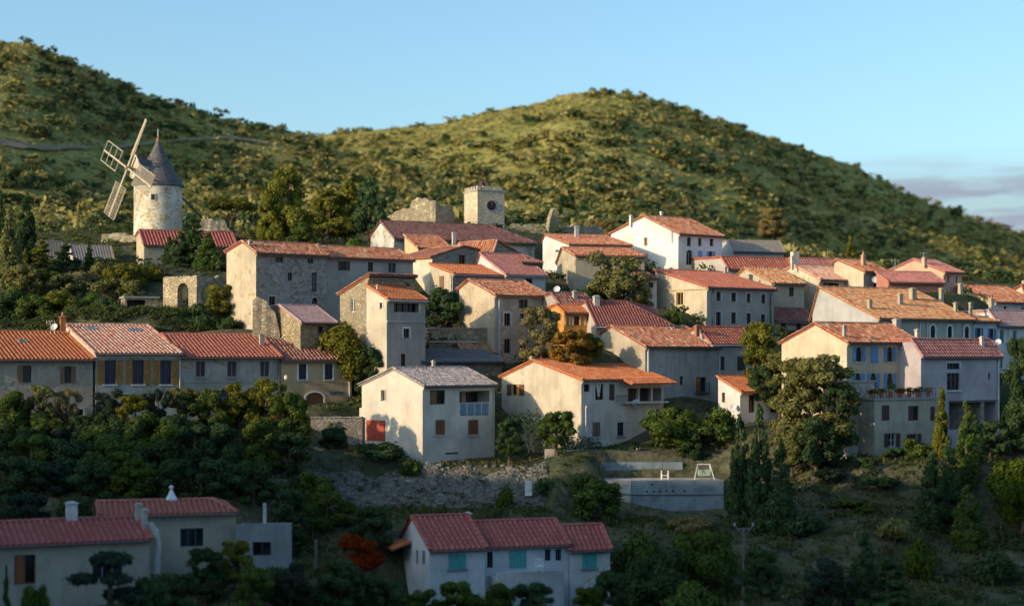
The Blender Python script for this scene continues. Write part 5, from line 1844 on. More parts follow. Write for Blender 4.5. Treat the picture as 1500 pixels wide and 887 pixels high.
for k in range(4):
    phi = PH + k * math.pi / 2
    dv = (up * math.cos(phi) + hv * math.sin(phi)).normalized()
    wv = n.cross(dv).normalized()
    Lk = 6.75
    b = MB()
    b.bar(hub, hub + dv * Lk, 0.26 if k == 0 else 0.2, 0.2)
    so = b.build('sail', WOOD, wm)
    if k in (0,):
        # furled sail: only the narrow edge battens remain beside the spar
        for t in (-0.24, 0.24):
            b = MB()
            b.bar(hub + dv * 1.6 + wv * t * 1.4, hub + dv * (Lk - 0.1) + wv * t * 0.7, 0.09)
            b.build('sail_batten', WOOD, so)
        continue
    hw = 1.38
    r0, r1 = 2.4, Lk - 0.1
    for t in (-1, 1):
        b = MB()
        b.bar(hub + dv * r0 + wv * hw * t, hub + dv * r1 + wv * hw * t, 0.1)
        b.build('sail_batten', WOOD, so)
    ns = 14 if k in (1, 2) else 3
    for j in range(ns + 1):
        q = hub + dv * (r0 + (r1 - r0) * j / ns) + n * 0.06
        b = MB()
        b.bar(q - wv * hw, q + wv * hw, 0.09 if k != 3 else 0.06, 0.06)
        b.build('slat', WOOD, so)
b = MB()
b.tube([n * -2.2 + Vector((0, 0, zt + 0.3)), Vector((wx(292), 2.5, wz(318)))], [0.16, 0.11], 8)
b.build('tail_pole', wood((0.10, 0.09, 0.08)), wm)

b = MB()
pl = at(175, 356, 221)
o = empty('stone_platform', pl)
tag(o, 'low stone block platform at the foot of the windmill sails', 'platform')
for k, (x0, x1, zz) in enumerate(((-2.1, -0.7, 1.1), (-0.69, 1.0, 1.25), (1.01, 2.3, 0.95))):
    b = MB()
    b.frustum((x0 + x1) / 2, 0, -2, zz, (x1 - x0) / 2 + 0.1, 0.9, (x1 - x0) / 2, 0.75)
    b.build('stone_block', stone((0.5, 0.42, 0.28), 1.6), o)

# ================================================================ clock tower
h = House('clock_tower', 'square crenellated stone clock tower with dark round clock face and bell cage', 222, 22, (699.5, 279), 739, (680, 277), None, stone((0.58, 0.5, 0.38), 1.7, 0.4), 'old', base=333, flat=True, cat='tower', left_wall=stone((0.68, 0.58, 0.42), 1.7, 0.4), over=0)  # left face is a lighter copy of the stone, sunlight in its colour
L, W, z9 = h.L, h.W, h.zf
h.flat = True
uc, zc = h.uf(719.5), h.zpy(301, h.uf(719.5))
b = MB()
for k in range(24):
    pass
b.lathe([(0.78, 0), (0.78, 0.05), (0.64, 0.06), (0.64, 0.02)], 28)
for i in range(len(b.v)):
    x, y, z = b.v[i]
    b.v[i] = (uc + x, -0.004 - z, zc + y)
ck = b.build('clock', simple('clock_shadow_ring', (0.42, 0.38, 0.36), 0.8), h.root)  # ring puts the clock's pale shadow into colour
b = MB()
b.lathe([(0.62, 0.061), (0.62, 0.09)], 28)
for i in range(len(b.v)):
    x, y, z = b.v[i]
    b.v[i] = (uc + x, -0.004 - z, zc + y)
b.build('clock_face', simple('clock_dark', (0.03, 0.012, 0.014), 0.5), ck)
b = MB()
b.bar((uc, -0.11, zc), (uc + 0.05, -0.11, zc + 0.5), 0.06, 0.02)
b.bar((uc, -0.11, zc), (uc + 0.32, -0.11, zc - 0.2), 0.07, 0.02)
b.build('clock_hands', simple('clock_gilt', (0.25, 0.16, 0.08), 0.5), ck)
h.finish()
for side, ln in (('f', L), ('g', W), ('r', W), ('b', L)):
    k = 5
    for j in range(k):
        if side in ('g', 'r') and j == 0:
            continue
        a0, a1 = ln * j / k, ln * (j + 1) / k - (0.32 if j % 2 == 0 or side == 'g' else 0.0)
        b = MB()
        zz = z9 + 0.181
        if side == 'f':
            b.box(a0, 0, zz, a1, 0.4, zz + 0.42)
        elif side == 'b':
            b.box(a0, W - 0.4, zz, a1, W, zz + 0.4)
        elif side == 'g':
            b.box(0, max(a0, 0.42), zz, 0.4, min(a1, W - 0.42), zz + 0.45)
        else:
            b.box(L - 0.4, max(a0, 0.42), zz, L, min(a1, W - 0.42), zz + 0.4)
        b.build('merlon', h.wall, h.root)
b = MB()
IR = simple('iron_rust', (0.10, 0.06, 0.05), 0.7)
c = Vector((L * 0.45, W * 0.5, z9 + 0.1))
tip = c + Vector((0, 0, (HY - 252) / F * 224 - (HY - 279) / F * 222))
for sx, sy in ((-1, -1), (1, -1), (1, 1), (-1, 1)):
    b.bar(c + Vector((sx * 0.7, sy * 0.7, 0)), c + Vector((sx * 0.22, sy * 0.22, 1.3)), 0.18)
b.bar(c + Vector((0, 0, 1.2)), tip, 0.16)
b.bar(c + Vector((-0.3, 0, 1.9)), c + Vector((0.3, 0, 1.9)), 0.05)
bo = b.build('bell_cage', IR, h.root)
b = MB()
b.lathe([(0.3, c.z + 0.45), (0.24, c.z + 0.6), (0.17, c.z + 0.85), (0.05, c.z + 0.95)], 14, c.x, c.y)
b.build('bell', simple('bronze', (0.16, 0.10, 0.05), 0.4, 0.6), bo)

# ================================================================ ruins
def ruin(label, Y, px0, px1, base_py, tops, depth, mat, ang=0.0, seed=0, name='ruined_wall', cat='ruin'):
    """tops: (px, py) along the broken top, base at base_py; ang turns the wall away from the picture plane"""
    p = at(px0, base_py, Y)
    root = empty(name, p)
    tag(root, label, cat)
    c_, s_ = math.cos(R(ang)), math.sin(R(ang))
    pts = []
    for px, py in tops:
        k = (px - CX) / F
        u = (k * p.y - p.x) / (c_ - k * s_)
        z = (HY - py) / F * (p.y + u * s_) - p.z
        pts.append((u, -2.5, z))
    rubble('wall', root, pts, depth, mat, (c_, s_), seed)
    return root, pts
SUNST = stone((0.50, 0.42, 0.29), 2.2, 0.8)  # lit copy of the ruin stone, sunlight put into the colour
r0_, p_ = ruin('broken sunlit castle wall rising left of the clock tower', 228, 562, 638, 328, [(562, 324), (568, 318), (578, 310), (590, 306), (600, 303), (605, 292), (613, 289), (622, 290), (630, 294), (638, 296)], 1.2, SUNST, -18, 1)
p = p_[-1][0]
a_ = R(-18)
sub = [(p * 1.0 + 0.0, -2.5, p_[-1][2])]
b_root = r0_
# return wall behind the corner, its shade put into a darker stone
c_, s_ = math.cos(R(40)), math.sin(R(40))
q0 = Vector((p * math.cos(a_), p * math.sin(a_), 0))
w2 = rubble('return_wall', b_root, [(0, -2.5, p_[-1][2] - 0.1), (1.0, -2.5, p_[-1][2] - 0.5), (2.4, -2.5, p_[-1][2] - 0.4), (3.2, -2.5, p_[-1][2] - 1.3), (3.5, -2.5, -1)], 1.0, stone((0.40, 0.35, 0.27), 2.2), (c_, s_), 2)
w2.location = q0 + Vector((0.02, 0.02, 0))
ruin('slender ruined stone pinnacle standing above the white gabled roof', 232, 806, 821, 345, [(804, 335), (807, 318), (809, 308), (813, 304), (817, 306), (820, 312), (821, 340)], 1.3, stone((0.46, 0.37, 0.24), 2.2), 20, 3, 'ruined_pinnacle')
ruin('long low shaded ruin wall beside the pinnacle with two dark holes', 236, 822, 880, 350, [(820, 329), (830, 331), (845, 330), (860, 331), (872, 330), (880, 333), (884, 340)], 1.0, stone((0.38, 0.33, 0.25), 2.2), 28, 4)
ruin('tumbled stones and low wall on the dry slope under the castle', 238, 745, 800, 338, [(740, 335), (752, 329), (765, 331), (780, 328), (795, 333), (804, 338)], 0.8, stone((0.42, 0.36, 0.24), 2.0), 10, 5)
ruin('pale rock wall between the windmill and the pines', 222, 290, 335, 350, [(286, 338), (296, 322), (306, 318), (316, 325), (328, 321), (338, 340)], 1.2, stone((0.46, 0.40, 0.30), 1.8), 10, 6)

# arch ruin
def arch_wall(mb, a0, a1, zb, zt, o0, o1, zs, d, rnd):
    """wall of thickness d with a round arched opening"""
    n = 10
    m = (o0 + o1) / 2
    hw = (o1 - o0) / 2
    us = [a0 + (o0 - a0) * k / 4 for k in range(4)] + [o0 + (o1 - o0) * k / n for k in range(n + 1)] + [o1 + (a1 - o1) * (k + 1) / 4 for k in range(4)]
    tp = [zt + rnd.uniform(-0.12, 0.12) for _ in us]
    def bot(u):
        return zb if u < o0 - 1e-6 or u > o1 + 1e-6 else zs + math.sqrt(max(0, hw * hw - (u - m) ** 2))
    for (u, t), (w, t2) in zip(zip(us[:-1], tp[:-1]), zip(us[1:], tp[1:])):
        inside = u >= o0 - 1e-6 and w <= o1 + 1e-6
        b0, b1 = (bot(u), bot(w)) if inside else (zb, zb)
        mb.face([(u, 0, b0), (w, 0, b1), (w, 0, t2), (u, 0, t)])
        mb.face([(u, d, b0), (w, d, b1), (w, d, t2), (u, d, t)])
        mb.face([(u, 0, t), (w, 0, t2), (w, d, t2), (u, d, t)])
        if inside:
            mb.face([(u, 0, b0), (w, 0, b1), (w, d, b1), (u, d, b0)])
    for u in (o0, o1):
        mb.face([(u, 0, zb), (u, d, zb), (u, d, zs), (u, 0, zs)])
    for u, t in ((a0, tp[0]), (a1, tp[-1])):
        mb.face([(u, 0, zb), (u, d, zb), (u, d, t), (u, 0, t)])
p = at(288, 458, 176)
rt_ = empty('arched_ruin', p, R(-28))
tag(rt_, 'roofless stone ruin with dark arched opening below the conifers', 'ruin')
b = MB()
k = lambda px: (px - 288) / F * 176 / math.cos(R(28)) * 0.98
arch_wall(b, k(232), 0, -2, (458 - 404) / F * 176, k(256), k(274.5), (458 - 424) / F * 176, 0.8, random.Random(3))
b.build('wall', SUNST, rt_)
w2 = rubble('return_wall', rt_, [(0, -2, 3.75), (1.5, -2, 3.7), (3.2, -2, 3.6), (4.0, -2, 3.4)], 0.8, stone((0.42, 0.36, 0.27), 2.2), (math.cos(R(58)), math.sin(R(58))), 8)  # darker stone puts the shade of this side into the colour
w2.location = (0.02, 0.0, 0)
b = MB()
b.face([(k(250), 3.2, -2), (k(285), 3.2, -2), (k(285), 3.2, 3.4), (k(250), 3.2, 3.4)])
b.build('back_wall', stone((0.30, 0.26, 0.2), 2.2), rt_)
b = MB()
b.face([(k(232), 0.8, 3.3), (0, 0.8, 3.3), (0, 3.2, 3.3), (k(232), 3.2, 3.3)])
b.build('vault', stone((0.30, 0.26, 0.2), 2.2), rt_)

# buttress of ruined masonry against the long block
ruin('crumbling sunlit stone buttress leaning on the long farmhouse block', 165, 372, 410, 492, [(370, 440), (378, 432), (386, 437), (394, 447), (400, 452), (406, 462), (410, 490)], 1.3, SUNST, 6, 9, 'stone_buttress', 'buttress')
# small dark shed opening among the trees
h = House('shed', 'flat roofed stone shelter with dark opening among the trees right of the olives', 178, 8, (183, 436), 232, (180, 434), None, stone((0.36, 0.31, 0.23), 2.2), 'old', base=460, flat=True, Wmin=3, cat='shed')
a0, a1, z0, z1 = h.rect('f', 186, 439, 213, 459)
h.open['f'].append((a0, a1, z0, z1, z1, 1.5))
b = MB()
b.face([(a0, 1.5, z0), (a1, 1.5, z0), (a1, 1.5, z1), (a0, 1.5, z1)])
b.build('back_wall', simple('shaded_plaster', (0.12, 0.1, 0.09), 0.9), h.root)  # dark colour paints the shade inside the shelter
CARVE.append((h, -0.5, h.L + 0.5, -5, 0.2, (HY - 462) / F * 178))
h.finish()

# ================================================================ garden and terrace walls
def wall_box(name, label, Y, px0, px1, py_top, py_bot, mat, ang=0, depth=0.5, cat='wall', cope=None, panels=0, panel_mat=None):
    p = at(px0, py_bot, Y)
    root = empty(name, p, R(ang))
    tag(root, label, cat)
    c_, s_ = math.cos(R(ang)), math.sin(R(ang))
    kk = (px1 - CX) / F
    L = (kk * p.y - p.x) / (c_ - kk * s_)
    zt = (HY - py_top) / F * Y - p.z
    b = MB()
    n = max(2, int(L / 1.2))
    if panels:
        for k in range(panels):
            q = MB()
            q.box(L * k / panels + 0.012, -0.06 - 0.012 * (k % 2), -1.5, L * (k + 1) / panels - 0.012, -0.004, zt - 0.08)
            q.build('panel', panel_mat or mat, root)
    b.box(0, 0, -2, L, depth, zt)
    b.build('wall', mat, root)
    if cope:
        b = MB()
        m = max(3, int(L / 0.9))
        for k in range(m):
            b = MB()
            b.box(L * k / m + 0.01, -0.07, zt + 0.002, L * (k + 1) / m - 0.01, depth + 0.05, zt + 0.1 + random.uniform(-0.02, 0.03))
            b.build('coping_stone', cope, root)
    return root, L, zt
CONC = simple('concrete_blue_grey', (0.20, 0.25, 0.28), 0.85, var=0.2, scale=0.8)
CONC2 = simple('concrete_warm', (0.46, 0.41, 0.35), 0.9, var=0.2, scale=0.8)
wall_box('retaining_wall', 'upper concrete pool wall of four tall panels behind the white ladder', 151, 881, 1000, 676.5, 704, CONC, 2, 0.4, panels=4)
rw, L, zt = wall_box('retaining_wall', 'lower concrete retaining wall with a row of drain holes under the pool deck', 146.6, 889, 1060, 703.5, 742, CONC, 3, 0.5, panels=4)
for k, (px, py) in enumerate(((948, 719.5), (958, 719.5), (967, 719.5), (976, 719), (986, 719), (1003, 719), (955, 709))):
    b = MB()
    b.lathe([(0.09, 0.0), (0.09, 0.03)], 10)
    x = (px - 889) / F * 146.6
    z = (742 - py) / F * 146.6
    for i in range(len(b.v)):
        xx, yy, zz = b.v[i]
        b.v[i] = (x + xx, -0.075 - zz, z + yy)
    b.build('drain_hole', simple('drain_dark', (0.02, 0.02, 0.02), 0.9), rw)
b = MB()
z_ = (742 - 722.5) / F * 146.6
b.box(0.0, -0.2, z_ - 0.08, L, -0.085, z_ + 0.02)
b.build('ledge', CONC, rw)
b = MB()
b.box(0.05, 0.51, zt - 0.35, L - 0.05, 4.2, zt - 0.05)
b.build('deck', CONC2, rw)
b = MB()
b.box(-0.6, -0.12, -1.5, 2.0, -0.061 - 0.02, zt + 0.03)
b.build('pale_panel', CONC2, rw)
wall_box('block_wall', 'pale block garden wall between the hedge and the pool', 151.5, 812, 876, 659, 690, simple('block_grey', (0.38, 0.38, 0.37), 0.9, scale=1.2), 0, 0.3, panels=3)
wall_box('gate_pier', 'tan rendered wall pier beside the rubble slope left of the block wall', 150.8, 798, 812.5, 657.5, 692, CONC2, 0, 0.6, cat='pier')
wall_box('ramp_wall', 'pale stone ramp wall below the ochre house, left of the red garage door', 155.5, 455, 531, 612, 648, stone((0.40, 0.36, 0.30), 2.2), 6, 0.5, cope=stone((0.46, 0.43, 0.38), 1.0))
wall_box('garden_wall', 'dark rubble garden wall behind the small round tree', 152, 440, 533, 650, 676, stone((0.30, 0.28, 0.24), 2.0), 3, 0.6)
tw, L, zt = wall_box('terrace_wall', 'stone terrace wall carrying three flower pots between the tall houses', 172, 624, 716, 481, 502, stone((0.42, 0.34, 0.22), 2.6), 4, 0.6, cope=stone((0.5, 0.42, 0.3), 1.0))
wall_box('garden_wall', 'overgrown low wall under the pot terrace with a pale ledge', 171, 628, 700, 501, 522, stone((0.36, 0.28, 0.18), 2.4), 4, 0.5, cope=simple('ledge_white', (0.55, 0.52, 0.5), 0.9))
wall_box('garden_wall', 'long low stone wall at right edge behind the cypress trees', 149, 1432, 1540, 656, 690, stone((0.32, 0.31, 0.28), 2.0), -4, 0.5)
h = House('lean_to', 'tiny lean-to with orange tile roof under the stone terrace wall', 169.8, 34, (678, 513), 727, (667, 507), (671, 504), stone((0.4, 0.33, 0.24), 2.4), 'mossy', base=530, Wmin=2.2, cat='shed')
h.win('f', 709, 516, 717, 522)
h.finish()

# dry stone bank below the white house: uneven stones, too small to pick apart
p = at(440, 740, 145.2)
db = empty('drystone_bank', p)
tag(db, 'long drystone bank of grey rubble below the white house garden', 'wall')
rs = np.random.RandomState(5)
sv, sr = [], []
Ls = (800 - 440) / F * 146
CB = np.array([(-1, -1, -1), (1, -1, -1), (1, 1, -1), (-1, 1, -1), (-1, -1, 1), (1, -1, 1), (1, 1, 1), (-1, 1, 1)], float)
CFc = [(0, 1, 5, 4), (1, 2, 6, 5), (2, 3, 7, 6), (3, 0, 4, 7), (4, 5, 6, 7)]
for i in range(5200):
    a = rs.uniform(0, Ls)
    t = rs.uniform(0, 1) ** 0.9
    top = 3.0 + 0.25 * math.sin(a * 0.7) + 0.2 * math.sin(a * 1.9)
    d = t * 4.2
    z = t * top * (0.5 + 0.5 * t) - 0.1
    px_, py_ = p.x + a, p.y + d
    z = max(z, gz(px_, py_) - p.z + 0.0) if i % 3 == 0 else z
    s = (rs.uniform(0.06, 0.13) if i % 5 else rs.uniform(0.13, 0.2))
    sz = np.array((s * rs.uniform(0.8, 1.6), s * rs.uniform(0.7, 1.2), s * rs.uniform(0.5, 0.9)))
    th = rs.uniform(-0.5, 0.5)
    v = CB * sz * rs.uniform(0.8, 1.2, (8, 3))
    tilt = rs.uniform(-0.35, 0.35)
    v = np.stack([v[:, 0] * math.cos(tilt) - v[:, 2] * math.sin(tilt), v[:, 1], v[:, 0] * math.sin(tilt) + v[:, 2] * math.cos(tilt)], -1)
    v = np.stack([v[:, 0] * math.cos(th) - v[:, 1] * math.sin(th), v[:, 0] * math.sin(th) + v[:, 1] * math.cos(th), v[:, 2]], -1) + (a, d, z)
    for f in CFc:
        sv.append(v[list(f)])
    sr += [rs.uniform(0, 1)] * 5
RUBBLE = tile_mat('rubble', [(0.10, 0.10, 0.09), (0.18, 0.175, 0.155), (0.27, 0.255, 0.225), (0.15, 0.145, 0.13)], lichen=(0.2, 0.19, 0.15), lam=0.4)
add_obj('rubble', quads_mesh('rubble', np.array(sv), RUBBLE, sr), db, 'stuff')
b = MB()
n = 40
for k in range(n):
    a0, a1 = Ls * k / n, Ls * (k + 1) / n
    for t0, t1 in ((0, 0.33), (0.33, 0.66), (0.66, 1.0)):
        f = lambda a, t: (a, t * 4.2, t * 3.0 * (0.5 + 0.5 * t) - 0.2 + 0.15 * math.sin(a * 1.3 + t * 5))
        b.face([f(a0, t0), f(a1, t0), f(a1, t1), f(a0, t1)])
    b.face([(a0, 0, -2), (a1, 0, -2), f(a1, 0), f(a0, 0)])
b.build('bank', stone((0.28, 0.26, 0.22), 2.0), db)

# ================================================================ small things
def thing_at(name, label, cat, px, py, Y, rz=0, group=None):
    o = empty(name, at(px, py, Y), rz)
    return tag(o, label, cat, group)
WH = simple('enamel_white', (0.75, 0.75, 0.74), 0.4)
o = thing_at('pool_ladder', 'white two rail pool ladder standing on the concrete deck', 'pool ladder', 974, 702.5, 148.6)
for sx in (-0.28, 0.28):
    b = MB()
    b.tube([(sx, 0.3, -0.3), (sx, 0.3, 0.5), (sx, 0.22, 0.72), (sx, 0, 0.78), (sx, -0.2, 0.6), (sx, -0.22, 0.0)], 0.05, 8)
    b.build('rail', WH, o)
for z in (0.12, 0.38):
    b = MB()
    b.box(-0.23, -0.27, z, 0.23, -0.17, z + 0.05)
    b.build('rung', WH, o)
o = thing_at('swing_seat', 'white framed garden swing seat with pale green cushion beside the pool', 'swing seat', 1031, 701.5, 148.8)
for sx in (-0.72, 0.72):
    for sy in (-0.5, 0.5):
        b = MB()
        b.tube([(sx * (1.2 if sy < 0 else 1), sy, -0.05), (sx * 0.72, 0, 1.28)], 0.035, 8)
        b.build('leg', WH, o)
b = MB()
b.tube([(-0.56, 0, 1.28), (0.56, 0, 1.28)], 0.04, 8)
b.build('top_bar', WH, o)
GC = simple('cushion_green', (0.33, 0.42, 0.33), 0.95)
b = MB()
b.box(-0.5, -0.25, 0.32, 0.5, 0.25, 0.44)
b.build('seat', GC, o)
b = MB()
b.box(-0.5, 0.2, 0.441, 0.5, 0.3, 0.82)
b.build('backrest', GC, o)
for sx in (-0.47, 0.47):
    b = MB()
    b.bar((sx, 0, 0.44), (sx, 0, 1.26), 0.025)
    b.build('hanger', WH, o)
o = thing_at('utility_box', 'small white box standing on the slope right of the rubble bank', 'box', 774, 720, 146.2)
b = MB()
b.box(-0.28, -0.2, -0.3, 0.28, 0.2, 0.88)
b.build('body', WH, o)
b = MB()
b.box(-0.24, -0.22, 0.05, 0.24, -0.203, 0.8)
b.build('door', simple('enamel_grey', (0.62, 0.62, 0.6), 0.4), o)
b = MB()
b.box(-0.32, -0.25, 0.882, 0.32, 0.24, 0.93)
b.build('lid', WH, o)
o = thing_at('plastic_chair', 'white plastic armchair on the terrace of the long white house', 'chair', 790, 837.5, 127.6)
for sx in (-0.24, 0.24):
    for sy in (-0.22, 0.22):
        b = MB()
        b.bar((sx * 1.1, sy * 1.1, 0), (sx, sy, 0.43), 0.05)
        b.build('leg', WH, o)
b = MB()
b.box(-0.27, -0.26, 0.431, 0.27, 0.26, 0.47)
b.build('seat', WH, o)
for k in range(4):
    b = MB()
    x = -0.2 + 0.133 * k
    b.bar((x, 0.24, 0.471), (x * 1.1, 0.33, 0.92), 0.07, 0.025)
    b.build('back_slat', WH, o)
b = MB()
b.bar((-0.27, 0.335, 0.93), (0.27, 0.335, 0.93), 0.06, 0.03)
b.build('back_rail', WH, o)
for sx in (-0.29, 0.29):
    b = MB()
    b.bar((sx, -0.2, 0.66), (sx, 0.28, 0.68), 0.05, 0.03)
    b.bar((sx, -0.2, 0.44), (sx, -0.2, 0.65), 0.04)
    b.build('armrest', WH, o)
def pole(label, px, top, bot, Y, arms):
    p = at(px, bot, Y)
    o = empty('utility_pole', p)
    tag(o, label, 'utility pole')
    hgt = (bot - top) / F * Y
    b = MB()
    b.tube([(0, 0, -1.5), (0, 0, hgt)], [0.15, 0.09], 10)
    b.build('post', simple('pole_wood', (0.14, 0.125, 0.11), 0.9), o)
    if arms:
        for s in (-1, 1):
            b = MB()
            b.bar((0, 0, hgt - 0.6), (s * 0.62, 0, hgt + 0.1), 0.06)
            b.build('arm', simple('arm_steel', (0.17, 0.17, 0.17), 0.6), o)
            b = MB()
            b.lathe([(0.06, hgt + 0.1), (0.09, hgt + 0.16), (0.05, hgt + 0.2), (0.09, hgt + 0.25), (0.03, hgt + 0.32)], 8, s * 0.62, 0)
            b.build('insulator', simple('porcelain', (0.35, 0.35, 0.34), 0.3), o)
        b = MB()
        b.bar((-0.45, 0, hgt - 0.1), (0.45, 0, hgt - 0.1), 0.08)
        b.build('crossarm', simple('arm_steel', (0.17, 0.17, 0.17), 0.6), o)
    else:
        b = MB()
        b.frustum(0, 0, hgt + 0.001, hgt + 0.12, 0.1, 0.1, 0.03, 0.03)
        b.build('cap', simple('arm_steel', (0.17, 0.17, 0.17), 0.6), o)
pole('tall utility pole with forked arms and insulators in front of the dry slope', 1089.5, 772, 900, 118, True)
pole('slim bare pole beside the red leaved tree', 463, 792, 900, 117, False)
PG = 'flower pots on the stone terrace wall'
for px, s, lab in ((643.5, 0.9, 'leftmost terracotta flower pot on the stone terrace wall'), (666.5, 1.1, 'middle and largest terracotta flower pot on the stone terrace wall'), (677.5, 0.8, 'rightmost terracotta flower pot on the stone terrace wall')):
    o = thing_at('flower_pot', lab, 'flower pot', px, 480.2, 172.3 + (px - 624) / F * 172 * 0.07, 0, PG)
    b = MB()
    b.lathe([(0.14 * s, 0), (0.2 * s, 0.3 * s), (0.24 * s, 0.3 * s), (0.24 * s, 0.37 * s), (0.18 * s, 0.36 * s)], 12)
    b.build('pot', simple('terracotta', (0.40, 0.16, 0.08), 0.8), o)
    o['plant_px'] = px
    b = MB()
    for k in range(16):
        a = random.uniform(0, 6.28)
        e = random.uniform(0.4, 1.4)
        q = Vector((math.cos(a) * math.cos(e), math.sin(a) * math.cos(e), math.sin(e))) * random.uniform(0.25, 0.42) * s
        w = Vector((-math.sin(a), math.cos(a), 0)) * 0.07
        c0 = Vector((0, 0, 0.36 * s))
        b.face([c0 - w * 0.3, c0 + w * 0.3, c0 + q + w, c0 + q - w])
    b.build('plant', leaf_mat('pot', (0.04, 0.07, 0.02), (0.10, 0.14, 0.04)), o, 'stuff')
o = thing_at('ladder', 'metal ladder leaning among stacked garden frames left of the round trees', 'ladder', 938, 672, 152.2)
for s in (0, 0.4):
    b = MB()
    b.bar((s - 0.1, 0, -0.2), (s - 0.75, 0.35, 1.0), 0.06)
    b.build('rail', simple('aluminium', (0.5, 0.5, 0.5), 0.4, 0.6), o)
for k in range(4):
    t = (k + 1) / 5
    b = MB()
    b.bar((-0.1 - 0.65 * t, 0.35 * t, -0.2 + 1.2 * t), (0.3 - 0.65 * t, 0.35 * t, -0.2 + 1.2 * t), 0.04)
    b.build('rung', simple('aluminium', (0.5, 0.5, 0.5), 0.4, 0.6), o)
# ---------------------------------------------------------------- ground sheets, laid out to meet the houses
gx, gy = np.meshgrid(np.concatenate([np.arange(-260, -70, 6.0), np.arange(-70, 80, 1.1), np.arange(80, 200, 6.0)]),
                     np.concatenate([np.arange(-260, 90, 6.0), np.arange(90, 262, 1.1)]))
gme = grid_mesh('ground', gx, gy, ground(gx, gy), EARTH)
tag(add_obj('ground', gme), kind='structure')
pxs = np.concatenate([np.arange(-3000, -300, 60.0), np.arange(-300, 1800, 7.0), np.arange(1800, 5000, 60.0)])
ys = np.concatenate([np.arange(258, 300, 6.0), np.arange(300, 760, 5.0), np.arange(760, 1400, 20.0), np.geomspace(1400, 14000, 20)])
hp, hy = np.meshgrid(pxs, ys)
hx = (hp - CX) / F * hy
hme = grid_mesh('hill', hx, hy, ground(hx, hy), HILLM)
tag(add_obj('hill', hme), kind='structure')

# track along the left hill
def hill_point(px, py, y0=300, y1=640):
    Y = np.arange(y0, y1, 1.0)
    X = (px - CX) / F * Y
    Z = ground(X, Y)
    pys = HY - F * Z / Y
    k = np.argmax(pys <= py)
    return X[k], Y[k], Z[k]
trk = [hill_point(px, py) for px, py in ((-40, 208), (0, 213), (40, 218), (85, 222), (130, 222), (170, 219), (210, 215), (250, 210), (290, 207), (330, 205), (365, 209), (400, 214))]
tp = []
for k in range(len(trk) - 1):
    for j in range(6):
        tp.append(tuple(trk[k][i] + (trk[k + 1][i] - trk[k][i]) * j / 6 for i in range(3)))
tm = MB()
for k in range(len(tp) - 1):
    def edge(p, o):
        x, y = p[0], p[1] + o
        return (x, y, gz(x, y) + 0.6)
    for o in (-2.0, 0):
        tm.face([edge(tp[k], o), edge(tp[k + 1], o), edge(tp[k + 1], o + 2.0), edge(tp[k], o + 2.0)])
tag(tm.build('path', simple('track_earth', (0.26, 0.20, 0.125), 0.95, scale=0.5)), kind='structure')

# ================================================================ vegetation
LM = {
    'dark': leaf_mat('dark', (0.026, 0.06, 0.03), (0.10, 0.155, 0.06)),
    'green': leaf_mat('green', (0.035, 0.07, 0.02), (0.16, 0.22, 0.05)),
    'olive': leaf_mat('olive', (0.08, 0.095, 0.035), (0.27, 0.27, 0.10)),
    'pine': leaf_mat('pine', (0.06, 0.075, 0.014), (0.27, 0.27, 0.05)),
    'bright': leaf_mat('bright', (0.04, 0.08, 0.012), (0.12, 0.17, 0.03)),
    'dry': leaf_mat('dry', (0.13, 0.12, 0.055), (0.34, 0.30, 0.14)),
    'autumn': leaf_mat('autumn', (0.16, 0.09, 0.018), (0.36, 0.24, 0.055)),
    'red': leaf_mat('red', (0.13, 0.022, 0.008), (0.30, 0.055, 0.014)),
    'blue': leaf_mat('blue', (0.02, 0.04, 0.03), (0.06, 0.09, 0.06)),
}
BARK = simple('bark', (0.12, 0.09, 0.065), 0.95, var=0.3)

def leaf_quads(rs, cen, rad, n, size, spread=(0.72, 1.08), up=0.15, aspect=0.62, squash=None):
    cen, rad = np.asarray(cen, float), np.asarray(rad, float)
    wt = (rad[:, 0] * rad[:, 2]) ** 1.0
    ci = rs.choice(len(cen), n, p=wt / wt.sum())
    d = rs.normal(size=(n, 3))
    d[:, 2] += up
    d /= np.linalg.norm(d, axis=1)[:, None]
    pos = cen[ci] + d * rad[ci] * rs.uniform(*spread, n)[:, None]
    nr = d + rs.normal(size=(n, 3)) * 0.42
    nr /= np.linalg.norm(nr, axis=1)[:, None]
    t = np.cross(nr, rs.normal(size=(n, 3)))
    t /= np.linalg.norm(t, axis=1)[:, None]
    if squash == 'up':                       # needles and sprays that point upwards
        t = t * 0.5 + np.array((0, 0, 1.0))
        t /= np.linalg.norm(t, axis=1)[:, None]
        nr = np.cross(t, np.cross(nr, t))
        nr /= np.linalg.norm(nr, axis=1)[:, None] + 1e-9
    b = np.cross(nr, t)
    s = size * rs.uniform(0.6, 1.35, n)
    t, b = t * s[:, None] * 0.5, b * (s * aspect)[:, None] * 0.5
    q = np.stack([pos - t, pos + b * 0.9 - t * 0.1, pos + t, pos - b * 0.9 + t * 0.1], 1)
    crnd = rs.normal(0, 0.16, len(cen))
    r = np.clip(rs.uniform(0.05, 0.95, n) * 0.75 + 0.12 + crnd[ci], 0, 1)
    return q, r

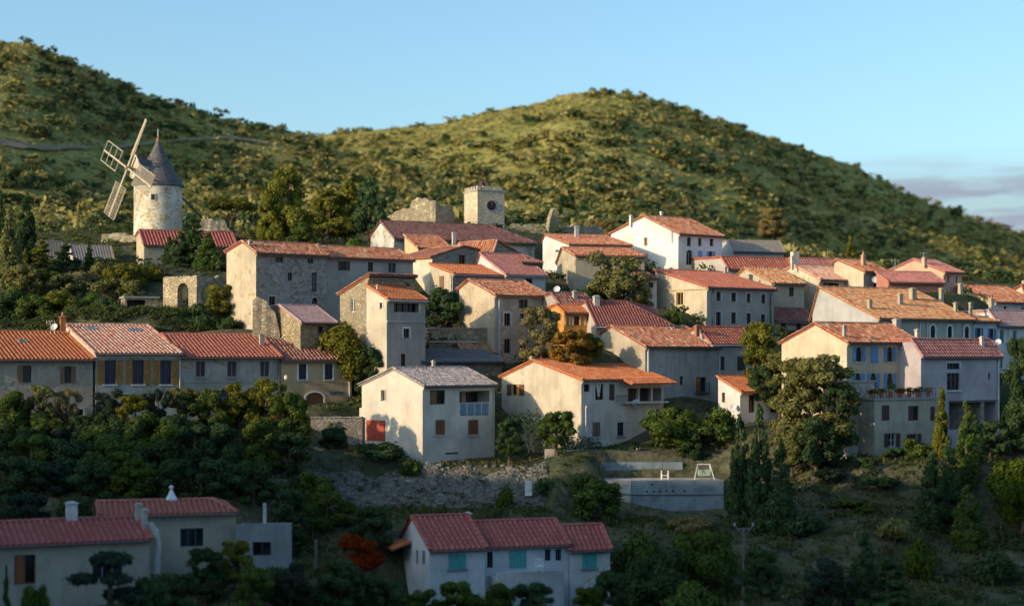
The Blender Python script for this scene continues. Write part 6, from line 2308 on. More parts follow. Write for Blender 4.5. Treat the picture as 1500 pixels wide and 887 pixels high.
PROTO = {}
def proto(kind, seed):
    key = (kind, seed)
    if key in PROTO:
        return PROTO[key]
    rs = np.random.RandomState(100 + seed * 17 + sum(map(ord, kind)))
    H, W = {'round': (6, 6), 'loose': (6, 5), 'pine': (9, 5), 'cypress': (8, 2.0), 'conifer': (7, 4), 'umbrella': (6, 6), 'bush': (2.2, 3.0), 'cedar': (6, 7), 'wild': (6, 5.5), 'tall': (10, 5.5)}[kind]
    cen, rad = [], []
    n, size, up = 4200, 0.30, 0.2
    sq = None
    asp = 0.62
    if kind in ('round', 'wild', 'tall'):
        k = {'round': 26, 'wild': 34, 'tall': 54}[kind]
        for i in range(k):
            z = rs.uniform(0.25, 0.92)
            rr = W / 2 * (1 - abs(z - 0.5) ** 2 * 2.6) * math.sqrt(rs.uniform(0.0, 1)) * 0.8
            a = rs.uniform(0, 6.283)
            r = rs.uniform(0.55, 1.05) * (1.0 if kind == 'round' else 0.72)
            cen.append((rr * math.cos(a), rr * math.sin(a), z * H))
            rad.append((r, r, r * rs.uniform(0.75, 1.0)))
        n = 5200 if kind != 'tall' else 8000
    elif kind == 'loose':
        for i in range(34):
            z = rs.uniform(0.22, 0.95)
            rr = W / 2 * (1 - abs(z - 0.55) ** 2 * 2.2) * math.sqrt(rs.uniform(0.02, 1)) * 0.9
            a = rs.uniform(0, 6.283)
            r = rs.uniform(0.3, 0.62)
            cen.append((rr * math.cos(a), rr * math.sin(a), z * H))
            rad.append((r, r, r))
        n, size = 4000, 0.26
    elif kind == 'pine':
        for i in range(46):
            z = rs.uniform(0.14, 0.97)
            rr = W / 2 * (1.02 - z) ** 0.62 * rs.uniform(0.25, 1.0)
            a = rs.uniform(0, 6.283)
            r = rs.uniform(0.38, 0.75) * (1.15 - 0.5 * z)
            cen.append((rr * math.cos(a), rr * math.sin(a), z * H + rr * 0.25))
            rad.append((r, r, r * 1.15))
        n, size, up, sq, asp = 5200, 0.36, 0.5, 'up', 0.45
    elif kind == 'umbrella':
        for i in range(26):
            a, rr = rs.uniform(0, 6.283), W / 2 * math.sqrt(rs.uniform(0, 1)) * 0.85
            r = rs.uniform(0.5, 0.85)
            cen.append((rr * math.cos(a), rr * math.sin(a), H * (0.84 - 0.2 * (rr / W * 2) ** 2) + rs.uniform(-0.5, 0.3)))
            rad.append((r, r, r * 0.7))
        n, up = 3600, 0.5
    elif kind == 'cypress':
        for i in range(84):
            z = 1 - rs.uniform(0.03, 1) ** 0.6 if i % 3 else rs.uniform(0.03, 0.96)
            prof = W / 2 * min(1, (z + 0.16) * 3.0) * (1 - z) ** 0.8 + 0.04
            a = rs.uniform(0, 6.283)
            r = rs.uniform(0.2, 0.34) * (1.1 - 0.65 * z)
            rr = max(0, prof - r * 0.7) * rs.uniform(0.75, 1.1)
            cen.append((rr * math.cos(a), rr * math.sin(a), z * H))
            rad.append((r, r, r * 1.9))
        n, size, up, sq, asp = 5600, 0.23, 0.3, 'up', 0.5
    elif kind == 'conifer':
        for i in range(54):
            z = rs.uniform(0.05, 0.98)
            rr = W / 2 * (1.0 - z) ** 0.85 * rs.uniform(0.35, 1.05)
            a = rs.uniform(0, 6.283)
            r = rs.uniform(0.28, 0.6) * (1.1 - 0.55 * z)
            cen.append((rr * math.cos(a), rr * math.sin(a), z * H - rr * 0.12))
            rad.append((r, r, r * 0.8))
        n, size, up, sq = 4600, 0.27, 0.2, None
    elif kind == 'cedar':
        for i in range(40):
            lay = rs.randint(0, 6)
            z = 0.22 + lay * 0.14
            rr = W / 2 * (1.08 - z) * math.sqrt(rs.uniform(0.05, 1))
            a = rs.uniform(0, 6.283)
            r = rs.uniform(0.5, 0.9) * (1.15 - 0.6 * z)
            cen.append((rr * math.cos(a), rr * math.sin(a), z * H - rr * 0.05))
            rad.append((r, r, 0.24))
        n, size, up = 5200, 0.28, 0.1
    elif kind == 'bush':
        for i in range(14):
            a, rr = rs.uniform(0, 6.283), W / 2 * math.sqrt(rs.uniform(0, 1)) * 0.72
            r = rs.uniform(0.4, 0.62)
            cen.append((rr * math.cos(a), rr * math.sin(a), rs.uniform(0.2, 0.72) * H * (1 - 0.5 * rr / (W / 2))))
            rad.append((r, r, r))
        n, size = 1700, 0.24
    n, size = int(n * 1.35), size * 1.12
    q, r = leaf_quads(rs, cen, rad, n, size, up=up, squash=sq, aspect=asp)
    # stray twigs beyond the outline
    q2, r2 = leaf_quads(rs, cen, np.array(rad) * 1.2, n // 7, size * 0.8, spread=(0.9, 1.25), up=up, squash=sq, aspect=asp)
    crown = quads_mesh('crown', np.concatenate([q, q2]), LM['green'], np.concatenate([r, r2]))
    b = MB()
    tr = {'cypress': 0.16, 'bush': 0.08, 'conifer': 0.17, 'pine': 0.22, 'cedar': 0.28, 'umbrella': 0.2}.get(kind, 0.2)
    top = {'umbrella': 0.72, 'bush': 0.4}.get(kind, 0.85)
    bx, by = rs.uniform(-0.25, 0.25, 2) * (1 if kind not in ('cypress', 'conifer', 'cedar') else 0.2)
    pts = [(0, 0, -1.2), (0, 0, 0.02 * H), (bx * 0.6, by * 0.6, top * H * 0.45), (bx, by, top * H)]
    b.tube(pts, [tr * 1.25, tr, tr * 0.7, tr * 0.18], 8)
    order = np.argsort(-np.array([c[0] ** 2 + c[1] ** 2 for c in cen]))[:10 if kind in ('loose', 'umbrella', 'pine', 'wild') else 6]
    for i in order:
        c = cen[i]
        z0 = max(0.12 * H, c[2] * (0.55 if kind != 'cedar' else 0.97) - 0.2)
        t = min(1, z0 / (top * H))
        b.tube([(bx * t, by * t, z0), (c[0] * 0.55 + bx * 0.3, c[1] * 0.55 + by * 0.3, (z0 + c[2]) / 2 + 0.1), c], [tr * 0.45, tr * 0.3, tr * 0.1], 5)
    me = bpy.data.meshes.new('trunk')
    me.from_pydata(b.v, [], b.f)
    me.materials.append(BARK)
    me.update()
    PROTO[key] = (crown, me, H, W)
    return PROTO[key]

TREES = []
def tree(kind, px, top, wpx, Y, mat, label, name=None, cat='tree', group=None, base=None, parts=True):
    seed = len(TREES) % 4
    p = at(px, top, Y)
    zg = gz(p.x, Y) if base is None else (HY - base) / F * Y
    h = max(p.z - zg, 1.0)
    if kind in ('round', 'wild') and h > 1.4 * wpx / F * Y:
        kind = 'tall'
    crown, trunk, H, W = proto(kind, seed)
    w = wpx / F * Y * (1.35 if kind == 'conifer' else 0.98 if kind == 'cypress' else 1.2 if kind in ('wild', 'loose', 'tall') and Y > 165 else 1.0)
    root = empty(name or {'pine': 'pine_tree', 'cypress': 'cypress', 'conifer': 'conifer', 'umbrella': 'umbrella_pine', 'bush': 'shrub', 'cedar': 'cedar', 'loose': 'olive_tree'}.get(kind, 'tree'), (p.x, Y, zg), random.uniform(0, 6.28))
    sxy = w / W * 1.12
    sz = max(h / H, sxy * (0.8 if kind in ('round', 'wild', 'tall', 'loose') else 0.3))     # low crowns keep their shape and stand deeper behind the slope
    root.scale = (sxy, sxy, sz)
    root.location.z = p.z - H * sz if sz > h / H else zg
    tag(root, label, cat, group)
    c = add_obj('crown', crown, root)
    c.material_slots[0].link = 'OBJECT'
    c.material_slots[0].material = LM[mat]
    add_obj('trunk', trunk, root)
    TREES.append(root)
    return root

G1 = 'trees on the slope below the windmill'
for a in (
    ('cypress', 38, 277, 40, 196, 'dark', 'tall dark conifer rising above the grey shed roof, tallest at the left edge'),
    ('cypress', 15, 300, 42, 188, 'olive', 'brownish lit conifer leaning beside the tall dark one at the left edge'),
    ('cypress', 1, 276, 22, 190, 'dark', 'thin dark cypress cut by the left edge of the picture'),
    ('conifer', 61, 350, 34, 194, 'pine', 'small pointed conifer before the ribbed pale shed roof'),
    ('cypress', 37, 361, 14, 193, 'pine', 'short slim conifer between the tall ones and the pointed one'),
    ('conifer', 96, 358, 46, 192, 'dark', 'ragged dark conifer between the two pale shed roofs'),
    ('cypress', 131, 347, 15, 194, 'dark', 'slim single cypress in front of the stone coloured shed roof'),
    ('wild', 30, 388, 62, 184, 'olive', 'greyish olive tree under the conifers at far left'),
    ('loose', 62, 395, 52, 186, 'pine', 'yellow green loose tree left of the slim cypress foot'),
    ('wild', 92, 402, 50, 185, 'olive', 'round olive tree below the ragged dark conifer'),
    ('loose', 122, 396, 52, 187, 'dry', 'thin greyish olive tree with bare twigs below the slim cypress'),
    ('loose', 152, 386, 56, 190, 'olive', 'wide olive tree before the pale shed, with visible branches'),
    ('wild', 184, 384, 62, 188, 'pine', 'sunlit yellow green olive tree below the windmill meadow'),
    ('wild', 218, 392, 48, 190, 'pine', 'green tree against the tan cottage wall by the windmill'),
    ('loose', 172, 405, 62, 182, 'olive', 'many branched olive tree standing above the stone shelter'),
    ('wild', 20, 425, 60, 178, 'dark', 'dark bushy tree behind the orange striped roof, nearest left edge'),
    ('wild', 55, 430, 55, 177, 'green', 'leafy green tree behind the orange striped roof, left of the chimney'),
    ('round', 88, 424, 56, 178, 'pine', 'lit green tree right above the brick chimney'),
    ('round', 122, 428, 60, 178, 'green', 'dense dark green tree above the two skylights'),
    ('wild', 152, 436, 56, 176, 'dark', 'dark tree behind the pale streaked roof ridge'),
    ('wild', 188, 452, 50, 173, 'dark', 'low dark tree in front of the stone shelter'),
    ('wild', 222, 452, 46, 173, 'dark', 'low dark tree under the roofless ruin, left of its arch'),
    ('round', 256, 456, 44, 172, 'dark', 'dark shrub tree just below the arch of the ruin'),
    ('round', 322, 412, 40, 172, 'pine', 'yellow green bush beside the lit gable of the farmhouse block'),
    ('round', 296, 446, 52, 171, 'dark', 'dark foliage clump right of the arch under the yellow green bush'),
    ('round', 336, 462, 34, 170, 'dark', 'dark bush at the foot of the farmhouse gable'),
):
    tree(*a, group=G1)
G2 = 'conifers in front of the maroon roofed cottage'
for a in (
    ('cypress', 284, 312, 52, 199, 'dark', 'broad dark conifer hiding the middle of the maroon roof'),
    ('cypress', 248, 345, 22, 200, 'dark', 'slim cypress at the left of the conifers hiding the maroon roof'),
    ('cypress', 264, 336, 40, 198, 'dark', 'lower dark conifer in front of the broad one, before the cottage'),
    ('cypress', 304, 340, 44, 197, 'green', 'lighter green cypress at the right of the cottage conifers'),
    ('cypress', 320, 362, 32, 196, 'dark', 'short dark cypress right below the lighter green cypress'),
):
    tree(*a, group=G2)
G3 = 'pines behind the long farmhouse block'
for a in (
    ('umbrella', 338, 288, 64, 226, 'pine', 'spreading pine with bare leaning trunk right of the windmill', 'umbrella_pine'),
    ('pine', 420, 246, 82, 214, 'pine', 'tallest sunlit pine behind the long farmhouse roof'),
    ('pine', 394, 280, 62, 212, 'pine', 'lower lit pine pressed against the left of the tallest pine'),
    ('round', 362, 330, 40, 215, 'olive', 'greyish bush between the spreading pine and the tallest pine'),
    ('round', 440, 322, 36, 208, 'green', 'small green pine under the right of the tallest pine'),
    ('pine', 480, 278, 70, 212, 'pine', 'olive lit pine left of the paired dark pines'),
    ('pine', 508, 267, 62, 213, 'pine', 'pine with dark right flank in the middle of the right cluster'),
    ('pine', 541, 263, 58, 212, 'dark', 'darkest pine next to the church gable, lit only at its tip'),
    ('pine', 556, 302, 40, 210, 'dark', 'small dark pine with sideways branch touching the church roof'),
    ('bush', 516, 345, 36, 206, 'bright', 'bright green low bush at the foot of the darkest pine'),
):
    tree(*a[:7], name=a[7] if len(a) > 7 else None, group=G3)
for a in (
    ('wild', 651, 424, 62, 176, 'dark', 'dark fig like tree between the tower house and the peeling gable'),
    ('round', 524, 464, 108, 164.5, 'pine', 'lit bushy tree in front of the narrow tower house'),
    ('wild', 494, 474, 44, 166, 'olive', 'yellowish tree beside the small stone cottage'),
    ('round', 543, 507, 50, 161.5, 'dark', 'dark tree mass behind the roof of the middle white house'),
    ('loose', 903, 372, 84, 181, 'olive', 'feathery pale green tree before the tan wall with one window'),
    ('wild', 868, 412, 48, 180, 'dark', 'dark bush at the left foot of the feathery pale tree'),
    ('loose', 925, 415, 52, 180, 'olive', 'low pale shrub tree right of the feathery one'),
    ('wild', 792, 447, 66, 163, 'dry', 'thin leaved dry tree in front of the peeling house, left of the orange house'),
    ('wild', 836, 484, 64, 160, 'autumn', 'autumn tinted tree growing below the orange house'),
    ('wild', 866, 486, 42, 161, 'pine', 'green shrub tree right of the autumn tree, by the grey gable'),
    ('round', 986, 456, 34, 172, 'green', 'small green bush at the foot of the cracked sunlit side wall'),
    ('wild', 965, 460, 24, 171, 'pine', 'little lit shrub beside the dark red roof end'),
    ('round', 1112, 466, 66, 163, 'pine', 'rounded sunlit tree under the eight windowed grey block'),
    ('wild', 1142, 512, 56, 160, 'olive', 'reddish olive shrub mass below the rounded sunlit tree'),
    ('wild', 1118, 530, 50, 160, 'dark', 'dark shrub beside the pale house with the skylight'),
    ('wild', 1168, 522, 84, 150, 'olive', 'dry tipped bushy conifer against the cream gable, left one'),
    ('wild', 1206, 512, 104, 148, 'olive', 'big dark conifer with greyish lit tips before the cream gable'),
    ('wild', 1228, 560, 58, 147, 'dark', 'dark lower tree right beside the outbuilding wall'),
    ('wild', 1196, 610, 80, 146, 'dark', 'very dark bush under the big grey tipped conifer'),
    ('wild', 1160, 620, 60, 147, 'olive', 'grey green tree right of the three cypresses'),
    ('round', 985, 592, 84, 153.5, 'green', 'left of the two round lit trees above the pool deck'),
    ('round', 1040, 596, 80, 153.8, 'green', 'right of the two round lit trees, beside the first cypress'),
    ('wild', 1012, 630, 56, 153, 'dark', 'dark foliage filling the gap between the two round trees'),
    ('wild', 816, 600, 60, 150.6, 'green', 'small broad leaved tree before the shaded gable of the whitewashed house'),
    ('round', 491, 622, 46, 150.5, 'dark', 'small round dark tree in front of the rubble garden wall'),
    ('bush', 563, 642, 66, 149.5, 'dark', 'dark bush hiding the foot of the red garage door'),
    ('bush', 601, 668, 34, 149, 'green', 'low green bush beside the outside stair of the white house'),
    ('wild', 748, 612, 44, 151.5, 'dark', 'dark shrub right against the corner of the white house'),
    ('bush', 805, 692, 56, 147, 'dark', 'dark rounded bush on the slope below the block wall'),
    ('wild', 868, 690, 84, 142.5, 'green', 'broad green bush at the left end of the lower concrete wall'),
    ('bush', 740, 706, 26, 144.5, 'bright', 'small bright green bush on the rubble bank near the white box'),
):
    tree(*a)
for a in (
    ('cypress', 1085, 598, 44, 140.5, 'dark', 'leftmost of the three tall cypresses right of the pool deck'),
    ('cypress', 1113, 588, 47, 139, 'dark', 'middle and tallest of the three cypresses right of the pool deck'),
    ('cypress', 1143, 640, 48, 137.5, 'dark', 'shorter right one of the three cypresses, in front of the olive'),
    ('cypress', 1380, 564, 28, 146.5, 'pine', 'golden tipped cypress in front of the brown shuttered terrace block'),
    ('cypress', 1416, 581, 42, 142, 'green', 'slender golden cypress before the lilac house'),
    ('cypress', 1428, 605, 32, 144.5, 'dark', 'dark cypress close behind the slender golden one'),
    ('cypress', 1390, 642, 52, 140, 'dark', 'wide dark cypress below the golden tipped one'),
    ('cypress', 1366, 656, 50, 138.5, 'dark', 'dark cypress at the left of the right hand cypress group'),
    ('cypress', 1418, 704, 56, 134, 'green', 'low stout cypress standing nearest in the right hand group'),
    ('cypress', 1266, 778, 60, 117, 'dark', 'pointed dark conifer at the lower right'),
):
    tree(*a, group='cypresses')
for a in (
    ('round', 1494, 486, 52, 150, 'dark', 'dark round tree before the tall white house at right edge'),
    ('wild', 1490, 585, 74, 148, 'dark', 'dark spreading tree under the round one at right edge'),
    ('wild', 1450, 615, 60, 148, 'dark', 'dark shrubbery before the loggia of the lilac house'),
    ('round', 1498, 664, 92, 138, 'bright', 'bright green round bush cut by the right edge'),
    ('wild', 1345, 640, 56, 147, 'green', 'climbing green shrub below the brown shuttered windows'),
    ('wild', 1310, 655, 50, 147, 'dark', 'dark bush before the lowest windows of the terrace block'),
    ('wild', 1270, 668, 44, 146, 'dark', 'dark scrub tree at the foot of the pale outbuilding'),
    ('round', 1032, 768, 104, 126, 'green', 'large round green tree right of the long white house'),
    ('round', 965, 800, 90, 122, 'dark', 'dark green tree between the white house and the round green tree'),
    ('wild', 1112, 798, 60, 117, 'dark', 'dark tree right of the forked utility pole'),
    ('bush', 1010, 846, 80, 116, 'green', 'green bush at bottom edge under the large round tree'),
    ('wild', 1215, 820, 80, 116, 'blue', 'grey green bushy tree left of the pointed conifer at bottom right'),
    ('conifer', 1300, 815, 70, 115, 'dark', 'broad dark conifer right of the pointed one at bottom right'),
    ('bush', 1180, 745, 70, 137, 'dark', 'dark low bush below the three cypresses'),
    ('bush', 1250, 735, 66, 140, 'green', 'green bush on the dry slope right of the cypresses'),
    ('bush', 1310, 752, 60, 134, 'olive', 'olive green shrub midway on the lower right slope'),
    ('bush', 1350, 775, 50, 130, 'bright', 'yellow green shrub on the lower right slope'),
    ('bush', 1460, 800, 70, 128, 'dark', 'dark shrub on the slope at far lower right'),
    ('bush', 1220, 700, 60, 145, 'blue', 'bluish pale shrub below the dark conifers'),
    ('bush', 1285, 700, 70, 143, 'dark', 'dark shrub on the terrace below the cream outbuilding'),
    ('bush', 930, 760, 70, 136, 'green', 'green shrub below the lower concrete wall'),
    ('bush', 1010, 752, 60, 139, 'dry', 'dry brownish shrub under the lower concrete wall'),
    ('wild', 898, 835, 60, 118, 'dark', 'dark bush at the right end of the long white house'),
):
    tree(*a)
G4 = 'trees and shrubs below the front row of houses'
row = [
    ('wild', 18, 575, 70, 149, 'green', 'green shrub tree before the tan orange roofed house, nearest left edge'),
    ('loose', 62, 562, 60, 150, 'olive', 'olive shrub in front of the tan orange roofed house'),
    ('loose', 98, 570, 40, 150, 'dry', 'twiggy grey shrub left of the small square window'),
    ('wild', 118, 606, 46, 148, 'dark', 'dark bush just under the small square window'),
    ('loose', 160, 572, 60, 150, 'blue', 'silvery shrub before the house with ochre shutters'),
    ('wild', 196, 574, 56, 149, 'pine', 'green tree under the middle ochre shuttered window'),
    ('loose', 234, 572, 46, 150, 'blue', 'grey green shrub at the downpipe of the ochre shuttered house'),
    ('wild', 272, 566, 56, 149, 'olive', 'olive tree at the left of the grey rendered house'),
    ('wild', 308, 572, 60, 148, 'green', 'green tree partly hiding the arched blue garage door'),
    ('wild', 352, 558, 62, 149, 'pine', 'lit green tree right of the arched blue garage door'),
    ('loose', 392, 556, 66, 149, 'pine', 'airy tree with pale twigs below the party wall lantern'),
    ('wild', 424, 572, 64, 147, 'green', 'full green tree left of the arched brown door'),
    ('round', 24, 600, 62, 145.5, 'dark', 'dark bush between the two tree ranks at the left edge'),
    ('round', 70, 604, 60, 145, 'green', 'green bush between the tree ranks left of the small square window'),
    ('round', 150, 604, 62, 145, 'dark', 'dark bush between the tree ranks right of the small square window'),
    ('round', 205, 604, 58, 145, 'green', 'green bush between the tree ranks below the ochre shutters'),
    ('round', 258, 602, 58, 145, 'dark', 'dark bush between the tree ranks below the downpipe'),
    ('wild', 30, 622, 80, 144, 'dark', 'dark tree in the second rank, nearest the left edge'),
    ('wild', 82, 625, 76, 144, 'blue', 'bluish dark tree in the second rank below the small window'),
    ('round', 132, 625, 74, 143, 'green', 'deep green tree in the second rank under the silvery shrub'),
    ('wild', 182, 618, 76, 144, 'dark', 'dark tree in the second rank below the ochre shutters'),
    ('round', 232, 620, 74, 143, 'green', 'green tree in the second rank below the downpipe'),
    ('wild', 284, 622, 76, 143, 'dark', 'dark tree in the second rank below the grey house'),
    ('round', 334, 622, 70, 144, 'dark', 'dark rounded tree in the second rank below the blue garage door'),
    ('wild', 380, 615, 70, 144, 'green', 'green tree in the second rank with a pale post before it'),
    ('wild', 426, 628, 62, 144, 'dark', 'dark tree in the second rank nearest the stone ramp wall'),
    ('wild', 48, 636, 84, 141, 'green', 'broad green tree between second and lowest rank near the left edge'),
    ('wild', 108, 640, 84, 141, 'dark', 'broad dark tree between second and lowest rank under the small window'),
    ('wild', 166, 638, 80, 141, 'green', 'broad green tree between second and lowest rank, below the ochre shutters'),
    ('wild', 226, 640, 80, 141, 'dark', 'broad dark tree between second and lowest rank, below the downpipe'),
    ('wild', 20, 668, 90, 137, 'dark', 'dark tree in the lowest rank at the left edge'),
    ('wild', 78, 676, 84, 137, 'blue', 'grey green tree in the lowest rank above the bungalow ridge'),
    ('wild', 138, 672, 84, 136, 'dark', 'very dark tree in the lowest rank above the white chimneys'),
    ('wild', 198, 668, 84, 136, 'green', 'deep green tree in the lowest rank left of the roof finial'),
    ('wild', 256, 672, 84, 136, 'dark', 'dark tree in the lowest rank directly behind the roof finial'),
    ('wild', 316, 670, 84, 136, 'dark', 'dark tree in the lowest rank behind the plain red roof'),
    ('wild', 372, 676, 76, 136, 'dark', 'dark tree in the lowest rank behind the grey block annex'),
    ('wild', 462, 686, 64, 139, 'green', 'green tree left of the drystone bank'),
    ('round', 480, 720, 70, 134, 'green', 'green tree below the left end of the drystone bank'),
    ('wild', 425, 715, 66, 131, 'dark', 'dark tree right of the grey block annex'),
    ('wild', 545, 742, 64, 132, 'dark', 'dark bush between the drystone bank and the white house porch'),
    ('wild', 40, 715, 90, 127, 'blue', 'pale grey green shrub behind the bungalow roof at left'),
    ('wild', 108, 722, 70, 127, 'dark', 'dark shrub behind the bungalow chimney'),
]
for a in row:
    a = list(a)
    if a[1] < 260 and a[4] > 146:
        a[4] -= 3.5
    tree(*a, group=G4)
G5 = 'trees and shrubs along the bottom edge'
for a in (
    ('round', 522, 786, 78, 117, 'red', 'bright red leaved autumn tree left of the long white house'),
    ('wild', 500, 818, 90, 112, 'dark', 'dark green bush in front of the red leaved tree'),
    ('wild', 560, 838, 70, 112, 'dark', 'dark bush at the porch of the long white house'),
    ('wild', 345, 786, 54, 113, 'pine', 'yellow green young tree before the grey block annex'),
    ('wild', 300, 800, 60, 112, 'dark', 'dark bush before the garage of the plain red roofed house'),
    ('round', 372, 826, 70, 108, 'green', 'rounded green bush at bottom below the young tree'),
    ('wild', 425, 822, 70, 110, 'blue', 'grey green bush right of the rounded one at bottom'),
    ('wild', 262, 832, 70, 106, 'dark', 'dark shrub by the flue pipe of the bungalow'),
    ('cedar', 160, 803, 240, 100, 'blue', 'layered dark cedar in front of the cream bungalow'),
    ('wild', 220, 838, 64, 100, 'dark', 'dark bush right beside the layered cedar'),
    ('cypress', 9, 824, 22, 98, 'dark', 'narrow black cypress in the bottom left corner'),
    ('wild', 52, 846, 50, 97, 'green', 'low green bush under the brown bungalow window'),
    ('wild', 615, 862, 60, 116, 'green', 'green shrub before the white house porch'),
    ('wild', 668, 852, 66, 117, 'green', 'green shrub under the left turquoise shutter'),
    ('round', 722, 850, 64, 117, 'green', 'green shrub before the terrace parapet, left one'),
    ('wild', 778, 852, 70, 117, 'dark', 'dark green shrub before the terrace parapet, right one'),
    ('wild', 858, 858, 56, 117, 'bright', 'yellow green shrub before the outside stair of the white house'),
):
    tree(*a, group=G5)
# hedge of the whitewashed house: clipped dark wall of leaves
def hedge(label, px0, px1, top, bot, Y, mat, depth=1.2):
    p, q = at(px0, bot, Y), at(px1, bot, Y)
    root = empty('hedge', p)
    tag(root, label, 'hedge')
    L, h = q.x - p.x, (bot - top) / F * Y
    rs = np.random.RandomState(int(px0))
    n = int(L * h * 90) + 300
    cen = [(L * (k + 0.5) / 14, depth / 2, h * 0.45 + rs.uniform(-0.1, 0.15)) for k in range(14)]
    rad = [(L / 14 * 0.95, depth * 0.6, h * 0.6)] * 14
    qd, r = leaf_quads(rs, cen, rad, n, 0.22)
    me = quads_mesh('foliage', qd, LM[mat], r)
    add_obj('foliage', me, root)
    b = MB()
    for k in range(8):
        b.tube([(L * (k + 0.5) / 8, depth / 2, -0.8), (L * (k + 0.5) / 8, depth / 2, h * 0.7)], [0.06, 0.03], 6)
    b.build('stems', BARK, root, 'stuff')
hedge('clipped dark hedge above the block garden wall', 786, 880, 640, 668, 152.3, 'dark')
hedge('dark hedge between the whitewashed house and the pool wall', 876, 932, 652, 680, 152, 'dark')
hedge('dark leafy pergola hedge left of the shaded whitewashed gable', 737, 792, 603, 650, 154, 'dark', 2.0)
# spiky plant
p = at(746, 683, 149.2)
o = empty('spiky_plant', p)
tag(o, 'dark spiky palm like plant right of the white house corner', 'plant')
b = MB()
b.tube([(0, 0, -0.5), (0, 0, 0.9)], [0.16, 0.12], 8)
b.build('trunk', BARK, o)
for k in range(46):
    a, e = random.uniform(0, 6.28), random.uniform(-0.2, 1.4)
    d = Vector((math.cos(a) * math.cos(e), math.sin(a) * math.cos(e), math.sin(e)))
    w = d.cross(Vector((0, 0, 1))).normalized() * 0.05
    c0 = Vector((0, 0, 0.9))
    ln = random.uniform(1.1, 1.7)
    m_ = c0 + d * ln * 0.6
    t_ = c0 + d * ln - Vector((0, 0, 0.25))
    b = MB()
    b.face([c0 - w * 0.6, c0 + w * 0.6, m_ + w, m_ - w])
    b.face([m_ - w, m_ + w, t_])
    b.build('leaf', LM['green'], o)
# plants along the railing of the flower terrace
for k in range(7):
    u = 0.4 + (TERR.L - 0.8) * k / 6
    x, y = TERR.xy(u, 0.7)
    o = empty('potted_plant', (x, y, TERR.z0 + TERR.zf + 0.18))
    tag(o, ['reddish', 'green', 'tall green', 'rusty red', 'dark', 'bushy', 'thin'][k] + ' potted plant behind the terrace railing, number ' + ['one', 'two', 'three', 'four', 'five', 'six', 'seven'][k] + ' from the left', 'potted plant', 'potted plants on the flower terrace')
    b = MB()
    b.lathe([(0.15, 0.001), (0.2, 0.33), (0.23, 0.34), (0.23, 0.4), (0.1, 0.39)], 10)
    b.build('pot', simple('terracotta', (0.40, 0.16, 0.08), 0.8), o)
    rs = np.random.RandomState(k)
    hh = [0.4, 0.4, 1.0, 0.4, 0.5, 0.6, 0.5][k]
    qd, r = leaf_quads(rs, [(0, 0, 0.4 + hh / 2), (0.2, 0, 0.4 + hh * 0.4), (-0.2, 0, 0.5)], [(0.3, 0.3, hh / 2)] * 3, 170, 0.17)
    add_obj('leaves', quads_mesh('leaves', qd, LM[['red', 'green', 'green', 'red', 'dark', 'green', 'autumn'][k]], r), o, 'stuff')

# ---------------------------------------------------------------- scrub on the hills
rs = np.random.RandomState(3)
def scrub_quads(rs, n, leaves):
    """n bush shapes as leaf-clump quads around low domes, unit radius"""
    out = []
    for k in range(n):
        cen = rs.normal(size=(5, 3)) * (0.42, 0.42, 0.12) + (0, 0, 0.42)
        rad = rs.uniform(0.38, 0.62, (5, 1)) * (1, 1, 0.9)
        q, r = leaf_quads(rs, cen, rad, leaves, 0.52, spread=(0.75, 1.05), up=0.4, aspect=0.8)
        out.append((q, r))
    return out
SCR = scrub_quads(rs, 6, 64)
SM = leaf_mat('scrub', (0.13, 0.14, 0.045), (0.46, 0.40, 0.16), 0.3)
SM2 = leaf_mat('scrub_dark', (0.03, 0.06, 0.03), (0.12, 0.16, 0.07), 0.3)
def scatter_hill(n, seed, smin, smax):
    rs = np.random.RandomState(seed)
    px = rs.uniform(-260, 1760, n * 3)
    Y = 250 + (930 - 250) * rs.uniform(0, 1, n * 3) ** 1.05
    X = (px - CX) / F * Y
    Z = ground(X, Y)
    # thinner on the grassy middle slope, thick in the gullies; none behind the ridges
    den = 0.78 + 0.9 * fbm(X, Y, 60, 40) + 0.9 * fbm(X, Y, 17, 44)
    mid = np.exp(-((px - 760) / 260) ** 2) * np.clip((Y - 380) / 120, 0, 1)
    keep = rs.uniform(0, 1, n * 3) < np.clip(den - 0.95 * mid, 0.05, 1)
    Yn = Y + 4
    vis = (ground((px - CX) / F * Yn, Yn) / Yn >= Z / Y - 0.012)
    # keep the track clear
    for t in tp[::3]:
        keep &= ~((np.abs(X - t[0]) < 3) & (Y > t[1] - 5) & (Y < t[1] + 3))
    ok = np.where(keep & vis)[0][:n]
    s = smin + (smax - smin) * rs.uniform(0, 1, len(ok)) ** 2.2
    return X[ok], Y[ok], Z[ok], s, rs
X, Y, Z, S, rs = scatter_hill(23000, 8, 0.6, 2.5)
order = np.argsort(-S / Y)
big = [i for i in order if -60 < CX + F * X[i] / Y[i] < 1560 and HY - F * Z[i] / Y[i] < 400][:260]
bigset = set(big)
SME = [quads_mesh('scrub_bush', q, SM, r) for q, r in SCR]
for i in big:
    k = rs.randint(0, 6)
    o = add_obj('scrub_bush', SME[k])
    o.location = (X[i], Y[i], Z[i] - 0.15)
    o.rotation_euler = (0, 0, rs.uniform(0, 6.28))
    o.scale = (S[i], S[i], S[i] * rs.uniform(0.75, 1.15))
    if rs.uniform() < 0.35:
        o.material_slots[0].link = 'OBJECT'
        o.material_slots[0].material = SM2
    tag(o, 'rounded scrub bush growing on the garrigue covered hillside', 'bush', 'scrub bushes on the hillsides')
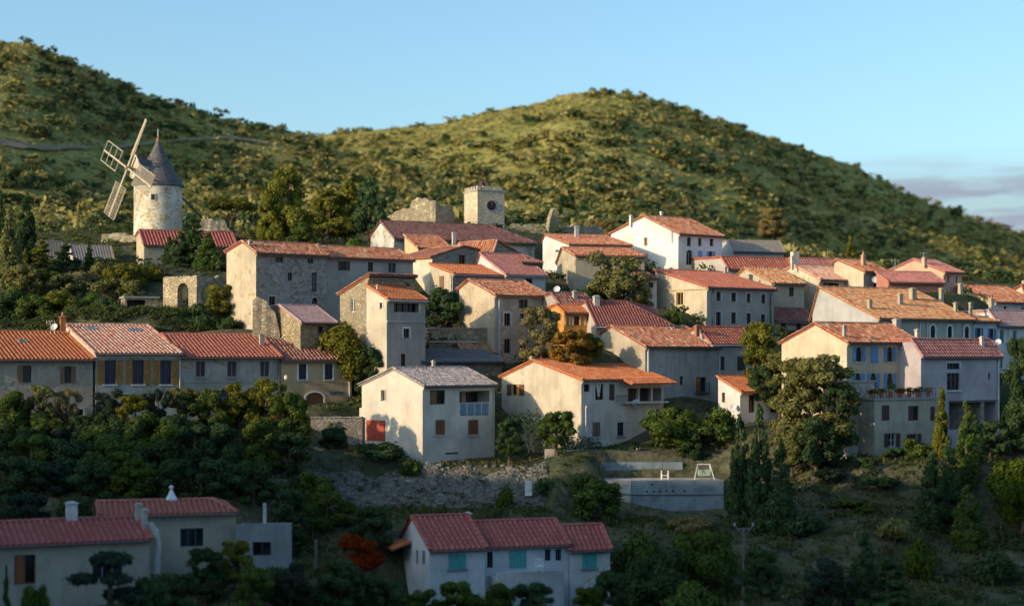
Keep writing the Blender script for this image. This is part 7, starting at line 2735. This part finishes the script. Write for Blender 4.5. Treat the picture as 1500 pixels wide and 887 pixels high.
for half, mat_ in ((0, SM), (1, SM2)):
    qs, rr = [], []
    for i in range(len(X)):
        if i in bigset or (rs.uniform() < 0.4) != bool(half):
            continue
        q, r = SCR[rs.randint(0, 6)]
        sel = slice(0, 24 if S[i] < 1.2 else 38)
        a = rs.uniform(0, 6.28)
        c_, s_ = math.cos(a), math.sin(a)
        q = q[sel]
        g = 1.4 if S[i] < 1.2 else 1.18
        p = np.stack([(q[..., 0] * c_ - q[..., 1] * s_) * S[i] * g + X[i], (q[..., 0] * s_ + q[..., 1] * c_) * S[i] * g + Y[i], q[..., 2] * S[i] * rs.uniform(0.7, 1.1) + Z[i] - 0.15], -1)
        qs.append(p)
        rr.append(r[sel])
    tag(add_obj('hillside_scrub', quads_mesh('hillside_scrub', np.concatenate(qs), mat_, np.concatenate(rr))), kind='stuff')
# fine tufts of dry grass and low herbs over the slopes
rs = np.random.RandomState(21)
n = 110000
px = rs.uniform(-120, 1620, n)
yy = 215 + (640 - 215) * rs.uniform(0, 1, n) ** 1.5
xx = (px - CX) / F * yy
fb = fbm(xx, yy, 24, 90)
kp = (rs.uniform(0, 1, n) < np.clip(0.6 + 1.4 * fb, 0.1, 1)) & ((yy > 256) | (px > 990)) & ~((px > 735) & (px < 905) & (yy < 262))
xx, yy = xx[kp], yy[kp]
zz = ground(xx, yy)
m = len(xx)
sz = rs.uniform(0.3, 0.75, m) * np.clip(yy / 300, 0.7, 1.6)
qs = []
for k in range(2):
    a = rs.uniform(0, 6.28, m)
    dx = np.stack([np.cos(a) * sz * 0.7, np.sin(a) * sz * 0.7, np.zeros(m)], -1)
    ba = np.stack([xx, yy, zz - 0.1], -1) + rs.normal(0, 0.3, (m, 3)) * (1, 1, 0)
    up_ = np.stack([rs.normal(0, 0.6, m) * sz, (0.35 + rs.normal(0, 0.5, m)) * sz, sz * rs.uniform(0.25, 0.7, m)], -1)
    qs.append(np.stack([ba - dx, ba + dx, ba + up_ + dx * 0.6, ba + up_ - dx * 0.7], 1))
HG = leaf_mat('hill_grass', (0.15, 0.16, 0.05), (0.52, 0.45, 0.17), 0.35)
tag(add_obj('hillside_grass', quads_mesh('hillside_grass', np.concatenate(qs), HG, np.tile(np.clip(rs.uniform(0, 1, m) * 0.7 + 0.9 * fb[kp] + 0.15, 0, 1), 2))), kind='stuff')
for px, top, w, Y_, mt, lab in ((1246, 345, 22, 255, 'pine', 'lone yellowish conifer on the hill foot above the roofs'), (1402, 300, 17, 800, 'dark', 'tiny lone tree on the skyline of the right hill'), (1133, 300, 36, 330, 'dry', 'pale dry tree on the lower hill above the white house'), (880, 318, 50, 246, 'dry', 'pale bare tree beside the long ruin wall')):
    tree('conifer' if Y_ == 255 else 'wild', px, top, w, Y_, mt, lab, base=314 if Y_ == 800 else None)

# ---------------------------------------------------------------- undergrowth and grass near the houses
rs = np.random.RandomState(12)
n = 10400
x = rs.uniform(-70, 62, n)
y = rs.uniform(96, 262, n) ** 1.0
y = np.where(rs.uniform(0, 1, n) < 0.55, rs.uniform(100, 150, n), y)
y[-1000:] = rs.uniform(163, 176, 1000)          # thicket above the front row
x[-1000:] = (rs.uniform(0, 350, 1000) - CX) / F * y[-1000:]
y[-3000:-1000] = rs.uniform(212, 268, 2000)      # scrub at the foot of the right hill
x[-3000:-1000] = (rs.uniform(1000, 1600, 2000) - CX) / F * y[-3000:-1000]
pxx = CX + F * x / y
z = ground(x, y)
FOOT = [(h_.X0, h_.Y0, h_.c_, h_.s_, h_.L, h_.W) for h_ in ALLH]
def clear(x, y, m):
    ok = np.ones(len(x), bool)
    for X0, Y0, c_, s_, L_, W_ in FOOT:
        u = (x - X0) * c_ + (y - Y0) * s_
        v = -(x - X0) * s_ + (y - Y0) * c_
        ok &= ~((u > -m) & (u < L_ + m) & (v > -m - 0.5) & (v < W_ + m))
    return ok
dn = fbm(x, y, 9, 31)
keep = clear(x, y, 0.9) & (pxx > -150) & (pxx < 1650) & (dn > np.where(y < 152, -0.16, -0.06))
keep |= clear(x, y, 0.9) & (np.arange(n) >= n - 3000) & ((np.arange(n) >= n - 1000) | (rs.uniform(0, 1, n) < 0.13))
keep &= ~((pxx > 735) & (pxx < 905) & (y > 226))
keep &= ~((x > 7) & (x < 19) & (y > 143) & (y < 153))
keep &= ~((x > -19) & (x < 4) & (y > 143) & (y < 150.5))
nb = 110                                           # weeds and bushes rooted in the drystone bank
xb = rs.uniform(-18, 3, nb)
tb = rs.uniform(0, 1, nb) ** 1.7
x = np.concatenate([x, xb])
y = np.concatenate([y, 145.2 + tb * 4.2])
z = np.concatenate([z, -12.5 + 3.0 * tb * (0.5 + 0.5 * tb)])
keep = np.concatenate([keep, np.ones(nb, bool)])
qs, rr = [], []
UB = scrub_quads(rs, 5, 50)
for i in np.where(keep)[0]:
    s = rs.uniform(0.2, 0.5) if i >= n else rs.uniform(0.35, 0.95) if y[i] < 152 or i >= n - 1000 else rs.uniform(0.6, 1.5)
    q, r = UB[rs.randint(0, 5)]
    k = q.mean(axis=1, keepdims=True)
    q2 = k + (q - k) * 0.62
    qs.append(q2 * (s, s, s * rs.uniform(0.6, 1.1)) + (x[i], y[i], z[i] - 0.1))
    rr.append(r)
tag(add_obj('undergrowth', quads_mesh('undergrowth', np.concatenate(qs), leaf_mat('undergrowth', (0.03, 0.055, 0.024), (0.125, 0.145, 0.05)), np.concatenate(rr))), kind='stuff')
n = 60000
x = rs.uniform(-70, 62, n)
y = np.where(rs.uniform(0, 1, n) < 0.75, rs.uniform(100, 152, n), rs.uniform(152, 262, n))
pxx = CX + F * x / y
keep = (pxx > -100) & (pxx < 1600) & clear(x, y, 0.2) & (fbm(x, y, 6, 77) > -0.12) & ~((x > 7) & (x < 19) & (y > 145.5) & (y < 152))
x, y = x[keep], y[keep]
z = ground(x, y)
m = len(x)
a = rs.uniform(0, 6.28, m)
hgt = rs.uniform(0.12, 0.42, m)
w = rs.uniform(0.05, 0.12, m)
lean = rs.normal(0, 0.16, (m, 2))
base = np.stack([x, y, z - 0.04], -1)
dx = np.stack([np.cos(a) * w, np.sin(a) * w, np.zeros(m)], -1)
tip = base + np.stack([lean[:, 0], lean[:, 1], hgt], -1)
q = np.stack([base - dx, base + dx, tip + dx * 0.5, tip - dx * 0.5], 1)
GR = leaf_mat('grass', (0.055, 0.065, 0.022), (0.19, 0.165, 0.08), 0.2)
tag(add_obj('grass', quads_mesh('grass', q, GR, rs.uniform(0, 1, m))), kind='stuff')
